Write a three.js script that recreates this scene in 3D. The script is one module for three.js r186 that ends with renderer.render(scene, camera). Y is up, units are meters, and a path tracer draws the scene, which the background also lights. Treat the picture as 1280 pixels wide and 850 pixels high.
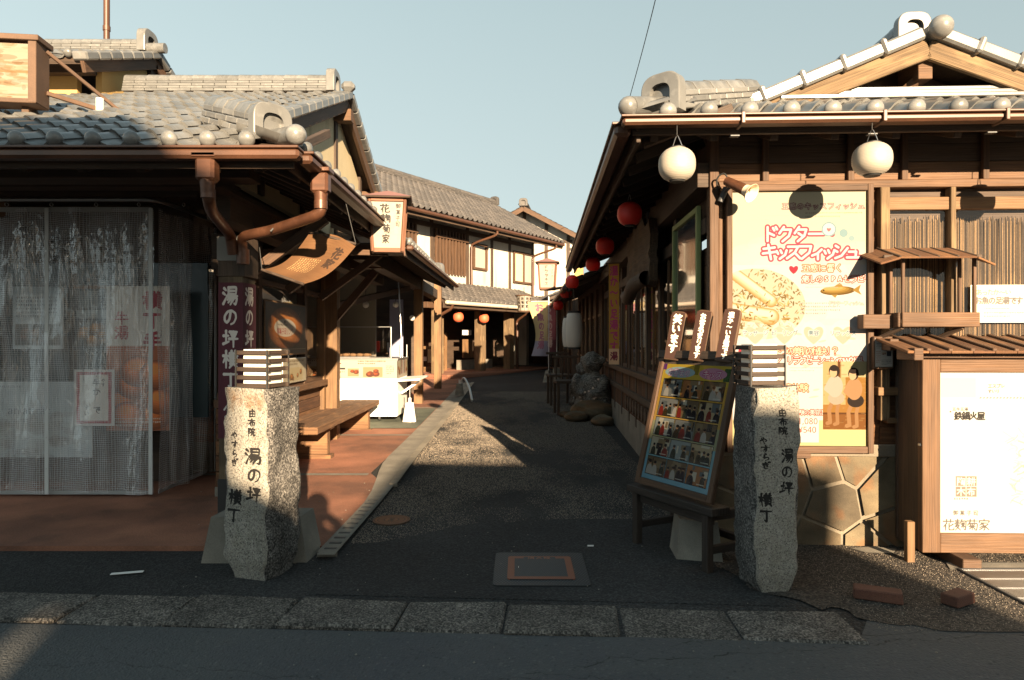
import * as THREE from 'three';
import { mergeGeometries, toCreasedNormals } from 'three/addons/utils/BufferGeometryUtils.js';
import { MarchingCubes } from 'three/addons/objects/MarchingCubes.js';

// ---------- camera, sky, sun, exposure ----------
const scene = new THREE.Scene();
const camera = new THREE.PerspectiveCamera(52.97, 1024 / 680, 0.05, 900);
camera.position.set(0, 1.5, 0);
camera.lookAt(0, 1.5, -10);
const renderer = new THREE.WebGLRenderer({ antialias: true });
renderer.toneMapping = THREE.LinearToneMapping;
renderer.toneMappingExposure = 4.2;
renderer.shadowMap.enabled = true;

const SUN = new THREE.Vector3(0.2577, 0.2412, 0.9353).normalize();
const sun = new THREE.DirectionalLight(new THREE.Color().setRGB(1, 0.76, 0.49), 5);
sun.name = 'sun';
sun.position.copy(SUN).multiplyScalar(60);
sun.castShadow = true;
sun.shadow.radius = 1;
sun.shadow.mapSize.set(4096, 4096);
Object.assign(sun.shadow.camera, { left: -30, right: 30, top: 30, bottom: -30, near: 1, far: 160 });
scene.add(sun, sun.target);

{ // clear late afternoon sky: pale teal at the horizon, deeper overhead, warm and bright round the sun
  const W = 512, H = 256, data = new Float32Array(W * H * 4);
  for (let r = 0; r < H; r++) for (let c = 0; c < W; c++) {
    const up = ((r + 0.5) / H - 0.5) * Math.PI, az = ((c + 0.5) / W - 0.5) * 2 * Math.PI;
    const x = Math.cos(az) * Math.cos(up), y = Math.sin(up), z = Math.sin(az) * Math.cos(up);
    const cs = x * SUN.x + y * SUN.y + z * SUN.z, t = Math.pow(Math.max(y, 0), 1.1);
    const glow = 0.9 * Math.pow(Math.max(cs, 0), 24) + 0.22 * Math.pow(Math.max(cs, 0), 4);
    const side = 1 - 0.22 * x;
    const hz = [0.37, 0.44, 0.435], ze = [0.11, 0.18, 0.22], gl = [1, 0.7, 0.38], o = (r * W + c) * 4;
    for (let k = 0; k < 3; k++) data[o + k] = (hz[k] + (ze[k] - hz[k]) * t) * side * (y < 0 ? 0.5 : 1) * 0.455 + gl[k] * glow * 0.21;
    data[o + 3] = 1;
  }
  const sky = new THREE.DataTexture(data, W, H, THREE.RGBAFormat, THREE.FloatType);
  sky.mapping = THREE.EquirectangularReflectionMapping;
  sky.magFilter = THREE.LinearFilter; sky.minFilter = THREE.LinearFilter;
  sky.wrapS = THREE.RepeatWrapping;
  sky.needsUpdate = true;
  scene.background = sky; scene.environment = sky;
}

// ---------- helpers ----------
let seed = 7;
const rnd = () => { seed = (seed + 0x6d2b79f5) | 0; let t = Math.imul(seed ^ (seed >>> 15), 1 | seed); t = (t + Math.imul(t ^ (t >>> 7), 61 | t)) ^ t; return ((t ^ (t >>> 14)) >>> 0) / 4294967296; };
const rr = (a, b) => a + (b - a) * rnd();
const V = (x, y, z) => new THREE.Vector3(x, y, z);
const D = (x, y, d) => new THREE.Vector3(x, y, -d);           // d = metres in front of the camera
const clamp = THREE.MathUtils.clamp, lerp = THREE.MathUtils.lerp, sstep = THREE.MathUtils.smoothstep;
const G = (d) => 0.49 * sstep(d, 6, 30);                       // the lane climbs gently
const hash = (x, y, s) => { let h = Math.imul(x | 0, 374761393) ^ Math.imul(y | 0, 668265263) ^ Math.imul(s | 0, 2147483647 - 57); h = Math.imul(h ^ (h >>> 13), 1274126177); return ((h ^ (h >>> 16)) >>> 0) / 4294967296; };
function vnoise(x, y, px, py, s) {                             // tiling value noise
  const ix = Math.floor(x), iy = Math.floor(y), fx = x - ix, fy = y - iy, u = fx * fx * (3 - 2 * fx), v = fy * fy * (3 - 2 * fy), m = (a, n) => ((a % n) + n) % n;
  const a = hash(m(ix, px), m(iy, py), s), b = hash(m(ix + 1, px), m(iy, py), s), c = hash(m(ix, px), m(iy + 1, py), s), d = hash(m(ix + 1, px), m(iy + 1, py), s);
  return a + (b - a) * u + (c - a) * v + (a - b - c + d) * u * v;
}
const fbm = (u, v, fx, fy, oct, s) => { let t = 0, a = 0.5, n = 0; for (let i = 0; i < oct; i++) { t += a * vnoise(u * fx, v * fy, fx, fy, s + i); n += a; a *= 0.5; fx *= 2; fy *= 2; } return t / n; };
function n3(x, y, z, s) {                                      // noise in space
  const iz = Math.floor(z), f = z - iz, w = f * f * (3 - 2 * f);
  return lerp(vnoise(x, y, 9999, 9999, s + iz * 31), vnoise(x, y, 9999, 9999, s + (iz + 1) * 31), w);
}
function tex(w, h, size, fn, srgb = true) {                    // fn(u, v) -> [r, g, b] in 0..1 (display values)
  const d = new Uint8Array(w * h * 4);
  for (let y = 0; y < h; y++) for (let x = 0; x < w; x++) { const c = fn(x / w, y / h, x, y), o = (y * w + x) * 4; for (let k = 0; k < 3; k++) d[o + k] = clamp(c[k] ?? c[0], 0, 1) * 255; d[o + 3] = 255; }
  const t = new THREE.DataTexture(d, w, h); t.wrapS = t.wrapT = THREE.RepeatWrapping; t.magFilter = THREE.LinearFilter; t.minFilter = THREE.LinearMipmapLinearFilter;
  const sz = Array.isArray(size) ? size : [size, size];
  t.repeat.set(1 / sz[0], 1 / sz[1]); if (srgb) t.colorSpace = THREE.SRGBColorSpace; t.generateMipmaps = true; t.needsUpdate = true; return t;
}
function canvasTex(w, h, draw) {
  const c = document.createElement('canvas'); c.width = w; c.height = h; const x = c.getContext('2d'); draw(x, w, h);
  const t = new THREE.CanvasTexture(c); t.colorSpace = THREE.SRGBColorSpace; t.anisotropy = 8; return t;
}
const mat = (r, g, b, rough = 0.8, o = {}) => { const { metal = 0, ...rest } = o; const m = new THREE.MeshPhysicalMaterial({ roughness: rough, metalness: metal, ...rest }); m.color.setRGB(r, g, b); return m; };

const taken = {};
const numbered = (n) => { taken[n] = (taken[n] ?? -1) + 1; return taken[n] ? n + '_' + String(taken[n]).padStart(3, '0') : n; };
function shade(o) { o.traverse((m) => { if (m.isMesh) { m.castShadow = true; m.receiveShadow = true; } }); return o; }
function tag(o, label, category, group) { o.userData.label = label; o.userData.category = category; if (group) o.userData.group = group; return o; }
function thing(name, label, category, p = [0, 0, 0], ry = 0, group) {
  const o = new THREE.Group(); o.name = numbered(name); scene.add(o); o.position.set(...p); o.rotation.y = ry; return tag(o, label, category, group);
}
function structure(name, geo, m) { const o = new THREE.Mesh(geo, m); o.name = numbered(name); o.userData.kind = 'structure'; o.castShadow = o.receiveShadow = true; scene.add(o); return o; }
function group(parent, name) { const g = new THREE.Group(); g.name = name; parent.add(g); return g; }
function add(parent, name, geo, m, p, r) {
  const o = new THREE.Mesh(geo, m); o.name = parent === scene ? numbered(name) : name; o.castShadow = o.receiveShadow = true;
  if (p) o.position.set(...(p.isVector3 ? [p.x, p.y, p.z] : p)); if (r) o.rotation.set(...r); parent.add(o); return o;
}
function copy(o, p, ry, label) { const c = o.clone(); c.name = numbered(o.name.replace(/_\d{3}$/, '')); c.userData = { ...o.userData }; if (label) c.userData.label = label; scene.add(c); if (p) c.position.set(...p); if (ry !== undefined) c.rotation.y = ry; return c; }

// chamfered box with uv in metres, grain along its longest side; cached
const boxes = new Map(); let boxTurn = 0;
function cbox(w, h, d, b = 0.004, j = 0) {
  b = Math.min(b, w / 3, h / 3, d / 3);
  const q = (boxTurn = (boxTurn + 1) % 3), key = [w, h, d, b].map((x) => x.toFixed(4)).join() + q + (j ? rnd() : '');
  if (boxes.has(key)) return boxes.get(key);
  const H = [w / 2, h / 2, d / 2], P = [], N = [], U = [], long = H.indexOf(Math.max(...H)), off = [rnd() * 3, rnd() * 3];
  const jit = {}, jv = (s) => jit[s] ?? (jit[s] = [rr(-j, j), rr(-j, j), rr(-j, j)]);
  const v = (s, a) => s.map((sg, i) => sg * (i === a ? H[i] : H[i] - b) + (j ? jv(s.join())[i] : 0));
  const tri = (a, c, e) => {
    const A = new THREE.Vector3(...a), n = new THREE.Vector3(...c).sub(A).cross(new THREE.Vector3(...e).sub(A)).normalize();
    const mid = [0, 1, 2].map((i) => (a[i] + c[i] + e[i]) / 3), out = n.x * mid[0] + n.y * mid[1] + n.z * mid[2]; if (out < 0) { [c, e] = [e, c]; n.negate(); }
    const an = [Math.abs(n.x), Math.abs(n.y), Math.abs(n.z)], ax = an.indexOf(Math.max(...an)), oth = [0, 1, 2].filter((i) => i !== ax), u = oth.includes(long) ? long : oth[0], w2 = oth.find((i) => i !== u);
    for (const p of [a, c, e]) { P.push(...p); N.push(n.x, n.y, n.z); U.push(p[u] + off[0], p[w2] + off[1] + ax * 0.37); }
  };
  const quad = (a, c, e, f) => { tri(a, c, e); tri(a, e, f); }, S = [-1, 1];
  for (let a = 0; a < 3; a++) {
    const [p, r] = [0, 1, 2].filter((i) => i !== a), mk = (sa, sp, sr) => { const s = []; s[a] = sa; s[p] = sp; s[r] = sr; return s; };
    for (const sa of S) quad(v(mk(sa, -1, -1), a), v(mk(sa, 1, -1), a), v(mk(sa, 1, 1), a), v(mk(sa, -1, 1), a));
    for (const sp of S) for (const sr of S) quad(v(mk(-1, sp, sr), p), v(mk(1, sp, sr), p), v(mk(1, sp, sr), r), v(mk(-1, sp, sr), r));
  }
  for (const x of S) for (const y of S) for (const z of S) tri(v([x, y, z], 0), v([x, y, z], 1), v([x, y, z], 2));
  const g = new THREE.BufferGeometry();
  g.setAttribute('position', new THREE.Float32BufferAttribute(P, 3)); g.setAttribute('normal', new THREE.Float32BufferAttribute(N, 3)); g.setAttribute('uv', new THREE.Float32BufferAttribute(U, 2));
  boxes.set(key, g); return g;
}
const box = (parent, name, m, x, y, z, w, h, d, r, b) => add(parent, name, cbox(w, h, d, b), m, [x, y, z], r);
const span = (parent, name, m, x0, x1, y0, y1, z0, z1, b) => box(parent, name, m, (x0 + x1) / 2, (y0 + y1) / 2, (z0 + z1) / 2, Math.abs(x1 - x0), Math.abs(y1 - y0), Math.abs(z1 - z0), undefined, b);
function basis(o, ex, ey) { const ez = ex.clone().cross(ey).normalize(); o.quaternion.setFromRotationMatrix(new THREE.Matrix4().makeBasis(ex, ey, ez)); return o; }
function beam(parent, name, m, a, b, w, h, up = V(0, 1, 0), bev) {  // a bar from a to b
  const ex = b.clone().sub(a), L = ex.length(); ex.normalize(); const ey = up.clone().addScaledVector(ex, -up.dot(ex)).normalize();
  return basis(add(parent, name, cbox(L, h, w, bev), m, a.clone().add(b).multiplyScalar(0.5)), ex, ey);
}
const tube = (parent, name, m, pts, r, seg = 24, rad = 8, tension = 0.5) => add(parent, name, new THREE.TubeGeometry(new THREE.CatmullRomCurve3(pts, false, 'catmullrom', tension), seg, r, rad), m);
function cyl(parent, name, m, a, b, r0, r1 = r0, seg = 12) {
  const ey = b.clone().sub(a), L = ey.length(); ey.normalize(); const g = new THREE.CylinderGeometry(r1, r0, L, seg); const o = add(parent, name, g, m, a.clone().add(b).multiplyScalar(0.5));
  o.quaternion.setFromUnitVectors(V(0, 1, 0), ey); return o;
}
function metres(g, sx = 1, sy = 1) { const u = g.attributes.uv; for (let i = 0; i < u.count; i++) u.setXY(i, u.getX(i) * sx, u.getY(i) * sy); return g; }
function sheetXZ(pts, y, hf) {                                  // flat polygon on the ground, uv in metres; pts are [x, d]
  const g = new THREE.ShapeGeometry(new THREE.Shape(pts.map(([x, d]) => new THREE.Vector2(x, d)))), p = g.attributes.position, u = g.attributes.uv;
  for (let i = 0; i < p.count; i++) { const x = p.getX(i), d = p.getY(i); u.setXY(i, x, d); p.setXYZ(i, x, y + (hf ? hf(d) : 0), -d); }
  g.computeVertexNormals(); const n = g.attributes.normal; for (let i = 0; i < n.count; i++) if (n.getY(i) < 0) n.setXYZ(i, 0, 1, 0);
  return g;
}
function strip(left, right, d0, d1, n, y, skirt = 0) {          // a ribbon along the lane that follows its climb; left/right are x as functions of d
  const P = [], U = [], I = [];
  for (let i = 0; i <= n; i++) { const d = lerp(d0, d1, i / n), l = left(d), r = right(d), h = y + G(d); P.push(l, h, -d, r, h, -d); U.push(l, d, r, d); if (i < n) { const k = i * 2; I.push(k, k + 1, k + 3, k, k + 3, k + 2); } }
  if (skirt) { const k = P.length / 3, h = y + G(d0); P.push(left(d0), h, -d0, right(d0), h, -d0, left(d0), h - skirt, -d0, right(d0), h - skirt, -d0); U.push(left(d0), 0, right(d0), 0, left(d0), skirt, right(d0), skirt); I.push(k, k + 2, k + 3, k, k + 3, k + 1); }
  const g = new THREE.BufferGeometry(); g.setAttribute('position', new THREE.Float32BufferAttribute(P, 3)); g.setAttribute('uv', new THREE.Float32BufferAttribute(U, 2)); g.setIndex(I); g.computeVertexNormals(); return g;
}
function plate(w, h) { return new THREE.PlaneGeometry(w, h); }
function slab(pts, th, nrm) {                                   // thick flat polygon through 3-D points, grown against nrm
  const o = pts[0], ex = pts[1].clone().sub(o).normalize(), ey = nrm.clone().cross(ex).normalize();
  const sh = new THREE.Shape(pts.map((p) => { const q = p.clone().sub(o); return new THREE.Vector2(q.dot(ex), q.dot(ey)); }));
  const g = new THREE.ExtrudeGeometry(sh, { depth: th, bevelEnabled: false });
  g.translate(0, 0, -th); g.applyMatrix4(new THREE.Matrix4().makeBasis(ex, ey, nrm).setPosition(o)); return g;
}

// ---------- materials ----------
const woodTex = tex(512, 512, [1.1, 0.5], (u, v) => {
  const w = v + 0.035 * fbm(u, v, 2, 4, 3, 11), g = fbm(u, w, 3, 64, 3, 21), k = fbm(u, w, 5, 160, 2, 31), b = fbm(u, v, 3, 5, 3, 41), f = 0.55 + 0.18 * g + 0.16 * (k - 0.5) + 0.34 * (b - 0.5) + 0.09;
  return [f, f * 0.985, f * 0.96];
});
const woodBump = tex(512, 512, [1.1, 0.5], (u, v) => [fbm(u, v + 0.035 * fbm(u, v, 2, 4, 3, 11), 4, 128, 3, 21)], false);
const weatherTex = tex(512, 512, [1.4, 0.6], (u, v) => {
  const g = fbm(u, v, 4, 90, 3, 51), b = fbm(u, v, 5, 7, 4, 61), s = sstep(b, 0.48, 0.72), f = 0.5 + 0.35 * g;
  return [lerp(f, 0.92, s * 0.55), lerp(f * 0.94, 0.86, s * 0.6), lerp(f * 0.85, 0.76, s * 0.62)];
});
const asphaltTex = tex(1024, 1024, 2.6, (u, v, x, y) => {
  const f = 0.5 + 0.3 * (hash(x >> 1, y >> 1, 3) - 0.5) + 0.5 * (vnoise(u * 260, v * 260, 260, 260, 5) - 0.5) + 0.34 * (fbm(u, v, 4, 4, 4, 7) - 0.5), s = hash(x >> 1, y >> 1, 9) > 0.993 ? 0.25 : 0;
  return [f * 1.02 + s, f + s, f * 0.985 + s];
});
const asphaltBump = tex(1024, 1024, 2.6, (u, v, x, y) => [0.55 * vnoise(u * 260, v * 260, 260, 260, 5) + 0.45 * hash(x >> 1, y >> 1, 3)], false);
const graniteTex = tex(512, 512, 0.7, (u, v, x, y) => {
  const h = vnoise(u * 96, v * 96, 96, 96, 13), f = 0.56 + 0.62 * (h - 0.5) + 0.22 * (hash(x >> 2, y >> 2, 15) - 0.5) + 0.16 * (hash(x >> 1, y >> 1, 16) - 0.5) + 0.35 * (fbm(u, v, 5, 5, 4, 17) - 0.5); return [f, f * 0.985, f * 0.965];
});
const graniteBump = tex(512, 512, 0.7, (u, v) => [0.4 * fbm(u, v, 12, 12, 4, 19) + 0.6 * vnoise(u * 120, v * 120, 120, 120, 13)], false);
const plasterTex = tex(512, 512, 3, (u, v, x, y) => { const f = 0.86 + 0.16 * (fbm(u, v, 4, 3, 5, 23) - 0.5) + 0.05 * (hash(x, y, 25) - 0.5) - 0.1 * sstep(fbm(u, v, 20, 2, 3, 26), 0.62, 0.8); return [f, f * 0.985, f * 0.95]; });
const concreteTex = tex(512, 512, 1.2, (u, v, x, y) => { const f = 0.68 + 0.3 * (fbm(u, v, 5, 5, 5, 27) - 0.5) + 0.14 * (hash(x, y, 29) - 0.5); return [f, f * 0.985, f * 0.96]; });
const paveTex = tex(1024, 1024, 2.4, (u, v, x, y) => { const m = fbm(u, v, 5, 5, 5, 33), s = 0.45 * sstep(fbm(u, v, 9, 9, 4, 35), 0.54, 0.8), f = 0.68 + 0.42 * (m - 0.5) + 0.2 * (hash(x, y, 37) - 0.5); return [lerp(f, f * 0.72, s), lerp(f * 0.97, f * 0.74, s), lerp(f * 0.94, f * 0.76, s)]; });
const tileTex = tex(256, 256, 0.6, (u, v, x, y) => { const f = 0.78 + 0.26 * (fbm(u, v, 3, 3, 4, 39) - 0.5) + 0.04 * (hash(x, y, 41) - 0.5) + 0.07 * sstep(fbm(u, v, 12, 12, 3, 43), 0.6, 0.78); return [f, f * 0.99, f * 0.97]; });
const slateTex = tex(512, 512, 0.9, (u, v, x, y) => { const f = fbm(u, v, 3, 5, 5, 45), r = fbm(u, v, 5, 4, 4, 47), l = 0.55 + 0.5 * (f - 0.5) + 0.12 * (hash(x, y, 49) - 0.5), s = sstep(r, 0.5, 0.7); return [l + 0.08 * s, l * 0.97 - 0.01 * s, l * 0.9 - 0.06 * s]; });
const clothTex = tex(256, 256, 0.06, (u, v) => { const f = 0.86 + 0.1 * Math.sin(u * 6.283 * 16) + 0.1 * Math.sin(v * 6.283 * 16); return [f, f, f]; });
const wood = (r, g, b, rough = 0.72) => mat(r, g, b, rough, { map: woodTex, bumpMap: woodBump, bumpScale: 0.0035 });
const oldWood = (r, g, b, rough = 0.85) => mat(r, g, b, rough, { map: weatherTex, bumpMap: woodBump, bumpScale: 0.005 });
const M = {
  dark: wood(0.105, 0.068, 0.047), mid: wood(0.145, 0.077, 0.042), warm: wood(0.2, 0.105, 0.053), amber: wood(0.28, 0.157, 0.073), pale: oldWood(0.3, 0.225, 0.152),
  plank: [oldWood(0.28, 0.145, 0.075), oldWood(0.235, 0.118, 0.062), oldWood(0.32, 0.175, 0.094), oldWood(0.19, 0.095, 0.054)],
  bench: [oldWood(0.34, 0.2, 0.12), oldWood(0.3, 0.17, 0.1)],
  gutter: mat(0.17, 0.078, 0.045, 0.45, { map: concreteTex }), copper: mat(0.22, 0.098, 0.058, 0.4, { metal: 0.3, map: (() => { const t = concreteTex.clone(); t.repeat.set(6, 1); return t; })() }), rust: mat(0.2, 0.115, 0.072, 0.7, { map: concreteTex }),
  tile: [0, 1, 2, 3].map((i) => mat(0.19 + 0.026 * i, 0.195 + 0.026 * i, 0.2 + 0.026 * i, 0.3, { map: tileTex, bumpMap: tileTex, bumpScale: 0.001 })),
  farTile: [mat(0.115, 0.108, 0.108, 0.55, { map: tileTex }), mat(0.15, 0.138, 0.135, 0.55, { map: tileTex })],
  plaster: mat(0.62, 0.6, 0.57, 0.9, { map: plasterTex }), ochre: mat(0.62, 0.42, 0.17, 0.9, { map: plasterTex }), cream: mat(0.7, 0.6, 0.42, 0.9, { map: plasterTex }),
  asphalt: mat(0.085, 0.086, 0.088, 0.92, { map: asphaltTex, bumpMap: asphaltBump, bumpScale: 0.009 }), dusty: mat(0.21, 0.18, 0.15, 0.95, { map: asphaltTex, bumpMap: asphaltBump, bumpScale: 0.01 }),
  red: mat(0.64, 0.285, 0.18, 0.88, { map: paveTex, bumpMap: asphaltBump, bumpScale: 0.003 }), green: mat(0.2, 0.24, 0.19, 0.9, { map: paveTex }),
  concrete: mat(0.46, 0.43, 0.38, 0.9, { map: concreteTex, bumpMap: concreteTex, bumpScale: 0.003 }),
  granite: mat(0.3, 0.29, 0.28, 0.88, { map: graniteTex, bumpMap: graniteBump, bumpScale: 0.006 }), kerb: [0, 1, 2].map((i) => mat(0.27 + 0.035 * i, 0.245 + 0.032 * i, 0.22 + 0.03 * i, 0.9, { map: graniteTex, bumpMap: graniteBump, bumpScale: 0.008 })),
  rubble: [[0.4, 0.33, 0.235], [0.34, 0.275, 0.2], [0.31, 0.26, 0.2], [0.43, 0.365, 0.27]].map((c) => mat(...c, 0.9, { map: slateTex, bumpMap: slateTex, bumpScale: 0.012 })),
  mortar: mat(0.4, 0.35, 0.28, 0.95, { map: concreteTex, bumpMap: concreteTex, bumpScale: 0.004 }),
  iron: mat(0.07, 0.072, 0.075, 0.55, { metal: 0.4 }), steel: mat(0.5, 0.5, 0.5, 0.3, { metal: 0.9 }), white: mat(0.75, 0.73, 0.7, 0.6), whiteGloss: mat(0.78, 0.76, 0.72, 0.35), black: mat(0.02, 0.02, 0.02, 0.6),
  glass: mat(1, 1, 1, 0.03, { transmission: 1, thickness: 0, ior: 1.5 }), interior: mat(0.22, 0.19, 0.15, 0.9),
  paper: mat(0.7, 0.67, 0.62, 0.75, { transmission: 0.25, thickness: 0 }), redPaper: mat(0.92, 0.055, 0.035, 0.55, { transmission: 0.35, thickness: 0 }),
  brick: mat(0.26, 0.115, 0.08, 0.92, { map: paveTex, bumpMap: concreteTex, bumpScale: 0.003 }),
};
// ---------- brush lettering: strokes on a 100 x 100 square ----------
const WATER = [[10, 12, 22, 22], [4, 36, 16, 45], [4, 92, 22, 62]], VOICED = [[76, 4, 84, 16], [90, 2, 97, 13]], RING = [[84, 4, 92, 5, 95, 12, 90, 18, 83, 16, 81, 9, 84, 4]], GRASS = [[8, 18, 92, 18], [34, 6, 34, 30], [66, 6, 66, 30]], ROOF = [[50, 4, 50, 14], [12, 16, 12, 32], [12, 16, 90, 16, 84, 30]];
const SUNBOX = [[38, 8, 38, 42], [38, 8, 86, 8, 86, 42], [38, 25, 86, 25], [38, 42, 86, 42]], TREE_SIDE = [[4, 32, 38, 32], [22, 8, 22, 94], [20, 36, 4, 66], [24, 42, 38, 58]], METAL = [[24, 4, 6, 30], [26, 6, 44, 26], [14, 36, 38, 36], [8, 54, 42, 54], [25, 36, 25, 88], [14, 64, 18, 80], [36, 62, 32, 78], [6, 92, 44, 86]];
const KU = [[40, 8, 14, 46], [34, 24, 82, 24, 70, 62, 32, 94]], SE = [[8, 46, 86, 32, 66, 58], [36, 10, 36, 80, 46, 88, 84, 88]], SHI = [[18, 16, 34, 26], [10, 42, 28, 52], [16, 90, 52, 76, 88, 30]], HA = [[34, 24, 10, 80], [60, 22, 88, 80]], FU = [[14, 18, 84, 18, 74, 56, 30, 92]];
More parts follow.
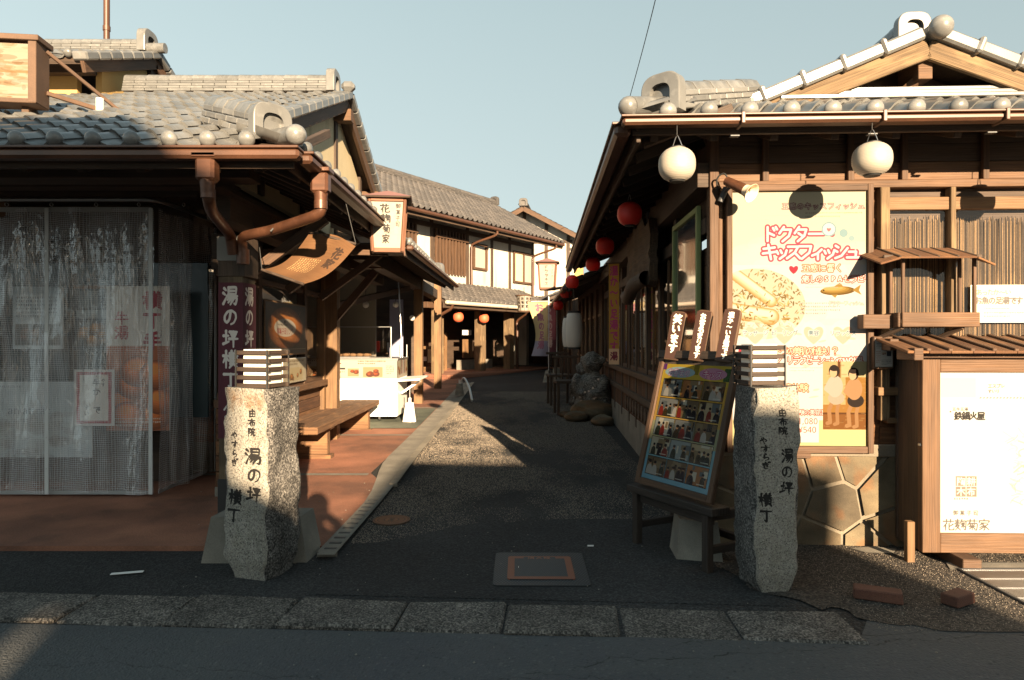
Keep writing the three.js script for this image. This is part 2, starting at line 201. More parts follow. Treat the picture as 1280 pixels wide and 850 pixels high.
const GL = {
  湯: [...WATER, ...SUNBOX, [28, 52, 96, 52], [46, 52, 30, 72], [40, 62, 90, 62, 84, 94, 74, 90], [58, 62, 36, 86], [74, 62, 50, 96]],
  の: [[52, 20, 44, 60, 28, 78, 14, 68, 14, 46, 32, 24, 58, 18, 82, 32, 86, 56, 72, 80, 54, 88]],
  坪: [[6, 38, 38, 38], [22, 14, 22, 74], [4, 80, 40, 68], [46, 18, 94, 18], [56, 28, 62, 44], [86, 26, 78, 44], [42, 54, 98, 54], [70, 18, 70, 96]],
  横: [...TREE_SIDE, [46, 20, 94, 20], [58, 8, 58, 32], [82, 8, 82, 32], [42, 34, 98, 34], [70, 34, 70, 74], [50, 44, 50, 74], [50, 44, 90, 44, 90, 74], [50, 59, 90, 59], [50, 74, 90, 74], [60, 78, 44, 94], [78, 78, 96, 94]],
  丁: [[8, 18, 92, 18], [52, 18, 52, 88, 38, 78]], 入: [[38, 12, 52, 12, 44, 52, 10, 92], [50, 22, 62, 62, 94, 90]], 口: [[20, 20, 20, 84], [20, 20, 82, 20, 82, 84], [20, 80, 82, 80]],
  由: [[18, 28, 18, 92], [18, 28, 82, 28, 82, 92], [50, 6, 50, 90], [18, 58, 82, 58], [18, 90, 82, 90]], 布: [[8, 24, 92, 24], [44, 6, 32, 46, 8, 70], [30, 48, 30, 84], [30, 48, 78, 48, 78, 82, 68, 78], [54, 36, 54, 96]],
  院: [[10, 10, 10, 94], [10, 12, 34, 12, 20, 36, 34, 56, 26, 66, 18, 62], [66, 4, 66, 14], [44, 18, 44, 32], [44, 18, 92, 18, 88, 30], [54, 38, 84, 38], [44, 54, 94, 54], [58, 54, 54, 80, 40, 94], [76, 54, 76, 88, 94, 90, 95, 76]],
  や: [[8, 48, 60, 26, 84, 34, 84, 52, 66, 60], [52, 10, 62, 24], [28, 22, 56, 92]], す: [[8, 26, 92, 26], [56, 6, 56, 60, 42, 66, 34, 56, 44, 46, 56, 52, 56, 72, 36, 94]], ら: [[40, 6, 58, 16], [34, 26, 30, 62, 58, 50, 78, 58, 76, 78, 40, 94]],
  ぎ: [[14, 26, 70, 18], [16, 44, 74, 36], [42, 6, 64, 64, 46, 56], [28, 64, 30, 86, 66, 88], ...VOICED],
  花: [[8, 22, 92, 22], [34, 8, 34, 34], [66, 8, 66, 34], [34, 38, 10, 68], [26, 56, 26, 96], [86, 46, 54, 66], [54, 40, 54, 86, 62, 92, 92, 90, 92, 76]],
  麹: [[10, 18, 46, 18], [14, 30, 42, 30], [6, 42, 50, 42], [28, 6, 28, 42], [26, 46, 8, 68], [14, 56, 40, 56, 10, 94], [18, 62, 52, 94], [62, 8, 50, 34], [58, 22, 94, 22, 90, 88, 80, 84], [60, 46, 84, 46], [72, 34, 72, 76], [62, 36, 68, 44], [82, 34, 76, 44], [70, 50, 58, 70], [74, 52, 86, 68]],
  菊: [...GRASS, [32, 28, 12, 54], [26, 40, 88, 40, 84, 92, 70, 88], [26, 62, 74, 62], [50, 46, 50, 90], [34, 48, 40, 58], [66, 48, 60, 58], [48, 64, 28, 84], [52, 64, 72, 82]],
  家: [...ROOF, [26, 34, 76, 34], [48, 34, 14, 52], [40, 44, 56, 66, 54, 88, 44, 92], [46, 56, 14, 72], [50, 66, 12, 90], [80, 44, 58, 60], [56, 58, 90, 90]],
  御: [[24, 6, 8, 28], [26, 28, 6, 52], [18, 46, 18, 94], [40, 8, 32, 28], [38, 20, 62, 20], [30, 36, 64, 36], [48, 20, 48, 76], [48, 54, 62, 54], [36, 52, 36, 78], [30, 82, 64, 72], [72, 16, 72, 94], [72, 16, 94, 16, 94, 66, 82, 64]],
  菓: [...GRASS, [28, 34, 28, 58], [28, 34, 74, 34, 74, 58], [28, 46, 74, 46], [28, 58, 74, 58], [8, 68, 94, 68], [50, 34, 50, 98], [46, 70, 10, 92], [54, 70, 92, 92]],
  子: [[22, 14, 78, 14, 52, 36], [50, 36, 52, 92, 38, 86], [8, 52, 94, 52]], 司: [[12, 12, 86, 12, 84, 92, 70, 86], [14, 34, 66, 34], [20, 52, 20, 84], [20, 52, 62, 52, 62, 84], [20, 82, 62, 82]],
  ド: [[34, 8, 34, 92], [34, 40, 72, 58], [66, 14, 74, 28], [82, 8, 90, 22]], ク: KU, グ: [...KU, ...VOICED], タ: [...KU, [36, 46, 62, 64]], ー: [[8, 50, 92, 50]], '・': [[48, 48, 53, 53]],
  キ: [[14, 32, 80, 24], [10, 60, 90, 50], [42, 8, 58, 94]], ッ: [[22, 46, 30, 62], [44, 42, 52, 58], [80, 42, 72, 68, 40, 92]], ス: [[18, 20, 78, 20, 58, 56, 12, 90], [58, 56, 90, 90]], フ: FU, プ: [...FU, ...RING], ィ: [[76, 38, 50, 62, 20, 74], [54, 60, 54, 96]],
  シ: SHI, ジ: [...SHI, ...VOICED], ュ: [[26, 52, 68, 52, 64, 84], [14, 86, 90, 86]], ョ: [[26, 46, 76, 46, 76, 92], [26, 68, 76, 68], [24, 90, 76, 90]], セ: SE, ゼ: [...SE, ...VOICED], ラ: [[24, 14, 78, 14], [14, 38, 84, 38, 72, 70, 32, 94]],
  ピ: [[24, 10, 24, 84, 84, 84], [76, 26, 26, 48], ...RING], マ: [[10, 20, 88, 20, 52, 60], [36, 46, 62, 72]], サ: [[8, 34, 92, 34], [32, 10, 32, 60], [68, 10, 66, 60, 36, 94]], リ: [[26, 12, 26, 60], [74, 8, 72, 62, 42, 94]], ン: [[14, 18, 38, 34], [14, 88, 56, 72, 90, 30]],
  レ: [[28, 10, 28, 84, 86, 46]], オ: [[10, 32, 90, 32], [62, 8, 62, 90, 46, 84], [58, 34, 12, 78]], パ: [...HA, ...RING], ト: [[36, 8, 36, 92], [36, 38, 76, 58]], エ: [[16, 20, 84, 20], [50, 20, 50, 82], [8, 84, 92, 84]],
  に: [[18, 12, 14, 50, 22, 90], [46, 30, 82, 30], [44, 70, 56, 84, 88, 82]], く: [[64, 8, 28, 48, 68, 92]], し: [[34, 8, 34, 74, 48, 90, 80, 70]], お: [[10, 30, 64, 26], [36, 8, 36, 84, 20, 86, 16, 70, 50, 52, 84, 62, 82, 80, 64, 90], [70, 20, 88, 34]],
  あ: [[14, 26, 80, 22], [40, 8, 44, 88], [64, 38, 40, 80, 20, 84, 18, 66, 46, 50, 76, 52, 88, 70, 66, 94]], っ: [[16, 56, 60, 46, 84, 60, 72, 84, 40, 92]], た: [[10, 28, 58, 24], [34, 8, 14, 88], [56, 46, 88, 44], [52, 72, 62, 84, 90, 82]], か: [[8, 36, 62, 30, 58, 78, 44, 90], [36, 8, 14, 86], [72, 28, 92, 56]],
  い: [[14, 20, 18, 66, 32, 82, 38, 66], [74, 24, 88, 62]], で: [[10, 24, 88, 18, 54, 40, 46, 66, 64, 88, 84, 90], [70, 46, 78, 58], [84, 40, 92, 52]], ま: [[14, 24, 84, 24], [18, 46, 80, 46], [52, 8, 52, 80, 34, 88, 24, 76, 40, 66, 62, 74, 84, 90]], り: [[28, 12, 24, 54, 36, 46], [70, 8, 72, 60, 44, 94]],
  '～': [[8, 54, 30, 42, 54, 54, 76, 62, 92, 48]], '！': [[50, 8, 50, 66], [49, 88, 51, 90]], '？': [[24, 26, 40, 8, 68, 12, 74, 34, 50, 52, 50, 68], [49, 88, 51, 90]],
  五: [[14, 14, 86, 14], [48, 14, 36, 86], [20, 48, 74, 48, 72, 86], [8, 88, 94, 88]], 感: [[20, 14, 20, 40, 10, 60], [20, 14, 88, 14], [28, 28, 50, 28], [30, 38, 48, 38, 48, 54, 30, 54, 30, 38], [60, 6, 70, 46, 92, 60], [80, 30, 58, 58], [18, 70, 10, 90], [34, 66, 38, 90, 70, 90, 72, 78], [52, 66, 58, 76], [82, 68, 92, 84]],
  響: [[24, 4, 10, 24, 26, 22, 8, 44], [36, 6, 36, 40, 56, 34], [36, 6, 54, 6, 54, 24, 36, 24], [66, 6, 66, 44], [66, 6, 90, 6, 78, 22, 90, 38], [30, 52, 72, 52], [40, 54, 44, 60], [62, 54, 58, 60], [8, 64, 94, 64], [26, 72, 26, 96, 76, 96, 76, 72, 26, 72], [26, 84, 76, 84]],
  癒: [[52, 4, 54, 14], [20, 16, 94, 16], [22, 16, 20, 60, 6, 94], [6, 34, 14, 44], [58, 22, 32, 40], [58, 22, 92, 38], [48, 38, 68, 38], [36, 46, 36, 70], [36, 46, 54, 46, 54, 70], [36, 58, 54, 58], [68, 46, 68, 64], [82, 44, 82, 70], [34, 78, 30, 92], [48, 74, 52, 92, 76, 92], [84, 76, 92, 88]],
  美: [[30, 4, 38, 14], [68, 4, 60, 14], [14, 18, 86, 18], [20, 32, 80, 32], [8, 46, 92, 46], [50, 18, 50, 46], [10, 62, 92, 62], [50, 48, 44, 70, 12, 94], [52, 64, 90, 94]], 容: [...ROOF, [36, 30, 18, 46], [62, 30, 82, 44], [50, 42, 10, 68], [50, 42, 92, 66], [32, 68, 32, 94, 70, 94, 70, 68, 32, 68]],
  肌: [[14, 10, 14, 70, 6, 94], [14, 10, 42, 10, 42, 90, 32, 86], [14, 34, 42, 34], [14, 56, 42, 56], [58, 12, 58, 60, 46, 94], [58, 12, 80, 12, 80, 86, 96, 88, 97, 72]], 秘: [[36, 8, 10, 18], [4, 34, 42, 34], [24, 14, 24, 94], [22, 38, 4, 66], [52, 36, 48, 58], [60, 22, 62, 84, 88, 86, 90, 70], [70, 10, 78, 24], [92, 12, 50, 92], [90, 40, 96, 58]],
  訣: [[10, 10, 34, 10], [4, 26, 42, 26], [10, 40, 36, 40], [10, 54, 36, 54], [12, 68, 12, 92, 34, 92, 34, 68, 12, 68], [52, 26, 88, 26, 88, 54], [44, 54, 98, 54], [68, 8, 68, 54, 44, 94], [70, 58, 96, 94]],
  効: [[28, 4, 28, 16], [6, 20, 50, 20], [18, 28, 8, 46], [38, 28, 50, 44], [42, 46, 8, 92], [14, 54, 48, 90], [56, 32, 92, 32, 88, 88, 76, 84], [72, 8, 70, 50, 52, 94]], 果: [[24, 8, 24, 50], [24, 8, 78, 8, 78, 50], [24, 29, 78, 29], [24, 50, 78, 50], [6, 62, 94, 62], [50, 8, 50, 98], [46, 64, 10, 92], [54, 64, 92, 92]],
  体: [[28, 6, 8, 44], [20, 36, 20, 94], [36, 30, 96, 30], [66, 8, 66, 96], [62, 32, 36, 74], [70, 32, 96, 72], [52, 74, 82, 74]], 験: [[10, 10, 10, 56], [10, 10, 44, 10], [10, 26, 42, 26], [10, 40, 42, 40], [27, 10, 27, 56], [10, 56, 46, 56, 42, 92, 34, 88], [6, 68, 4, 86], [70, 4, 50, 28], [70, 4, 96, 26], [60, 32, 84, 32], [58, 42, 88, 42, 88, 60, 58, 60, 58, 42], [72, 32, 70, 66, 50, 94], [74, 66, 96, 94]],
  魚: [[38, 4, 14, 30], [34, 14, 64, 14, 52, 28], [22, 30, 22, 66], [22, 30, 80, 30, 80, 66], [22, 48, 80, 48], [50, 30, 50, 66], [22, 66, 80, 66], [14, 80, 10, 92], [36, 78, 40, 92], [58, 78, 64, 92], [80, 76, 92, 92]], 足: [[26, 10, 26, 38], [26, 10, 76, 10, 76, 38], [26, 38, 76, 38], [50, 38, 50, 86], [50, 60, 82, 60], [28, 56, 22, 80, 8, 94], [26, 72, 50, 90, 94, 92]],
  温: [...WATER, ...SUNBOX, [40, 56, 40, 90], [40, 56, 88, 56, 88, 90], [56, 56, 56, 90], [72, 56, 72, 90], [28, 92, 98, 92]], 笑: [[24, 4, 8, 26], [18, 14, 44, 14], [30, 16, 36, 28], [64, 4, 50, 24], [60, 14, 92, 14], [74, 16, 80, 28], [66, 34, 24, 42], [8, 58, 94, 58], [50, 40, 46, 66, 10, 94], [52, 60, 92, 94]],
  鉄: [...METAL, [60, 10, 50, 34], [54, 28, 92, 28], [46, 54, 98, 54], [72, 8, 72, 54, 46, 94], [74, 58, 98, 94]], 鍋: [...METAL, [58, 8, 58, 46], [58, 8, 90, 8, 90, 46], [74, 26, 90, 26], [52, 46, 52, 96], [52, 46, 97, 46, 96, 94, 88, 92], [66, 60, 66, 82, 84, 82, 84, 60, 66, 60]],
  火: [[22, 32, 30, 52], [80, 28, 66, 50], [52, 6, 46, 58, 10, 94], [50, 50, 92, 92]], 屋: [[18, 10, 84, 10, 84, 30, 18, 30], [18, 10, 18, 60, 4, 94], [28, 42, 90, 42], [50, 42, 36, 58, 80, 56], [70, 48, 86, 62], [30, 74, 86, 74], [57, 58, 57, 92], [20, 93, 98, 93]],
  陶: [[10, 10, 10, 94], [10, 12, 32, 12, 20, 36, 32, 56, 18, 62], [54, 6, 42, 32], [50, 20, 94, 20, 90, 94, 80, 90], [54, 44, 82, 44], [50, 58, 86, 58], [68, 34, 68, 82], [54, 66, 54, 82, 82, 82, 82, 66]], 木: [[6, 32, 94, 32], [50, 6, 50, 96], [46, 36, 8, 78], [54, 36, 94, 78]], 耕: [[6, 20, 44, 20], [8, 36, 42, 36], [4, 52, 46, 52], [25, 6, 25, 94], [24, 56, 6, 80], [27, 58, 44, 76], [52, 30, 96, 30], [50, 56, 98, 56], [64, 8, 62, 60, 52, 94], [82, 8, 82, 94]],
  客: [...ROOF, [42, 24, 20, 46], [38, 32, 66, 32, 14, 66], [36, 38, 90, 64], [32, 68, 32, 94, 70, 94, 70, 68, 32, 68]], 有: [[8, 22, 92, 22], [46, 6, 32, 44, 6, 66], [36, 42, 36, 96], [36, 42, 80, 42, 80, 92, 68, 90], [36, 58, 80, 58], [36, 72, 80, 72]], 名: [[42, 4, 10, 42], [36, 18, 78, 18, 52, 52, 8, 74], [32, 36, 54, 52], [40, 58, 40, 94, 84, 94, 84, 58, 40, 58]],
  手: [[72, 8, 20, 18], [16, 36, 84, 36], [6, 58, 94, 58], [52, 14, 52, 90, 36, 84]], 牛: [[28, 10, 12, 42], [22, 32, 84, 32], [6, 60, 94, 60], [52, 8, 52, 96]], 消: [...WATER, [66, 6, 66, 30], [44, 10, 52, 26], [90, 8, 80, 26], [44, 36, 44, 96], [44, 36, 90, 36, 90, 92, 80, 90], [44, 54, 90, 54], [44, 70, 90, 70]], 栓: [...TREE_SIDE, [70, 6, 42, 40], [70, 6, 98, 38], [54, 44, 88, 44], [54, 66, 88, 66], [71, 44, 71, 90], [44, 91, 98, 91]],
};
// a glyph as strokes; brush > 0 swells and thins each stroke as ink does
function glyph(x, ch, px, py, s, w, brush = 0) {
  const st = GL[ch]; if (!st) { if (ch !== ' ' && ch.charCodeAt(0) < 256) { x.font = 'bold ' + s * 0.92 + 'px sans-serif'; x.textAlign = 'center'; x.textBaseline = 'middle'; x.fillText(ch, px + s / 2, py + s / 2); } return; }
  x.lineCap = 'round'; x.lineJoin = 'round';
  for (const a of st) {
    if (!brush) { x.lineWidth = w; x.beginPath(); x.moveTo(px + a[0] * s / 100, py + a[1] * s / 100); for (let i = 2; i < a.length; i += 2) x.lineTo(px + a[i] * s / 100, py + a[i + 1] * s / 100); x.stroke(); continue; }
    const pts = []; for (let i = 0; i < a.length; i += 2) pts.push(V(a[i], a[i + 1], 0));
    const cv = new THREE.CatmullRomCurve3(pts.length > 1 ? pts : [pts[0], pts[0]], false, 'catmullrom', 0.35), n = 6 + a.length * 5;
    for (let i = 0; i <= n; i++) { const t = i / n, p = cv.getPoint(t), r = w * 0.5 * (1.15 - brush * (0.75 * t * t) + 0.25 * brush * Math.exp(-t * 14)); x.beginPath(); x.arc(px + p.x * s / 100, py + p.y * s / 100, Math.max(r, 0.4), 0, 7); x.fill(); }
  }
}
const column = (x, text, px, py, s, w, brush, step = 1.08) => { for (let i = 0; i < text.length; i++) glyph(x, text[i], px, py + i * s * step, s, w, brush); };
const row = (x, text, px, py, s, w, step = 1, brush = 0) => { for (let i = 0; i < text.length; i++) glyph(x, text[i], px + i * s * step, py, s, w, brush); };
function outlined(x, text, px, py, s, w, edge, outer, inner, step = 1) {
  const ascii = (style, lw) => { x.strokeStyle = x.fillStyle = style; x.lineWidth = lw; };
  for (const [st, lw] of [[outer, w + edge * 2], [inner, w]]) { ascii(st, lw); for (let i = 0; i < text.length; i++) { const ch = text[i]; if (!GL[ch] && st === outer) { x.font = 'bold ' + s * 0.92 + 'px sans-serif'; x.textAlign = 'center'; x.textBaseline = 'middle'; x.lineWidth = edge * 2; x.strokeText(ch, px + (i * step + 0.5) * s, py + s / 2); } else glyph(x, ch, px + i * s * step, py, s, lw); } }
}
function fineLines(x, px, py, w, n, gap, h, col) { x.fillStyle = col; for (let i = 0; i < n; i++) { let q = px; while (q < px + w * (i === n - 1 ? 0.6 : 1)) { const k = h * rr(0.5, 1.0); x.fillRect(q, py + i * gap, k * 0.8, h * rr(0.6, 1)); q += h * 1.15; } } }
const rect = (x, c, a, b, w, h) => { x.fillStyle = c; x.fillRect(a, b, w, h); };
const blob = (x, c, a, b, rx, ry, rot = 0) => { x.fillStyle = c; x.beginPath(); x.ellipse(a, b, rx, ry, rot, 0, 7); x.fill(); };
function heart(x, c, px, py, s) { x.fillStyle = c; x.beginPath(); x.moveTo(px, py + s * 0.9); x.bezierCurveTo(px - s * 1.3, py, px - s * 0.6, py - s * 0.9, px, py - s * 0.2); x.bezierCurveTo(px + s * 0.6, py - s * 0.9, px + s * 1.3, py, px, py + s * 0.9); x.fill(); }
function speck(x, w, h, n, a, cols) { for (let i = 0; i < n; i++) { x.globalAlpha = a * rnd(); x.fillStyle = cols[(rnd() * cols.length) | 0]; x.fillRect(rnd() * w, rnd() * h, rr(1, 4), rr(1, 4)); } x.globalAlpha = 1; }
function food(x, px, py, w, h, base = [196, 110, 42], bg = '#3a2415', n = 9) { // a printed photograph of fried bread or buns
  x.save(); x.beginPath(); x.rect(px, py, w, h); x.clip(); rect(x, bg, px, py, w, h);
  for (let i = 0; i < n; i++) { const a = px + w * rr(0.12, 0.88), b = py + h * rr(0.3, 0.85), r = Math.min(w, h) * rr(0.2, 0.34); for (let k = 0; k < 7; k++) { const f = 0.55 + k * 0.1; blob(x, 'rgb(' + base.map((c) => (c * f) | 0) + ')', a - k * r * 0.03, b - k * r * 0.05, r * (1 - k * 0.11), r * 0.8 * (1 - k * 0.11)); } }
  x.restore();
}
function snapshot(x, px, py, w, h) { // a printed snapshot of visitors
  x.save(); x.beginPath(); x.rect(px, py, w, h); x.clip(); const bg = ['#c9b48e', '#8d8f8c', '#d8cbb0', '#7f6a4f', '#a8b0ae', '#b97b4a'][(rnd() * 6) | 0]; rect(x, bg, px, py, w, h);
  for (let i = 0; i < 6; i++) rect(x, ['#5a4632', '#e6dcc4', '#3a3733', '#9a8462', '#6d7576'][(rnd() * 5) | 0], px + w * rnd(), py + h * rr(-0.1, 0.45), w * rr(0.06, 0.4), h * rr(0.1, 0.5));
  const n = 2 + ((rnd() * 3) | 0);
  for (let i = 0; i < n; i++) { const a = px + w * ((i + 0.5) / n) + w * rr(-0.06, 0.06), b = py + h * rr(0.32, 0.48), r = h * rr(0.09, 0.13); const c = ['#1d1c22', '#2a2b33', '#8f2f22', '#c8c2b8', '#333a2c', '#46391f'][(rnd() * 6) | 0];
    x.fillStyle = c; x.beginPath(); x.moveTo(a - r * 2, py + h); x.quadraticCurveTo(a - r * 2.1, b + r * 0.9, a, b + r * 0.8); x.quadraticCurveTo(a + r * 2.1, b + r * 0.9, a + r * 2, py + h); x.fill(); blob(x, '#c99772', a, b, r * 0.82, r); blob(x, '#1b1512', a, b - r * 0.42, r * 0.95, r * 0.72); }
  rect(x, 'rgba(240,235,220,.8)', px + w * 0.55, py + h * 0.88, w * 0.36, h * 0.05); x.restore();
}
const printed = (t, o = {}, k = 0.31) => { const m = new THREE.MeshPhysicalMaterial({ map: t, roughness: 0.5, ...o }); m.color.setRGB(k, k, k); return m; };
// ---------- roof pieces ----------
const PROF = [[0, 0.006], [0.1, -0.012], [0.24, -0.024], [0.4, -0.028], [0.55, -0.022], [0.66, -0.006], [0.74, 0.014], [0.83, 0.026], [0.92, 0.018], [1, 0.0]];
const tileGeos = new Map();
function tileGeo(W, L, k = 1) {
  const key = W + ',' + L; if (tileGeos.has(key)) return tileGeos.get(key);
  const P = [], U = [], I = [], n = PROF.length, rows = [[-L / 2, 0, 0], [L / 2, 0.024, 0], [L / 2 + 0.001, 0.024, 1], [L / 2 - 0.004, 0.002, 1]];
  rows.forEach(([z, dy], r) => PROF.forEach(([u, y]) => { P.push((u - 0.5) * W * 1.08, y * 1.6 * k + dy, z); U.push(u * W, z + r * 0.03); }));
  for (const r of [0, 2]) for (let i = 0; i < n - 1; i++) { const a = r * n + i, b = a + 1, c = a + n, d = c + 1; I.push(a, c, b, b, c, d); }
  const g = new THREE.BufferGeometry(); g.setAttribute('position', new THREE.Float32BufferAttribute(P, 3)); g.setAttribute('uv', new THREE.Float32BufferAttribute(U, 2)); g.setIndex(I); g.computeVertexNormals(); tileGeos.set(key, g); return g;
}
const capGeo = new THREE.SphereGeometry(0.058, 14, 8); capGeo.scale(1, 1, 0.75);
// tiles laid on the plane o + u * eDir + v * sDir wherever inside(u, v); merged tiles become one part
function tileRoof(parent, o, eDir, sDir, cols, rows, W, E, inside, mats, opt = {}) {
  const n = eDir.clone().cross(sDir).normalize(); if (n.y < 0) n.negate();
  const down = sDir.clone().negate(), ex = n.clone().cross(down).normalize(), flip = ex.dot(eDir) < 0, g = tileGeo(W, E + 0.05), parts = mats.map(() => []);
  for (let r = 0; r < rows; r++) for (let c = cols[0]; c < cols[1]; c++) {
    const u = (c + 0.5) * W, v = (r + 0.5) * E; if (!inside(u, v)) continue;
    const p = o.clone().addScaledVector(eDir, u + rr(-0.003, 0.003)).addScaledVector(sDir, v + rr(-0.004, 0.004)).addScaledVector(n, 0.03 + rr(-0.002, 0.004));
    const m4 = new THREE.Matrix4().makeBasis(ex, n, down).setPosition(p), k = (rnd() * mats.length) | 0;
    if (opt.merge) parts[k].push(g.clone().applyMatrix4(m4)); else { const t = add(parent, 'roof_tile', g, mats[k]); t.applyMatrix4(m4); }
    if (r === 0 && opt.caps) { const q = p.clone().addScaledVector(ex, W * 0.345).addScaledVector(down, E / 2 + 0.012).addScaledVector(n, 0.022); const b = add(parent, 'eave_cap', capGeo, mats[k], q); b.quaternion.setFromRotationMatrix(new THREE.Matrix4().makeBasis(ex, n, down)); }
  }
  if (opt.merge) parts.forEach((a, k) => { if (a.length) { const m = add(parent, opt.merge, mergeGeometries(a), mats[k]); m.userData.kind = 'stuff'; } });
}
const halfCap = new Map();
function ridge(parent, a, b, { courses = 3, w = 0.26, step = 0.3, ch = 0.036, capR = 0.085, mats = M.tile } = {}) {
  const ex = b.clone().sub(a), L = ex.length(); ex.normalize(); const side = V(0, 1, 0).cross(ex).normalize(), up = ex.clone().cross(side).normalize(), g = group(parent, 'ridge');
  const n = Math.max(1, Math.round(L / step)), s = L / n;
  for (let k = 0; k < courses; k++) for (let i = 0; i < n + (k % 2); i++) {
    const c0 = Math.max(0, (i - (k % 2) * 0.5) * s), c1 = Math.min(L, (i + 1 - (k % 2) * 0.5) * s), wk = w * (1 - k * 0.07); if (c1 - c0 < 0.03) continue;
    beam(g, 'ridge_tile', mats[(rnd() * mats.length) | 0], a.clone().addScaledVector(ex, c0 + 0.003).addScaledVector(up, (k + 0.5) * ch * 1.12), a.clone().addScaledVector(ex, c1 - 0.003).addScaledVector(up, (k + 0.5) * ch * 1.12), wk, ch, up, 0.006);
  }
  for (let i = 0; i < n; i++) {
    const key = s.toFixed(3) + capR; if (!halfCap.has(key)) { const c = new THREE.CylinderGeometry(capR, capR * 1.06, s * 1.02, 10, 1, false, 0, Math.PI * 2); c.scale(1, 1, 1); halfCap.set(key, c); }
    const o = add(g, 'ridge_cap', halfCap.get(key), mats[i % mats.length], a.clone().addScaledVector(ex, (i + 0.5) * s).addScaledVector(up, courses * ch * 1.12 - 0.012)); o.quaternion.setFromUnitVectors(V(0, 1, 0), ex);
  }
  return g;
}
function archShape(w, h, r) { const s = new THREE.Shape(); s.moveTo(-w / 2, 0); s.lineTo(-w / 2, h - r); s.quadraticCurveTo(-w / 2, h, -w / 2 + r, h); s.lineTo(w / 2 - r, h); s.quadraticCurveTo(w / 2, h, w / 2, h - r); s.lineTo(w / 2, 0); s.closePath(); return s; }
function ridgeEnd(parent, p, dir, k = 1, ball = true, mats = M.tile) {   // arched end piece with its sunk panel and round boss
  const g = group(parent, 'ridge_end'); g.position.copy(p); g.quaternion.setFromUnitVectors(V(0, 0, 1), dir);
  if (Math.abs(dir.y) < 0.3) { const f = dir.clone().setY(0).normalize(); basis(g, V(0, 1, 0).cross(f).normalize(), V(0, 1, 0)); }
  const s = archShape(0.4 * k, 0.36 * k, 0.15 * k), hole = archShape(0.22 * k, 0.24 * k, 0.1 * k); hole.curves.forEach(() => 0);
  const pts = hole.getPoints(10).map((q) => new THREE.Vector2(q.x, q.y + 0.03 * k)); s.holes.push(new THREE.Path(pts));
  add(g, 'arch', new THREE.ExtrudeGeometry(s, { depth: 0.11 * k, bevelEnabled: true, bevelSize: 0.012 * k, bevelThickness: 0.012 * k, bevelSegments: 2, curveSegments: 10 }), mats[2], [0, 0, -0.055 * k]);
  add(g, 'panel', new THREE.ExtrudeGeometry(archShape(0.25 * k, 0.26 * k, 0.1 * k), { depth: 0.03 * k, bevelEnabled: false }), mats[1], [0, 0.02 * k, -0.03 * k]);
  if (ball) { const c = new THREE.CylinderGeometry(0.062 * k, 0.062 * k, 0.18 * k, 14); c.rotateX(Math.PI / 2); add(g, 'boss_neck', c, mats[0], [0, -0.01 * k, 0.08 * k]); const q = new THREE.SphereGeometry(0.076 * k, 16, 10); add(g, 'boss', q, mats[3], [0, -0.01 * k, 0.18 * k]); }
  return g;
}

// ---------- ground ----------
{
  const xs = [], zs = []; for (let i = 0; i <= 24; i++) xs.push(-300 + i * 25); for (let d = -300; d <= 500; d += d > -6 && d < 34 ? 1 : 25) zs.push(d);
  const P = [], U = [], I = []; zs.forEach((d) => xs.forEach((x) => { P.push(x, G(d) - 0.006, -d); U.push(x, d); })); const n = xs.length;
  for (let j = 0; j < zs.length - 1; j++) for (let i = 0; i < n - 1; i++) { const k = j * n + i; I.push(k, k + 1, k + n + 1, k, k + n + 1, k + n); }
  const g = new THREE.BufferGeometry(); g.setAttribute('position', new THREE.Float32BufferAttribute(P, 3)); g.setAttribute('uv', new THREE.Float32BufferAttribute(U, 2)); g.setIndex(I); g.computeVertexNormals();
  structure('ground', g, M.asphalt);
}
const kerbX = (d) => -1.33 + 0.012 * (d - 4.6);
structure('lane', strip(() => -1.45, (d) => 2.2, 3.3, 34, 60, 0), M.asphalt);
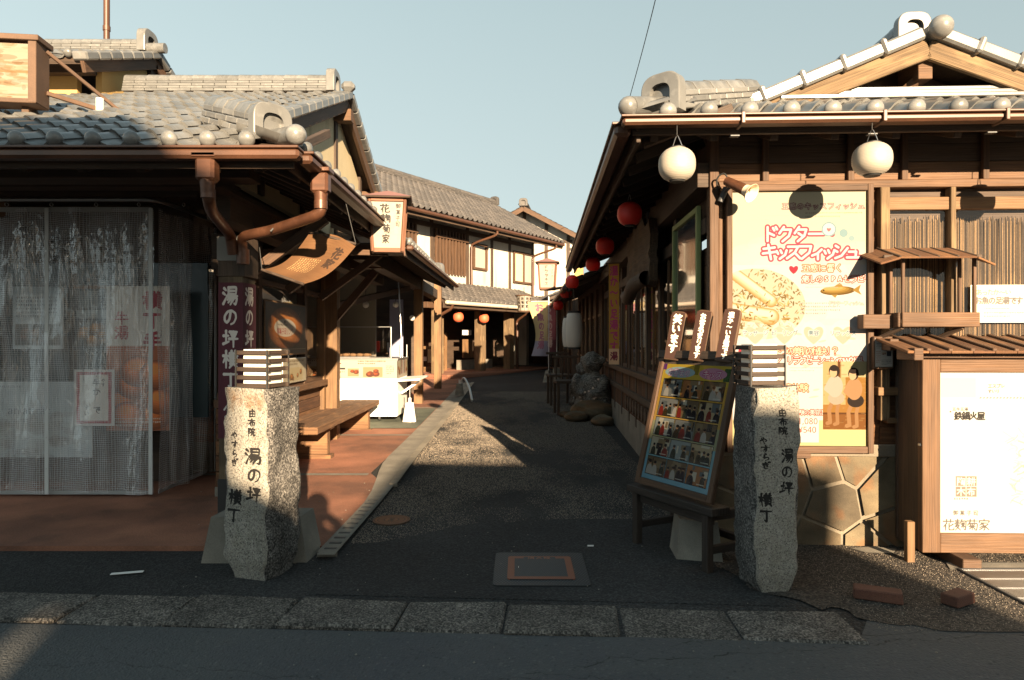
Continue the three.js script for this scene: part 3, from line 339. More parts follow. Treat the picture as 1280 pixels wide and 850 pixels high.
{ // the road along the front, with its seam and its cracks
  const t = canvasTex(2048, 1024, (x, w, h) => {
    rect(x, '#7d7e7d', 0, 0, w, h);
    for (let i = 0; i < 260; i++) { x.globalAlpha = 0.045; blob(x, rnd() < 0.5 ? '#4e5052' : '#a5a39c', rnd() * w, rnd() * h, rr(30, 160), rr(20, 90)); } x.globalAlpha = 1;
    speck(x, w, h, 60000, 0.5, ['#3a3b3c', '#9d9a94', '#6a6a69', '#c0bcb2']);
    const crack = (px, py, dx, dy, n, lw) => { x.strokeStyle = '#24221f'; for (let i = 0; i < n; i++) { x.lineWidth = lw * rr(0.3, 1.3); x.globalAlpha = rr(0.25, 0.9); x.beginPath(); x.moveTo(px, py); px += dx + rr(-5, 5); py += dy + rr(-5, 5); x.lineTo(px, py); x.stroke(); } x.globalAlpha = 1; };
    crack(120, 190, 7, 0.3, 140, 1.2); crack(1040, 235, 6, 0.6, 52, 1.1); crack(1100, 215, 6, -1, 108, 1.8); crack(1220, 168, 7, -0.6, 110, 1.7); crack(1330, 140, 5, -1.8, 36, 2); crack(1240, 60, 10, 3, 12, 4); crack(1290, 88, 8, 3.4, 14, 3); crack(1200, 250, 12, 3, 24, 2);
    for (let i = 0; i < 24; i++) { x.globalAlpha = 0.5; blob(x, '#e8e4da', rnd() * w, rnd() * h, rr(0.8, 2.2), rr(0.8, 1.6)); } x.globalAlpha = 1;
  });
  t.wrapS = t.wrapT = THREE.RepeatWrapping; t.repeat.set(1 / 8, 1 / 4); t.offset.set(0.5, 0);
  const m = mat(0.4, 0.41, 0.43, 0.9, { map: t, bumpMap: asphaltBump, bumpScale: 0.007 });
  const g = sheetXZ([[-14, 3.98], [-3.05, 3.62], [1.72, 3.38], [2.2, 4.1], [14, 4.1], [14, -6], [-14, -6]], 0.004);
  const u = g.attributes.uv, p = g.attributes.position; for (let i = 0; i < u.count; i++) u.setXY(i, p.getX(i), -p.getZ(i) + 0.02);
  m.color.setRGB(0.3, 0.305, 0.315); structure('road', g, m);
}
{ const pts = [[1.35, 5.2]]; for (let i = 0; i <= 70; i++) { const t = i / 70; pts.push([lerp(1.36, 2.3, t * t) + 0.09 * (vnoise(t * 16, 3, 999, 999, 4) - 0.5), lerp(4.95, 3.5, Math.sqrt(t)) + 0.1 * (vnoise(t * 21, 9, 999, 999, 6) - 0.5)]); } pts.push([8, 3.45], [8, 5.2]); structure('forecourt', sheetXZ(pts, 0.0085), M.dusty); }
const seam = (x) => 5.62 - 0.55 * sstep(-x, 0.25, 1.2) + 0.1 * Math.sin(x * 2.2) + 0.05 * (vnoise(x * 9 + 50, 2, 999, 999, 8) - 0.5);   // edge of the smoother patch at the mouth
{ const pts = []; for (let i = 0; i <= 60; i++) { const x = lerp(-1.25, 1.5, i / 60); pts.push([x, seam(x)]); } pts.push([1.55, 3.84], [-1.2, 4.02]); structure('asphalt_patch', sheetXZ(pts, 0.003), mat(0.07, 0.073, 0.077, 0.9, { map: asphaltTex, bumpMap: asphaltBump, bumpScale: 0.004 })); }
{ // loose aggregate standing proud of the worn asphalt
  const n = 150000, im = new THREE.InstancedMesh(new THREE.IcosahedronGeometry(1, 0), mat(0.29, 0.245, 0.2, 0.95), n), m4 = new THREE.Matrix4(), q = new THREE.Quaternion(), e = new THREE.Euler(), c = new THREE.Color();
  for (let i = 0; i < n; i++) { const fore = i < 5000, d = fore ? rr(3.5, 5.0) : rr(3.95, 17), x = fore ? rr(1.9, 3.5) : rr(-1.2, 1.5); if (!fore && (d < seam(x) || vnoise(x * 1.7 + 40, d * 0.8, 999, 999, 12) * 0.7 + vnoise(x * 5 + 40, d * 3, 999, 999, 14) * 0.3 < 0.24 + 0.34 * rnd())) { i--; continue; } const s = rr(0.0012, 0.003) * (fore ? 0.8 : 1); q.setFromEuler(e.set(rnd() * 6, rnd() * 6, rnd() * 6)); m4.compose(V(x, G(d) + (fore ? 0.009 : 0.0005), -d), q, V(s * 1.2, s, s * 1.2)); im.setMatrixAt(i, m4); const k = rr(0.75, 1.2); im.setColorAt(i, c.setRGB(k, k * 0.98, k * 0.95)); }
  im.name = 'asphalt_aggregate'; im.userData.kind = 'stuff'; im.userData.label = 'coarse stone aggregate standing out of the asphalt of the lane'; im.userData.category = 'aggregate'; scene.add(im);
}
{ // flush granite kerb stones along the mouth of the lane
  const k = new THREE.Group(); k.name = 'kerb'; k.userData.kind = 'structure'; scene.add(k);
  const a = D(-3.03, 0, 4.04), e = D(1.64, 0, 3.74).sub(a).normalize(), back = V(-e.z, 0, e.x).normalize(); if (back.z < 0) back.negate();
  let s = -2.4, i = 0; while (s < 4.7) {
    const L = i % 5 === 3 ? 0.56 : 0.61 + rr(-0.02, 0.02), o = add(k, 'kerb_stone', cbox(L - rr(0.008, 0.02), 0.16, 0.385, 0.012, 0.009), M.kerb[i % 3], a.clone().addScaledVector(e, s + L / 2).addScaledVector(back, 0.19).add(V(0, -0.066 + rr(-0.006, 0.006), 0)));
    o.rotation.y = Math.atan2(-e.z, e.x) + rr(-0.004, 0.004); s += L; i++;
  }
}
// red pavement on the left with its edging, joints and drain
structure('pavement', strip(() => -14, (d) => kerbX(d) - (d < 7 ? 0.02 : 0.26), 4.87, 26, 40, 0.03, 0.05), M.red);
structure('pavement_edging', strip((d) => kerbX(d) - 0.02 - 0.24 * sstep(d, 6, 8.5), (d) => kerbX(d) + 0.12 - 0.05 * sstep(d, 6, 9), 4.72, 19, 30, 0.036, 0.04), M.concrete);
structure('pavement_edging', strip((d) => kerbX(d) + 0.075 - 0.05 * sstep(d, 6, 9), (d) => kerbX(d) + 0.15 - 0.04 * sstep(d, 6, 9), 6.9, 19, 30, 0.052, 0.04), mat(0.55, 0.5, 0.42, 0.9, { map: concreteTex }));
for (const d of [7.38, 10.2, 13.6]) structure('pavement_joint', strip(() => -8, (q) => kerbX(q) - 0.27, d, d + 0.1, 1, 0.034), M.concrete);
structure('entrance_mat', strip(() => -3.6, (d) => kerbX(d) - 0.27, 10.9, 13.5, 4, 0.038), M.green);
{ // slotted drain cover beside the edging
  const d0 = thing('drain_cover', 'slotted concrete drain cover at the front corner of the red pavement', 'drain', [-1.27, 0.037, -5.5]);
  for (let i = 0; i < 12; i++) box(d0, 'slot', M.iron, 0, 0.004, 0.72 - i * 0.13, 0.085, 0.006, 0.03, undefined, 0.001);
  add(d0, 'frame', cbox(0.12, 0.006, 1.7, 0.001), M.concrete, [0, 0, 0]);
}

// ---------- houses across the road behind the camera, whose roofs shade the foreground ----------
{
  const ry = Math.atan2(0.2656, 0.9641), wallM = M.plaster, back = (name, label) => thing(name, label, 'house', [0.2656 * 10, 0, 0.9641 * 10], ry);
  const solid = (parent, name, pts, z0, z1, m) => { const g = new THREE.ExtrudeGeometry(new THREE.Shape(pts.map(([x, y]) => new THREE.Vector2(x, y))), { depth: z1 - z0, bevelEnabled: false }); return add(parent, name, g, m, [0, 0, z0]); };
  const win = (p, x, y, w, h) => { box(p, 'window_frame', M.dark, x, y, -0.03, w, h, 0.06); box(p, 'window_pane', M.iron, x, y, -0.07, w - 0.12, h - 0.12, 0.02); };
  const a = back('house', 'tall plaster house with a jutting upper storey across the road');
  solid(a, 'wall', [[-9, 0], [-1.528, 0], [-1.528, 5.3], [-9, 5.3]], 0, 7, wallM); solid(a, 'upper_wall', [[-9.3, 5.25], [-0.58, 5.25], [-0.58, 6.14], [-9.3, 6.14]], -0.3, 7, M.cream);
  solid(a, 'roof', [[-9.6, 6.15], [-0.55, 6.15], [-1.0, 6.42], [-1.62, 7.5], [-9, 7.62]], -0.4, 7.2, M.farTile[0]); win(a, -4, 1.6, 1.8, 1.5); win(a, -7, 1.6, 1.8, 1.5); win(a, -3, 3.9, 1.5, 1.1);
  const b = back('house', 'low shed with a sloping roof between two houses across the road');
  solid(b, 'wall', [[-1.38, 0], [-0.08, 0], [-0.08, 3.7], [-0.159, 3.9], [-0.574, 4.15], [-1.38, 4.37]], 0, 5, M.cream); solid(b, 'roof', [[-1.39, 4.4], [-0.574, 4.16], [-0.159, 3.91], [-0.072, 3.72], [-0.072, 3.82], [-0.159, 4.0], [-0.574, 4.25], [-1.39, 4.49]], -0.1, 5.1, M.farTile[0]); win(b, -0.8, 1.5, 0.7, 1.2);
  const c = back('house', 'single storey house with a hipped tile roof across the road');
  solid(c, 'wall', [[-0.04, 0], [3.55, 0], [3.55, 3.7], [-0.04, 3.7]], 0, 6, wallM); solid(c, 'roof', [[-0.053, 3.71], [3.582, 3.71], [3.582, 4.0], [2.618, 4.42], [0.95, 4.57]], -0.1, 6.1, M.farTile[1]); win(c, 1.1, 1.6, 1.5, 1.4); win(c, 2.8, 1.6, 0.9, 1.4);
}
// ---------- left shop: tiled hip-and-gable roof, curtained front ----------
const shopLeft = thing('shop_building', 'tile-roofed shop with clear vinyl curtains across its front and a gable towards the lane', 'shop', [0, 0, 0]);
{
  const S = shopLeft, EX = -1.515, ED = 4.7, EH = 2.83, sl = 0.432, RD = 9.4, RH = EH + sl * (RD - ED), VX = -2.3, cs = 1 / Math.hypot(1, sl);
  // roof decks
  const up = V(0, cs, sl * cs), hipE = [VX - 0.15, ED + (EX - VX + 0.15)], Pt = (x, d) => D(x, EH + sl * (d - ED), d);
  add(S, 'roof_deck', slab([Pt(-9, ED), Pt(EX, ED), Pt(hipE[0], hipE[1]), Pt(VX, hipE[1]), Pt(VX, RD), Pt(-9, RD)], 0.09, up), M.dark);
  const Pb = (x, d) => D(x, EH + sl * (2 * RD - ED - d), d);
  add(S, 'roof_deck', slab([Pb(VX, RD), Pb(VX, 12.6), Pb(-9, 12.6), Pb(-9, RD)].reverse(), 0.09, V(0, cs, -sl * cs)), M.dark);
  const Ps = (x, d) => D(x, EH + sl * (EX - x), d);
  add(S, 'roof_deck', slab([Ps(EX, ED), Ps(EX, 8.7), Ps(-2.4, 8.7), Ps(-2.4, ED + (EX + 2.4))], 0.08, V(sl * cs, cs, 0)), M.dark);
  const roof = group(S, 'roof');
  tileRoof(roof, D(EX, EH, ED), V(-1, 0, 0), V(0, sl * cs, -cs), [0, 18], 19, 0.262, 0.262, (u, v) => { const dd = v * cs; return dd < RD - ED - 0.1 && u > Math.min(dd, EX - VX) + 0.02 && !(u > 3.75 && dd > 4.2) && u < 3.1 + dd * 0.62; }, M.tile, { caps: true });
  const side = group(S, 'side_roof');
  tileRoof(side, D(EX, EH, ED), V(0, 0, -1), V(-cs, sl * cs, 0), [0, 15], 4, 0.262, 0.262, (u, v) => v * cs < u + 0.1, M.tile, { caps: true });
  const g2 = group(S, 'rear_roof'); tileRoof(g2, D(VX, RH - sl * 3.2, 12.6), V(-1, 0, 0), V(0, sl * cs, cs), [0, 24], 13, 0.262, 0.262, (u, v) => v * cs < 3.15, M.tile, { merge: 'tile_field' });
  // ridges and their end pieces
  ridge(S, D(-5.3, RH + 0.02, RD), D(VX - 0.18, RH + 0.02, RD), { courses: 5, w: 0.3, ch: 0.034 });
  ridgeEnd(S, D(VX - 0.16, RH + 0.03, RD), V(1, 0, 0), 0.86, false);
  ridge(S, Pt(EX - 0.26, ED + 0.26).add(V(0, 0.02, 0)), Pt(hipE[0] - 0.02, hipE[1] + 0.02).add(V(0, 0.04, 0)), { courses: 3, w: 0.24, step: 0.2, ch: 0.045, capR: 0.1 });
  ridgeEnd(S, Pt(EX - 0.23, ED + 0.23).add(V(0, 0.01, 0)), V(0.72, 0, 0.69), 0.7, false);
  cyl(S, 'corner_boss', M.tile[1], D(EX - 0.2, EH + 0.12, ED + 0.2), D(EX + 0.03, EH + 0.075, ED - 0.02), 0.062, 0.066, 14); add(S, 'corner_boss_end', new THREE.SphereGeometry(0.072, 16, 10), M.tile[3], D(EX + 0.035, EH + 0.075, ED - 0.025));
  // verge along the gable: tiles, bargeboards, purlin ends
  for (let i = 0; i < 14; i++) for (const s of [0, 1]) { const d = RD - 0.14 - i * 0.255; if (d < hipE[1] + 0.1 && !s) continue; const dd = s ? 2 * RD - d : d; if (dd > 12.5) continue; const o = box(S, 'verge_tile', M.tile[i % 4], VX + 0.02, EH + sl * (d - ED) + 0.02, -dd, 0.2, 0.11, 0.272, [s ? -0.41 : 0.41, 0, 0], 0.02); o.rotation.x *= s ? 1 : 1; }
  beam(S, 'verge_roll', M.tile[1], D(VX - 0.02, RH + 0.09, RD - 0.1), D(VX + 0.16, RH + 0.09, RD - 0.1), 0.15, 0.13, undefined, 0.05);
  beam(S, 'bargeboard', M.mid, D(VX + 0.02, RH - 0.1, RD), D(VX + 0.02, RH - 0.1 - sl * 3.2, RD + 3.2), 0.05, 0.2); beam(S, 'bargeboard', M.mid, D(VX + 0.02, RH - 0.1, RD), D(VX + 0.02, RH - 0.1 - sl * 3.3, RD - 3.3), 0.05, 0.2);
  span(S, 'purlin', M.warm, -2.9, VX + 0.1, 3.78, 3.94, -11.2, -11.36); span(S, 'purlin', M.warm, -2.9, VX + 0.1, 4.5, 4.66, -9.32, -9.48);
  { const sh = new THREE.Shape([[-5.7, 2.9], [-12.3, 2.9], [-12.3, 3.3], [-RD, RH - 0.12], [-5.7, 3.15]].map(([z, y]) => new THREE.Vector2(z, y))); const g = new THREE.ExtrudeGeometry(sh, { depth: 0.08, bevelEnabled: false }); g.rotateY(-Math.PI / 2); add(S, 'gable_wall', g, M.cream, [-2.44, 0, 0]); }
  for (const d of [6.6, 7.9, 9.4, 10.9]) span(S, 'gable_post', M.dark, -2.46, -2.41, 2.9, EH + sl * (RD - Math.abs(RD - d) - ED) - 0.12, -d - 0.06, -d + 0.06);
  span(S, 'gable_rail', M.dark, -2.458, -2.412, 3.2, 3.32, -12.2, -6.5);
  // eaves: fascia, rafters, gutters, downpipes
  for (let x = -6; x < EX - 0.1; x += 0.42) beam(S, 'rafter', M.dark, D(x, EH - 0.1, ED + 0.14), D(x, EH - 0.1 + sl * 1.82, ED + 1.96), 0.06, 0.08);
  for (let d = ED + 0.4; d < 8.6; d += 0.42) { const r = Math.min(0.86, d - ED - 0.15); beam(S, 'rafter', M.dark, D(EX - 0.06, EH - 0.12, d), D(EX - 0.06 - r, EH - 0.12 + sl * r, d), 0.06, 0.08); }
  span(S, 'fascia', M.dark, -9, EX, EH - 0.14, EH - 0.03, -ED - 0.03, -ED - 0.06); span(S, 'fascia', M.dark, EX - 0.06, EX - 0.03, EH - 0.14, EH - 0.03, -8.7, -ED - 0.08);
  const gut = (a, b) => { beam(S, 'gutter', M.gutter, a, b, 0.11, 0.07, undefined, 0.02); beam(S, 'gutter_lip', M.gutter, a.clone().add(V(0, 0.04, 0)), b.clone().add(V(0, 0.04, 0)), 0.135, 0.018); };
  gut(D(-9, 2.76, ED - 0.06), D(EX + 0.08, 2.76, ED - 0.06)); gut(D(EX + 0.075, 2.758, ED + 0.02), D(EX + 0.075, 2.758, 8.7));
  const hop = (x, d) => { const h = group(S, 'rain_head'); box(h, 'bowl', M.copper, x, 2.66, -d, 0.13, 0.16, 0.12, undefined, 0.02); box(h, 'rim', M.copper, x, 2.75, -d, 0.16, 0.03, 0.15); cyl(h, 'spout', M.copper, D(x, 2.5, d), D(x, 2.6, d), 0.042, 0.055); };
  hop(-2.08, 4.66); hop(EX + 0.1, 5.05);
  const J = D(-2.27, 2.33, 5.5);
  tube(S, 'downpipe', M.copper, [D(-2.08, 2.56, 4.66), D(-2.08, 2.47, 4.68), D(-2.13, 2.41, 4.85), D(-2.24, 2.36, 5.36), J, D(-2.27, 2.2, 5.55)], 0.042, 40, 12, 0.3);
  tube(S, 'downpipe', M.copper, [D(EX + 0.1, 2.56, 5.05), D(EX + 0.1, 2.46, 5.06), D(EX + 0.02, 2.42, 5.1), D(-1.9, 2.37, 5.4), D(-2.16, 2.34, 5.52), D(-2.2, 2.28, 5.56), D(-2.2, 2.14, 5.58)], 0.042, 44, 12, 0.3);
  for (const [x, y, d] of [[-2.08, 2.5, 4.67], [EX + 0.1, 2.5, 5.05]]) cyl(S, 'pipe_joint', M.copper, D(x, y - 0.03, d), D(x, y + 0.03, d), 0.05); beam(S, 'pipe_bracket', M.iron, D(-1.86, 2.32, 5.38), D(-1.86, 2.43, 5.38), 0.11, 0.02);
  cyl(S, 'pipe_joint', M.copper, D(-2.2, 2.12, 5.58), D(-2.2, 2.24, 5.58), 0.052);
  // lane side framing under the eave
  span(S, 'eave_beam', M.dark, -2.55, -2.35, 2.5, 2.7, -12.5, -5.7); span(S, 'eave_beam', M.dark, -6, -2.2, 2.86, 3.02, -5.98, -5.72);
  for (const d of [6.3, 7.6, 8.9]) { beam(S, 'brace', M.mid, D(-2.5, 2.05, d), D(-1.72, 2.62, d), 0.07, 0.09); }
  span(S, 'ceiling', M.dark, -6.5, -2.7, 2.92, 2.98, -12.4, -6.2);
  // post with its dyed cloth wrap is below; lane wall with window, sill and boards
  const wx = -2.72;
  span(S, 'wall_header', M.dark, wx - 0.1, wx, 2.16, 2.5, -9.9, -6.4); span(S, 'window_rail', M.mid, wx - 0.06, wx + 0.03, 2.1, 2.16, -9.9, -6.4);
  span(S, 'window_sill', M.warm, wx - 0.08, wx + 0.09, 0.86, 0.94, -9.75, -6.4); span(S, 'window_rail', M.warm, wx - 0.05, wx + 0.03, 0.94, 1.0, -9.7, -6.4);
  for (let i = 0; i < 5; i++) span(S, 'wall_board', M.plank[i % 4], wx - 0.06, wx - 0.01 + 0.006 * (i % 2), 0.12 + i * 0.148, 0.262 + i * 0.148, -9.7, -6.4);
  for (const d of [6.5, 7.25, 8.85, 9.75]) span(S, 'window_post', d > 9 ? M.amber : M.mid, wx - 0.06, wx + 0.05, d > 9 ? 0.05 : 0.9, 2.5, -d - 0.05, -d + 0.05);
  add(S, 'window_pane', plate(3.2, 1.1), M.glass, [wx - 0.03, 1.55, -8.1], [0, Math.PI / 2, 0]);
  span(S, 'inner_wall', M.interior, -6.5, -6.4, 0, 2.95, -14.5, -6.6); span(S, 'inner_wall', M.interior, -6.5, -2.9, 0, 2.95, -14.6, -14.5); span(S, 'floor', M.interior, -6.4, -2.9, 0.03, 0.06, -14.5, -7.6);
  span(S, 'return_wall', M.dark, -3.3, -2.78, 0.05, 2.9, -7.62, -7.54);
  span(S, 'plinth', M.concrete, wx - 0.07, wx + 0.02, 0.03, 0.12, -9.7, -6.4);
  // curtained front: header, back wall with dark shop window
  span(S, 'front_header', M.dark, -7, -3.0, 2.86, 3.25, -6.62, -6.5); span(S, 'front_wall', M.dark, -7, -3.36, 0.03, 2.9, -7.2, -7.1);
  span(S, 'front_beam', M.dark, -7, -2.5, 2.88, 3.0, -6.3, -6.15);
  for (let i = 0; i < 5; i++) box(S, 'shop_window', mat(0.05, 0.075, 0.085, 0.2), -6.35 + i * 0.72, 1.5, -7.08, 0.64, 1.6, 0.03);
  span(S, 'wall_board', M.plank[1], -6.2, -4.75, 2.66, 2.8, -6.46, -6.4);
}
{ // front post wrapped in dyed cloth
  const p = thing('gate_post', 'square timber post wrapped in a plum cloth with white lettering', 'post', [-2.345, 0, -5.83]);
  box(p, 'post', oldWood(0.2, 0.16, 0.12), 0, 1.17, 0, 0.2, 2.34, 0.28); box(p, 'shoe', M.black, 0, 0.17, 0, 0.216, 0.34, 0.296); box(p, 'cap_board', M.dark, 0.01, 2.2, 0, 0.224, 0.34, 0.304);
  const cloth = (side) => canvasTex(side ? 256 : 256, 1280, (x, w, h) => {
    rect(x, '#5e2c38', 0, 0, w, h); for (let i = 0; i < 900; i++) { x.globalAlpha = 0.08; rect(x, rnd() < 0.5 ? '#3c161f' : '#864650', rnd() * w, rnd() * h, rr(1, 3), rr(40, 300)); } x.globalAlpha = 1; x.fillStyle = '#efe7df'; x.strokeStyle = '#efe7df';
    column(x, '湯の坪横丁入口', 46, 30, 158, 21, 0.5, 1.1);
  });
  add(p, 'cloth_front', plate(0.206, 1.3), printed(cloth(0), { roughness: 0.85 }, 0.7), [0, 1.33, 0.1425]); add(p, 'cloth_side', plate(0.286, 1.3), printed(cloth(1), { roughness: 0.85 }, 0.7), [0.1035, 1.33, 0], [0, Math.PI / 2, 0]);
  box(p, 'plaque', mat(0.2, 0.19, 0.17, 0.6), -0.01, 2.26, 0.154, 0.2, 0.2, 0.006);
}
// vinyl curtains
{
  const grid = (c0, c1) => tex(32, 32, 0.02, (u, v) => [u < 0.09 || v < 0.09 ? c1 : c0], false);
  const film = mat(0.97, 0.98, 1, 0.07, { transmission: 1, thickness: 0, transmissionMap: grid(0.8, 0.4), ior: 1.7, side: THREE.DoubleSide, bumpMap: tex(256, 256, [0.6, 2.2], (u, v) => [0.85 * fbm(u, v, 9, 3, 3, 71) + 0.15 * fbm(u, v, 24, 30, 2, 73)], false), bumpScale: 0.045 });
  const curtain = (label, pts, n, amp) => {
    const t = thing('vinyl_curtain', label, 'curtain'), nx = 150, ny = 40, P = [], U = [], I = [], y0 = 0.06, y1 = 2.74; const L = [0]; for (let i = 1; i < pts.length; i++) L.push(L[i - 1] + Math.hypot(pts[i][0] - pts[i - 1][0], pts[i][1] - pts[i - 1][1])); const T = L[L.length - 1];
    for (let j = 0; j <= ny; j++) for (let i = 0; i <= nx; i++) {
      const s = (i / nx) * T; let k = 1; while (k < L.length - 1 && s > L[k]) k++; const f = (s - L[k - 1]) / (L[k] - L[k - 1]), a = pts[k - 1], b = pts[k], x = lerp(a[0], b[0], f), d = lerp(a[1], b[1], f), nX = (b[1] - a[1]) / (L[k] - L[k - 1]), nD = -(b[0] - a[0]) / (L[k] - L[k - 1]);
      const v = j / ny, hang = 0.5 + 0.5 * Math.sin(v * 3), w = amp * (Math.sin(s * 14 + 2.6 * Math.sin(v * 2.4 + s)) + 0.45 * Math.sin(s * 37 + v * 4 + n) + 0.45 * (n3(s * 14, v * 6, 0, 5) - 0.5) * 2) * hang, sag = j === ny ? 0.018 * Math.sin((s / 0.42) * Math.PI) ** 2 : 0;
      P.push(x + nX * w, lerp(y0, y1, v) - sag + (j === 0 ? 0.012 * Math.sin(s * 9) : 0), -(d + nD * w)); U.push(s, v * (y1 - y0));
      if (i < nx && j < ny) { const q = j * (nx + 1) + i; I.push(q, q + 1, q + nx + 2, q, q + nx + 2, q + nx + 1); }
    }
    const g = new THREE.BufferGeometry(); g.setAttribute('position', new THREE.Float32BufferAttribute(P, 3)); g.setAttribute('uv', new THREE.Float32BufferAttribute(U, 2)); g.setIndex(I); g.computeVertexNormals(); add(t, 'sheet', g, film);
    for (const [x, d] of t.userData.hems ?? []) 0;
    return t;
  };
  const hemM = mat(0.3, 0.31, 0.31, 0.5), tape = mat(0.55, 0.57, 0.57, 0.5), c1 = curtain('clear gridded vinyl curtain across the shop front', [[-6.2, 6.42], [-3.36, 6.4]], 0.3, 0.05), c2 = curtain('clear gridded vinyl curtain closing the side beside the wrapped post', [[-3.34, 6.42], [-3.27, 7.5]], 1.4, 0.04);
  for (const x of [-5.9, -4.34, -3.37]) { span(c1, 'edge_tape', tape, x - 0.018, x + 0.018, 0.06, 2.73, -6.36, -6.366, 0.001); for (let i = 0; i < 9; i++) cyl(c1, 'eyelet', M.steel, D(x, 0.3 + i * 0.29, 6.36), D(x, 0.3 + i * 0.29, 6.355), 0.006, 0.006, 8); }
  span(c2, 'edge_tape', tape, -3.262, -3.256, 0.06, 2.73, -7.52, -7.47, 0.001); span(c1, 'hem', hemM, -6.2, -3.38, 0.05, 0.085, -6.405, -6.411, 0.001); span(c1, 'hem', hemM, -6.2, -3.38, 2.7, 2.745, -6.392, -6.398, 0.001);
  span(c2, 'hem', hemM, -3.34, -3.334, 0.05, 0.085, -7.46, -6.44, 0.001);
  for (let i = 0; i < 8; i++) { const h = add(c1, 'hook', new THREE.TorusGeometry(0.016, 0.004, 6, 12), M.steel, [-6 + i * 0.42 + (i > 5 ? -0.02 : 0), 2.77, -6.4]); h.rotation.y = 1.2; }
  const rail = thing('curtain_rail', 'bent metal pipe rail that carries the vinyl curtains', 'rail');
  tube(rail, 'pipe', mat(0.3, 0.32, 0.33, 0.35, { metal: 0.8 }), [D(-7, 2.815, 6.4), D(-4.6, 2.815, 6.4), D(-3.5, 2.815, 6.4), D(-3.36, 2.813, 6.43), D(-3.31, 2.81, 6.6), D(-3.27, 2.8, 7.55)], 0.02, 60, 8, 0.2);
}
// what shows through the curtain
{
  const sheet = (name, label, cat, x, y, d, w, h, t, frame) => { const o = thing(name, label, cat, [x, y, -d]); box(o, 'board', frame ?? M.white, 0, 0, 0, w + (frame ? 0.05 : 0.004), h + (frame ? 0.05 : 0.004), 0.012); add(o, 'print', plate(w, h), printed(t, { roughness: 0.35 }, 0.95), [0, 0, 0.0085]); return o; };
  sheet('menu_poster', 'tall poster of fried food with red writing behind the curtain', 'poster', -3.68, 1.32, 6.72, 0.62, 1.42, canvasTex(512, 1160, (x, w, h) => { rect(x, '#e4dcd0', 0, 0, w, h); food(x, 0, 480, w, h - 480, [255, 138, 66], '#b8663a', 16); x.fillStyle = '#a8182c'; column(x, '横丁手', 300, 40, 150, 22, 0.4); column(x, '牛湯', 70, 200, 110, 14, 0.4); fineLines(x, 60, 1060, 380, 3, 26, 14, '#f4e8d8'); }));
  sheet('framed_card', 'white card in a red border with black brush writing', 'sign', -4.05, 0.94, 6.62, 0.34, 0.5, canvasTex(320, 470, (x, w, h) => { rect(x, '#b3404a', 0, 0, w, h); rect(x, '#f1ece2', 30, 26, w - 60, h - 52); x.fillStyle = '#28201c'; column(x, '牛かんで', 150, 60, 70, 9, 0.5, 1.2); column(x, 'すい', 70, 300, 46, 5, 0.5, 1.2); column(x, 'やす', 226, 60, 36, 4, 0.5); }), M.white);
  sheet('menu_poster', 'pale menu sheet with a food photograph high behind the curtain', 'poster', -4.72, 1.72, 6.8, 0.5, 0.62, canvasTex(400, 500, (x, w, h) => { rect(x, '#c9d3d6', 0, 0, w, h); rect(x, '#aebcc2', 0, 0, w, 60); fineLines(x, 30, 80, 330, 6, 30, 16, '#4e5a60'); food(x, 20, 300, 360, 170, [120, 86, 66], '#56544e', 7); }));
  sheet('menu_board', 'dark menu board of dishes behind the curtain', 'menu', -4.15, 1.72, 6.9, 0.55, 0.66, canvasTex(420, 500, (x, w, h) => { rect(x, '#2c3a42', 0, 0, w, h); rect(x, '#8a5c34', 0, 0, w, 24); rect(x, '#8b979a', 40, 40, 150, 130); rect(x, '#a4aeb0', 20, 190, 380, 60); food(x, 20, 270, 380, 200, [196, 132, 52], '#3d3a34', 8); fineLines(x, 210, 60, 180, 5, 24, 12, '#b6c0c2'); }));
  sheet('menu_poster', 'wide poster with thin lettering low behind the curtain', 'poster', -4.72, 0.72, 6.7, 1.2, 0.74, canvasTex(900, 560, (x, w, h) => { rect(x, '#b9c2c4', 0, 0, w, h); for (let i = 0; i < 60; i++) { x.globalAlpha = 0.2; blob(x, ['#7d7468', '#e2e4e2', '#6e6254'][i % 3], rnd() * w, h * rr(0.4, 1), rr(30, 130), rr(20, 80)); } x.globalAlpha = 1; fineLines(x, 20, 30, 600, 1, 20, 12, '#56606a'); x.font = '74px serif'; x.fillStyle = '#5c666c'; x.textAlign = 'left'; x.fillText('an attrac', 280, 240); }));
  sheet('menu_poster', 'blue tinted menu sheet at the outer end of the curtained front', 'poster', -5.4, 1.6, 6.8, 0.5, 0.7, canvasTex(300, 420, (x, w, h) => { rect(x, '#8fa3ad', 0, 0, w, h); fineLines(x, 20, 30, 250, 12, 30, 14, '#33434c'); }));
}
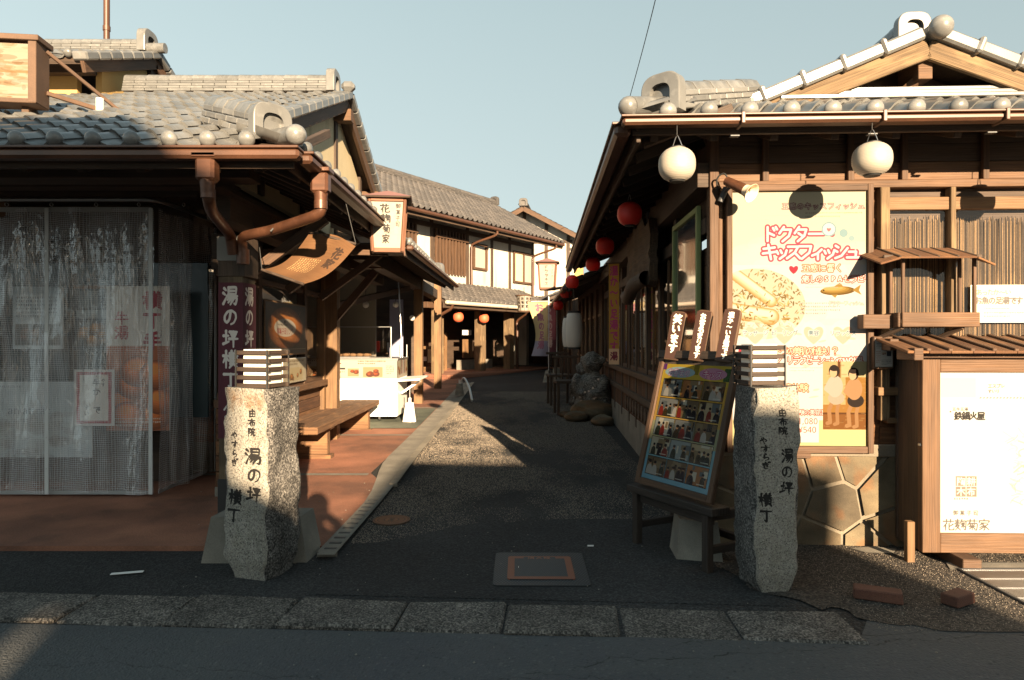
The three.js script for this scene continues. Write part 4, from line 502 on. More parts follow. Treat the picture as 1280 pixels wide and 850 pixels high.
// upper storey behind, at the left
{
  const U = thing('upper_house', 'upper storey with ochre plaster gable rising behind the curtained shop', 'house'), sl = 0.42, cs = 1 / Math.hypot(1, sl), VX = -5.4, RD = 10.3, RH = 5.78, ED = 8.55, EH = RH - sl * (RD - ED);
  add(U, 'roof_deck', slab([D(-10, EH, ED), D(VX, EH, ED), D(VX, RH, RD), D(-10, RH, RD)], 0.08, V(0, cs, sl * cs)), M.dark); add(U, 'roof_deck', slab([D(VX, RH, RD), D(VX, EH, 2 * RD - ED), D(-10, EH, 2 * RD - ED), D(-10, RH, RD)].reverse(), 0.08, V(0, cs, -sl * cs)), M.dark);
  const f = group(U, 'roof'); tileRoof(f, D(VX - 0.1, EH, ED), V(-1, 0, 0), V(0, sl * cs, -cs), [0, 12], 7, 0.262, 0.27, () => true, M.tile, { caps: true });
  ridge(U, D(-8.5, RH + 0.02, RD), D(VX - 0.15, RH + 0.02, RD), { courses: 4, w: 0.28 }); ridgeEnd(U, D(VX - 0.1, RH + 0.03, RD), V(1, 0, 0), 0.95, false);
  for (let i = 0; i < 7; i++) for (const s of [0, 1]) { const d = RD - 0.13 - i * 0.26; box(U, 'verge_tile', M.tile[i % 4], VX + 0.02, RH - sl * (RD - d) + 0.02, s ? d - 2 * RD : -d, 0.2, 0.11, 0.275, [s ? -0.4 : 0.4, 0, 0], 0.02); }
  cyl(U, 'verge_roll', M.tile[1], D(VX - 0.1, RH + 0.08, RD - 0.1), D(VX + 0.22, RH + 0.08, RD - 0.1), 0.075); beam(U, 'bargeboard', M.mid, D(VX + 0.02, RH - 0.1, RD), D(VX + 0.02, RH - 0.1 - sl * 1.75, RD + 1.75), 0.05, 0.18); beam(U, 'bargeboard', M.mid, D(VX + 0.02, RH - 0.1, RD), D(VX + 0.02, RH - 0.1 - sl * 1.75, RD - 1.75), 0.05, 0.18);
  { const sh = new THREE.Shape([[-9.1, 3], [-11.5, 3], [-11.5, 5.2], [-RD, RH - 0.1], [-9.1, 5.2]].map(([z, y]) => new THREE.Vector2(z, y))); const g = new THREE.ExtrudeGeometry(sh, { depth: 0.08, bevelEnabled: false }); g.rotateY(-Math.PI / 2); add(U, 'gable_wall', g, M.ochre, [-5.47, 0, 0]); }
  span(U, 'gable_post', M.dark, -5.48, -5.41, 3.5, RH - 0.1, -RD - 0.07, -RD + 0.07); span(U, 'front_wall', M.ochre, -10, -5.8, 4, 5.2, -9.2, -9.1); span(U, 'front_beam', M.dark, -10, -5.5, 5.0, 5.16, -9.05, -8.93); span(U, 'window', M.dark, -8.2, -6.2, 4.3, 4.95, -9.09, -9.05);
  const pole = thing('chimney_pole', 'thin rust brown pipe rising above the roof ridge', 'pipe', [-6.95, 5.6, -11.7]); cyl(pole, 'pipe', M.gutter, V(0, 0, 0), V(0, 4.2, 0), 0.05); cyl(pole, 'collar', M.gutter, V(0, 1.2, 0), V(0, 1.28, 0), 0.06);
}
{ // weathered sign box on struts over the roof
  const s = thing('roof_sign_box', 'weathered blank sign box on metal struts above the tiles', 'sign', [-4.75, 3.62, -6.2], 0.12);
  const face = canvasTex(512, 512, (x, w, h) => { rect(x, '#e2d6bc', 0, 0, w, h); for (let i = 0; i < 260; i++) { x.globalAlpha = 0.26; blob(x, ['#f1e6cd', '#a06a34', '#b98a5a', '#efe9dc', '#7a5030'][(rnd() * 5) | 0], rnd() * w, rnd() * h, rr(6, 70), rr(5, 26)); } x.globalAlpha = 0.6; rect(x, '#b98a4c', 0, 250, w, 22); x.globalAlpha = 1; });
  box(s, 'cabinet', M.rust, 0, 0.3, 0, 0.78, 0.5, 0.18); add(s, 'face', plate(0.77, 0.5), printed(face, { roughness: 0.85 }, 0.25), [0, 0.3, 0.0925]); for (const sx of [-0.42, 0.42]) box(s, 'side_frame', M.rust, sx, 0.3, 0.002, 0.07, 0.56, 0.22); box(s, 'top_frame', M.rust, 0, 0.6, 0, 0.96, 0.05, 0.26); box(s, 'bottom_frame', M.rust, 0, 0.035, 0, 0.9, 0.04, 0.22);
  beam(s, 'strut', M.rust, V(0.44, 0.56, -0.05), V(0.98, 0.1, -0.5), 0.03, 0.03); beam(s, 'strut', M.rust, V(0.46, 0.16, -0.05), V(0.98, 0.09, -0.5), 0.03, 0.04); cyl(s, 'insulator', M.white, V(0.8, -0.05, -0.32), V(0.8, 0.22, -0.32), 0.035); cyl(s, 'insulator_base', M.white, V(0.8, -0.08, -0.32), V(0.8, -0.01, -0.32), 0.08);
  for (const x of [-0.3, 0.3]) box(s, 'foot', M.rust, x, -0.06, -0.05, 0.06, 0.2, 0.1);
}
// ---------- right shop: boarded corner building under a hip-and-gable roof ----------
function clipPoly(poly, nx, ny, c) { const out = []; for (let i = 0; i < poly.length; i++) { const a = poly[i], b = poly[(i + 1) % poly.length], da = a[0] * nx + a[1] * ny - c, db = b[0] * nx + b[1] * ny - c; if (da <= 0) out.push(a); if (da * db < 0) { const t = da / (da - db); out.push([a[0] + (b[0] - a[0]) * t, a[1] + (b[1] - a[1]) * t]); } } return out; }
function rubble(parent, w, h, nx, ny, place, gap = 0.011) {      // irregular fitted stones on a w x h face
  const seeds = []; for (let tries = 0; seeds.length < nx * ny && tries < 900; tries++) { const q = [rr(0, w), rr(-0.05, h + 0.05)], far = rr(0.55, 1.1) * Math.sqrt(w * h / nx / ny); if (seeds.every((s) => Math.hypot(s[0] - q[0], s[1] - q[1]) > far)) seeds.push(q); }
  seeds.forEach((s, k) => {
    let poly = [[0, 0], [w, 0], [w, h], [0, h]];
    for (const q of seeds) if (q !== s) { const dx = q[0] - s[0], dy = q[1] - s[1], L = Math.hypot(dx, dy), ux = dx / L, uy = dy / L; poly = clipPoly(poly, ux, uy, ux * (s[0] + q[0]) / 2 + uy * (s[1] + q[1]) / 2 - gap); if (poly.length < 3) return; }
    const sh = new THREE.Shape(poly.map(([x, y]) => new THREE.Vector2(x, y))), g = new THREE.ExtrudeGeometry(sh, { depth: rr(0.03, 0.05), bevelEnabled: true, bevelSize: -0.008, bevelOffset: 0, bevelThickness: 0.01, bevelSegments: 1, curveSegments: 1 });
    const o = add(parent, 'stone', g, M.rubble[k % 4]); place(o);
  });
}
const shopRight = thing('shop_building', 'boarded timber corner shop with stone plinth and a small gable above its eaves', 'shop', [1.48, 0, -5.0], THREE.MathUtils.degToRad(-2.5));
{
  const R = shopRight, EH = 2.95, sl = 0.378, cs = 1 / Math.hypot(1, sl), OV = 0.53, SX = -0.66, RX = 1.77, GZ = -0.5, RH = EH + sl * (RX - SX);
  // plinth
  span(R, 'plinth_core', M.mortar, 0.03, 3.9, 0, 0.66, -0.3, -0.014); span(R, 'plinth_core', M.mortar, 0.035, 0.3, 0, 0.5, -9.5, -0.3);
  const pl = group(R, 'plinth'); rubble(pl, 1.95, 0.65, 7, 2, (o) => o.position.set(0.0, 0.004, -0.045), 0.014); span(R, 'plinth_coping', M.mortar, 0, 1.42, 0.655, 0.74, -0.2, 0.012);
  const pl2 = group(R, 'side_plinth'); rubble(pl2, 3, 0.46, 6, 2, (o) => { o.position.set(0.055, 0.004, -3.02); o.rotation.y = -Math.PI / 2; });
  span(R, 'plinth_pier', M.mortar, 1.42, 1.56, 0, 0.72, -0.12, 0.05);
  // boards of the front wall
  span(R, 'wall_core', M.dark, 0.02, 3.9, 0.7, 3.02, -0.16, -0.05); span(R, 'side_core', M.dark, 0.05, 0.12, 2.35, 3.1, -9.5, -0.16);
  for (let i = 0; i < 14; i++) { const y = 0.745 + i * 0.1365; add(R, 'wall_board', cbox(1.19, 0.146, 0.018, 0.004), M.plank[(i * 7 + (i >> 1)) % 4], [0.6, y + 0.068, -0.03], [0.07, 0, 0]); }
  for (let i = 0; i < 4; i++) add(R, 'wall_board', cbox(2.6, 0.13, 0.018, 0.004), M.plank[i], [2.5, 0.8 + i * 0.125, -0.032], [0.07, 0, 0]);
  for (let i = 0; i < 3; i++) { const y = 2.66 + i * 0.132; add(R, 'wall_board', cbox(3.85, 0.13, 0.02, 0.004), i ? M.dark : M.warm, [1.95, y + 0.07, -0.03], [0.03, 0, 0]); }
  span(R, 'header_rail', M.warm, -0.02, 3.9, 2.6, 2.655, -0.05, 0.03);
  for (const x of [0.37, 0.98, 1.36, 1.93, 2.6]) span(R, 'batten', M.mid, x - 0.022, x + 0.022, 2.655, 3.04, -0.018, 0.018);
  span(R, 'corner_post', M.mid, -0.035, 0.03, 0.7, 3.04, -0.08, 0.024); span(R, 'corner_trim', M.warm, 0.032, 0.06, 0.7, 2.6, -0.03, 0.012);
  // window with reed blinds behind its panes
  span(R, 'window_post', M.pale, 1.175, 1.24, 0.92, 2.6, -0.05, 0.045); span(R, 'window_mullion', M.pale, 1.67, 1.705, 1.15, 2.6, -0.04, 0.04); span(R, 'window_rail', M.amber, 1.24, 3.9, 2.44, 2.53, -0.045, 0.02); span(R, 'window_sill', M.amber, 1.15, 3.9, 1.1, 1.16, -0.05, 0.06); span(R, 'window_sill', M.amber, 1.22, 1.5, 0.9, 0.94, -0.04, 0.05);
  span(R, 'window_post', M.pale, 2.62, 2.66, 1.15, 2.6, -0.04, 0.04);
  for (const [x0, x1] of [[1.24, 1.67], [1.705, 2.62]]) {
    add(R, 'window_pane', plate(x1 - x0, 1.28), M.glass, [(x0 + x1) / 2, 1.8, -0.004]);
    const n = Math.round((x1 - x0) / 0.0062), im = new THREE.InstancedMesh(new THREE.CylinderGeometry(0.0026, 0.0026, 1.24, 5), mat(0.3, 0.2, 0.11, 0.7, { map: woodTex }), n), m4 = new THREE.Matrix4(), q = new THREE.Quaternion(), e = new THREE.Euler();
    for (let i = 0; i < n; i++) { q.setFromEuler(e.set(rr(-0.004, 0.004), rnd() * 6, rr(-0.006, 0.006))); m4.compose(V(x0 + (i + 0.5) * 0.0062 + rr(-0.0015, 0.0015), 1.78 + rr(-0.03, 0.01), -0.03 + rr(-0.002, 0.002)), q, V(1, rr(0.94, 1), 1)); im.setMatrixAt(i, m4); const c = rnd(), k = c < 0.45 ? 0.25 : c < 0.8 ? 0.75 : 1.7; im.setColorAt(i, new THREE.Color(k, k * 0.97, k * 0.9)); }
    im.name = 'reed_blind'; im.userData.kind = 'stuff'; im.castShadow = im.receiveShadow = true; R.add(im);
  }
  // eaves
  const up = V(0, cs, sl * cs);   // front slope normal
  const Pf = (x, z) => V(x, EH + sl * (OV - z), z), Pl = (x, z) => V(x, EH + sl * (x - SX), z);
  add(R, 'roof_deck', slab([Pf(SX, OV), Pf(5.2, OV), Pf(5.2, GZ - 0.3), Pf(SX + OV - GZ + 0.3, GZ - 0.3)], 0.07, up), M.dark);
  add(R, 'roof_deck', slab([Pl(SX, -8.5), Pl(SX, OV), Pl(SX + OV - GZ, GZ), Pl(RX, GZ), Pl(RX, -8.5)], 0.07, V(-sl * cs, cs, 0)), M.dark);
  add(R, 'roof_deck', slab([V(RX, RH, -8.5), V(RX, RH, GZ), V(4.47, EH, GZ), V(4.47, EH, -8.5)], 0.07, V(sl * cs, cs, 0)), M.dark);
  const roof = group(R, 'roof'); tileRoof(roof, V(SX, EH, OV), V(1, 0, 0), V(0, sl * cs, -cs), [0, 16], 6, 0.264, 0.25, (u, v) => u > v * cs - 0.04, M.tile, { caps: true });
  const lr = group(R, 'side_roof'); tileRoof(lr, V(SX, EH, OV), V(0, 0, -1), V(cs, sl * cs, 0), [0, 34], 11, 0.264, 0.25, (u, v) => (v * cs < 1.03 ? u > v * cs : u > OV - GZ) && v * cs < 2.6, M.tile, { merge: 'tile_field' });
  const rr2 = group(R, 'far_roof'); tileRoof(rr2, V(4.47, EH, GZ), V(0, 0, -1), V(-cs, sl * cs, 0), [0, 30], 11, 0.264, 0.25, (u, v) => v * cs < 2.6, M.tile, { merge: 'tile_field' });
  for (let z = OV - 0.5; z > -8; z -= 0.264) { const b = add(R, 'eave_cap', capGeo, M.tile[2], [SX - 0.03, EH + 0.07, z]); b.rotation.y = Math.PI / 2; }
  ridge(R, Pf(SX + 0.3, OV - 0.3).add(V(0, 0.03, 0)), Pf(SX + 1.12, OV - 1.12).add(V(0, 0.04, 0)), { courses: 3, w: 0.24, ch: 0.04, step: 0.26, capR: 0.085 });
  ridgeEnd(R, Pf(SX + 0.24, OV - 0.24).add(V(0, 0.03, 0)), V(-0.66, 0, 0.75), 0.72, false);
  { const c = cyl(R, 'corner_boss', M.tile[0], Pf(SX + 0.3, OV - 0.28).add(V(0, 0.08, 0)), V(SX - 0.02, EH + 0.09, OV + 0.0), 0.062, 0.066, 14); const b = add(R, 'corner_boss_end', new THREE.SphereGeometry(0.068, 14, 10), M.tile[1], [SX - 0.03, EH + 0.088, OV + 0.0]); }
  // gable
  for (const s of [-1, 1]) {
    beam(R, 'bargeboard', M.pale, V(RX, RH - 0.085, GZ + 0.06), V(RX + s * 1.75, RH - 0.085 - sl * 1.75, GZ + 0.06), 0.05, 0.15, undefined, 0.008);
    for (let i = 0; i < 5; i++) { const a = 0.06 + i * 0.31, o = beam(R, 'verge_tile', M.tile[i % 2], V(RX + s * a, RH + 0.035 - sl * a + 0.012, GZ + 0.02), V(RX + s * (a + 0.32), RH + 0.035 - sl * (a + 0.32), GZ + 0.02), 0.24, 0.1, undefined, 0.018); beam(R, 'verge_joint', M.tile[3], V(RX + s * (a + 0.28), RH + 0.05 - sl * (a + 0.28), GZ + 0.025), V(RX + s * (a + 0.325), RH + 0.05 - sl * (a + 0.325), GZ + 0.025), 0.27, 0.13, undefined, 0.02); }
  }
  ridgeEnd(R, V(RX - 0.06, RH + 0.02, GZ - 0.05), V(0, 0, 1), 0.62, false); { const n = cyl(R, 'boss_neck', M.tile[2], V(RX + 0.05, RH + 0.05, GZ - 0.1), V(RX + 0.05, RH + 0.05, GZ + 0.15), 0.07, 0.07, 14); add(R, 'ridge_boss', new THREE.SphereGeometry(0.088, 18, 12), M.tile[3], [RX + 0.05, RH + 0.05, GZ + 0.15]); }
  ridge(R, V(RX, RH + 0.02, -8), V(RX, RH + 0.02, GZ - 0.1), { courses: 4, w: 0.28, ch: 0.04, capR: 0.1 });
  { const sh = new THREE.Shape([[RX - 1.5, 3.2], [RX + 1.5, 3.2], [RX, RH - 0.1]].map((p) => new THREE.Vector2(...p))); add(R, 'gable_wall', new THREE.ExtrudeGeometry(sh, { depth: 0.05, bevelEnabled: false }), M.dark, [0, 0, GZ - 0.35]); }
  span(R, 'gable_strut', M.warm, RX - 0.05, RX + 0.06, RH - 0.3, RH - 0.1, GZ - 0.3, GZ + 0.02); beam(R, 'gable_brace', M.warm, V(RX - 0.2, RH - 0.46, GZ - 0.25), V(RX + 0.02, RH - 0.25, GZ - 0.03), 0.06, 0.07);
  for (let k = 0; k < 3; k++) span(R, 'gable_noshi', M.tile[0], RX - 1.15, RX + 1.15, 3.4 + k * 0.036, 3.432 + k * 0.036, GZ - 0.1 - k * 0.02, GZ + 0.1 - k * 0.03, 0.006);
  // rafters, soffit, gutters
  for (let x = -0.5; x < 3.9; x += 0.4) beam(R, 'rafter', M.dark, V(x, EH - 0.075, OV - 0.12), V(x, EH - 0.075 + sl * (OV - 0.12), 0.0), 0.055, 0.07);
  for (let z = 0.3; z > -8; z -= 0.4) beam(R, 'rafter', M.dark, V(SX + 0.1, EH - 0.09, z), V(0.05, EH - 0.09 + sl * (-0.05 - SX), z), 0.055, 0.07);
  span(R, 'fascia', M.dark, SX, 5.2, EH - 0.09, EH - 0.02, OV - 0.06, OV - 0.03); span(R, 'fascia', M.dark, SX + 0.03, SX + 0.06, EH - 0.13, EH - 0.02, -8.5, OV - 0.06);
  span(R, 'gutter', M.gutter, SX - 0.08, 5.2, EH - 0.065, EH - 0.015, OV + 0.01, OV + 0.12, 0.02); span(R, 'gutter_lip', M.gutter, SX - 0.09, 5.2, EH - 0.017, EH - 0.003, OV + 0.0, OV + 0.135); span(R, 'gutter', M.gutter, SX - 0.12, SX - 0.01, EH - 0.1, EH - 0.02, -8.6, OV - 0.01, 0.022); span(R, 'gutter_lip', M.gutter, SX - 0.135, SX, EH - 0.022, EH - 0.004, -8.6, OV - 0.01);
  for (const x of [0.02, 0.9, 1.65, 2.5]) { span(R, 'gutter_bracket', M.gutter, x - 0.012, x + 0.012, EH - 0.072, EH + 0.002, OV - 0.01, OV + 0.142); span(R, 'bracket_arm', M.iron, x - 0.05, x + 0.01, EH - 0.12, EH - 0.11, OV - 0.02, OV + 0.02, 0.002); }
  // lane side: wainscot, sill, posts, panes, boards
  span(R, 'eave_beam', M.dark, -0.12, 0.04, 2.62, 2.8, -8.6, 0.0); span(R, 'side_sill', M.mid, -0.08, 0.05, 1.02, 1.09, -8.4, -1.35); span(R, 'side_lintel', M.dark, -0.04, 0.05, 2.3, 2.42, -8.4, -0.1);
  for (const z of [-1.35, -2.2, -3.1, -4.0, -4.7, -5.6, -6.6, -7.6, -8.4]) span(R, 'side_post', M.dark, -0.025, 0.05, 0.35, 2.7, z - 0.06, z + 0.06);
  for (let i = 0; i < 8; i++) { const z0 = -1.41 - i * 0.9, z1 = z0 - 0.78; if (i === 6) continue; span(R, 'sash', M.mid, -0.01, 0.02, 1.09, 1.15, z1, z0); for (const z of [z0 - 0.03, (z0 + z1) / 2, z1 + 0.03]) span(R, 'sash', M.warm, -0.01, 0.02, 1.15, 2.3, z - 0.022, z + 0.022); add(R, 'window_pane', plate(0.74, 1.15), M.glass, [0.0, 1.72, (z0 + z1) / 2], [0, -Math.PI / 2, 0]); }
  for (let i = 0; i < 8; i++) span(R, 'window_cloth', [M.ochre, M.amber, M.cream][i % 3], 0.05, 0.06, 1.12, 2.2, -1.5 - i * 0.9 - 0.42, -1.5 - i * 0.9); span(R, 'window_lining', M.interior, 0.9, 0.95, 0.4, 2.6, -8.5, -0.2); span(R, 'inner_shelf', M.amber, 0.2, 0.5, 1.1, 1.14, -5, -1.4); for (let i = 0; i < 9; i++) span(R, 'inner_card', [M.cream, M.ochre, M.amber][i % 3], 0.3, 0.33, 1.14, 1.4 + 0.25 * rnd(), -1.5 - i * 0.36 - 0.24, -1.5 - i * 0.36);
  for (let z = -1.45; z > -8.3; z -= 0.15) span(R, 'wainscot_board', M.plank[(Math.abs(z * 20) | 0) % 4 ? 3 : 1], -0.015, 0.02, 0.46, 1.02, z - 0.145, z, 0.006);
  span(R, 'wainscot_rail', M.dark, -0.05, 0.02, 0.72, 0.8, -8.4, -1.35); for (let i = 0; i < 13; i++) add(R, 'hanging_plate', new THREE.CylinderGeometry(0.1, 0.1, 0.02, 6), M.mid, [-0.062, 0.62 + 0.0, -1.6 - i * 0.26], [0, 0, Math.PI / 2]);
  for (let i = 0; i < 16; i++) { const y = 0.56 + i * 0.137; if (y > 2.2) break; span(R, 'side_board', M.plank[(i * 5) % 4], -0.005, 0.03, y, y + 0.14, -1.28, -0.09, 0.005); }
  span(R, 'side_base', M.concrete, -0.02, 0.05, 0, 0.46, -8.4, -3.0);
  span(R, 'rear_wall', M.dark, 0.1, 4, 0, 3.1, -8.6, -8.5); span(R, 'end_wall', M.dark, 3.85, 3.95, 0, 3, -8.5, -0.1);
}
const RT = THREE.MathUtils.degToRad(-2.5);
const inR = (x, y, z) => { const v = V(x, y, z).applyAxisAngle(V(0, 1, 0), RT).add(V(1.48, 0, -5)); return [v.x, v.y, v.z]; };
{ // big fish-spa poster in its wooden frame
  const p = thing('poster', 'large pale poster about fish foot baths in a brown timber frame', 'poster', inR(0.6, 1.655, 0.02), RT), w = 0.965, h = 1.84;
  const t = canvasTex(1020, 1945, (x, W, H) => {
    rect(x, '#fbf7dc', 0, 0, W, H); for (let i = 0; i < 60; i++) { x.globalAlpha = 0.35; blob(x, '#fff8ea', rnd() * W, rr(400, 700), rr(60, 240), rr(40, 120)); } x.globalAlpha = 1;
    rect(x, '#f6f4f6', 0, 560, W, 1190); for (let i = 0; i < 90; i++) { x.globalAlpha = 0.4; blob(x, ['#fffdf8', '#eceef6', '#fdeee6'][i % 3], rnd() * W, rr(520, 1750), rr(40, 160), rr(20, 80)); } x.globalAlpha = 1; rect(x, '#f2e9ac', 0, 1750, W, 195);
    outlined(x, '五感のキッスフィッシュ', 380, 86, 52, 5, 4, '#94485c', '#fff4e6', 1.1); fineLines(x, 560, 160, 420, 2, 26, 12, '#c8bca0'); fineLines(x, 50, 180, 380, 2, 28, 11, '#d8c8d8');
    outlined(x, 'ドクター・', 230, 260, 128, 18, 13, '#c25a74', '#fff', 0.9); outlined(x, 'キッスフィッシュ', 225, 396, 128, 18, 13, '#c25a74', '#fff', 0.7);
    blob(x, '#9cc4cf', 735, 290, 56, 56); blob(x, '#fff', 735, 290, 46, 46); heart(x, '#e58a94', 735, 290, 22); blob(x, '#a8ccd4', 845, 320, 32, 32); blob(x, '#b4d4da', 905, 360, 22, 22); for (let i = 0; i < 5; i++) blob(x, '#c4dce0', 935 + rr(-6, 6), 395 + i * 26, 9 - i, 9 - i);
    heart(x, '#c43a50', 470, 590, 46); outlined(x, '五感に響く', 530, 555, 62, 6, 6, '#cf7a4e', '#fff6e8', 1); outlined(x, '癒しのSPAセラピー', 530, 640, 60, 6, 6, '#cc5c46', '#fff', 0.86);
    x.save(); x.beginPath(); x.ellipse(200, 860, 360, 270, 0.12, 0, 7); x.clip(); rect(x, '#e4dcc6', -200, 540, 900, 700); for (let i = 0; i < 330; i++) blob(x, ['#9c8a5e', '#c4b48a', '#857246'][i % 3], rr(-60, 580), rr(600, 1130), rr(8, 20), rr(3, 7), rr(0, 3));
    for (const [a, b, c, d, r] of [[-40, 580, 300, 840, 46], [-60, 900, 300, 960, 62]]) for (let k = 0; k < 8; k++) { x.strokeStyle = ['#c49a5c', '#d8b078', '#e4c290', '#ecd0a6', '#f1dcb8', '#f5e5c8', '#f8ecd6', '#fbf3e4'][k]; x.lineWidth = r * 2 - k * r * 0.2; x.lineCap = 'round'; x.beginPath(); x.moveTo(a, b - k * 3); x.lineTo(c, d - k * 3); x.stroke(); } for (let i = 0; i < 90; i++) blob(x, ['#b99a58', '#8f7440', '#d8c080'][i % 3], rr(40, 430), rr(760, 1060), rr(10, 26), rr(3, 7), rr(0, 3)); x.restore();
    x.save(); x.translate(800, 760); x.rotate(-0.04); for (let k = 0; k < 5; k++) blob(x, ['#7a5a22', '#98742e', '#b48e40', '#caa658', '#dcbc74'][k], -8 * k, -k * 5, 130 - k * 14, 34 - k * 5); x.fillStyle = '#b89448'; x.beginPath(); x.moveTo(110, 0); x.lineTo(176, -40); x.lineTo(160, 4); x.lineTo(178, 40); x.fill(); x.beginPath(); x.moveTo(-30, -30); x.lineTo(20, -62); x.lineTo(46, -28); x.fill(); x.beginPath(); x.moveTo(-50, 28); x.lineTo(-20, 54); x.lineTo(0, 28); x.fill(); blob(x, '#20180c', -104, -8, 6, 6); x.restore();
    fineLines(x, 520, 850, 300, 4, 26, 12, '#b8aeb0'); outlined(x, 'ドクターフィッシュ', 730, 838, 34, 3, 3, '#eeb4b0', '#fff8f4', 0.86); fineLines(x, 560, 705, 400, 2, 24, 9, '#c8c0c4');
    ['マッサージ', 'ピーリング', '美容', 'リラックス'].forEach((s, i) => { const a = 180 + i * 220; heart(x, '#e89c74', a, 1080, 100); x.globalAlpha = 0.55; blob(x, '#fff', a, 1080, 96, 96); x.globalAlpha = 1; outlined(x, s, a - s.length * 20, 1062, 42, 4, 4, '#fff', '#5c8496', 0.95); });
    for (let i = 0; i < 26; i++) { x.globalAlpha = 0.45; blob(x, '#f2c2a8', rnd() * W, rr(980, 1740), rr(20, 40), rr(6, 12), rr(-0.4, 0.4)); } x.globalAlpha = 1;
    heart(x, '#c43a50', 85, 1225, 44); outlined(x, 'クレオパトラの美肌の秘訣！？', 130, 1188, 66, 6, 6, '#cf6a50', '#fff4d8', 0.72); outlined(x, 'マッサージとリラクゼーションのW効果', 130, 1262, 62, 6, 6, '#c8553e', '#fff', 0.76); fineLines(x, 440, 1345, 300, 2, 22, 9, '#c8c0c4');
    heart(x, '#c43a50', 90, 1500, 44); outlined(x, '五感の体感体験', 140, 1470, 66, 6, 6, '#cf6c44', '#fff2d0', 0.95); outlined(x, '体験の美容温湯', 470, 1668, 44, 4, 5, '#cc5c48', '#fff', 0.9);
    rect(x, '#fff', 450, 1730, 210, 190); x.fillStyle = '#c0503c'; x.font = '62px sans-serif'; x.textAlign = 'left'; x.textBaseline = 'alphabetic'; x.fillText('1,080', 500, 1780); x.fillText('¥540', 505, 1845);
    x.save(); x.beginPath(); x.rect(690, 1300, 330, 520); x.clip(); rect(x, '#b8843e', 690, 1300, 330, 520); rect(x, '#d8bc86', 690, 1300, 170, 330); rect(x, '#7a4a1a', 800, 1300, 22, 330); rect(x, '#e0cfa0', 830, 1300, 200, 120); rect(x, '#96602a', 690, 1700, 330, 120); rect(x, '#6e431c', 690, 1690, 330, 14); for (let i = 0; i < 120; i++) { x.globalAlpha = 0.2; rect(x, rnd() < 0.5 ? '#f0e0b4' : '#5a3a18', rr(690, 1020), rr(1300, 1820), rr(4, 50), rr(2, 12)); } x.globalAlpha = 1;
    for (const [a, b, top, bot, leg] of [[770, 1380, '#d0c8bc', '#c4baa8', '#b98a5e'], [915, 1400, '#c79a70', '#33261f', '#bd8f62']]) { x.strokeStyle = leg; x.lineWidth = 30; x.lineCap = 'round'; x.beginPath(); x.moveTo(a, b + 200); x.lineTo(a - 34, b + 290); x.lineTo(a - 26, b + 385); x.lineTo(a - 46, b + 392); x.stroke(); x.lineWidth = 27; x.beginPath(); x.moveTo(a + 46, b + 200); x.lineTo(a + 26, b + 296); x.lineTo(a + 30, b + 392); x.lineTo(a + 8, b + 400); x.stroke(); blob(x, bot, a + 20, b + 200, 62, 50); blob(x, top, a + 10, b + 110, 60, 84); x.strokeStyle = top; x.lineWidth = 26; x.beginPath(); x.moveTo(a - 30, b + 70); x.lineTo(a - 60, b + 130); x.lineTo(a, b + 180); x.stroke(); blob(x, '#2a1a12', a + 4, b - 6, 40, 48); blob(x, '#ecc49c', a - 2, b + 6, 28, 36); blob(x, '#2a1a12', a + 6, b - 26, 36, 20); } x.restore();
    fineLines(x, 470, 1870, 90, 1, 20, 16, '#d0a04c');
  });
  add(p, 'print', plate(w, h), printed(t, { roughness: 0.8, specularIntensity: 0.3 }, 0.265), [0, 0, 0.012]); box(p, 'backing', M.dark, 0, 0, -0.004, w + 0.02, h + 0.02, 0.024);
  for (const s of [-1, 1]) { box(p, 'frame_stile', M.mid, s * (w / 2 + 0.018), 0, 0.01, 0.04, h + 0.1, 0.055); box(p, 'frame_rail', M.mid, 0, s * (h / 2 + 0.026), 0.01, w - 0.006, 0.05, 0.052); } box(p, 'ledge', M.mid, -0.02, -h / 2 - 0.07, 0.0, 0.2, 0.04, 0.05);
}
{ // gooseneck spotlight on the corner
  const l = thing('wall_spotlight', 'bronze wall spotlight with white glass flare clamped at the corner of the boards', 'lamp', inR(0.05, 2.56, 0.06), RT);
  cyl(l, 'clamp', M.iron, V(-0.02, -0.06, 0), V(0.02, 0.04, 0.01), 0.022); cyl(l, 'stem', M.iron, V(0, 0, 0), V(0.03, 0.03, 0.1), 0.012); cyl(l, 'housing', M.copper, V(0.0, 0.07, 0.09), V(0.1, -0.02, 0.2), 0.032, 0.04, 16); const g = new THREE.LatheGeometry([[0.04, 0], [0.045, 0.024], [0.058, 0.046], [0.068, 0.058], [0.065, 0.061], [0.054, 0.046], [0.036, 0.016]].map((q) => new THREE.Vector2(...q)), 20), o = add(l, 'flare', g, mat(0.75, 0.62, 0.45, 0.4), [0.1, -0.02, 0.2]); o.quaternion.setFromUnitVectors(V(0, 1, 0), V(0.1, -0.09, 0.11).normalize());
  tube(l, 'flex', M.black, [V(-0.04, 0.02, 0.0), V(-0.05, 0.1, 0.03), V(-0.01, 0.13, 0.06), V(0.02, 0.08, 0.08)], 0.006);
}
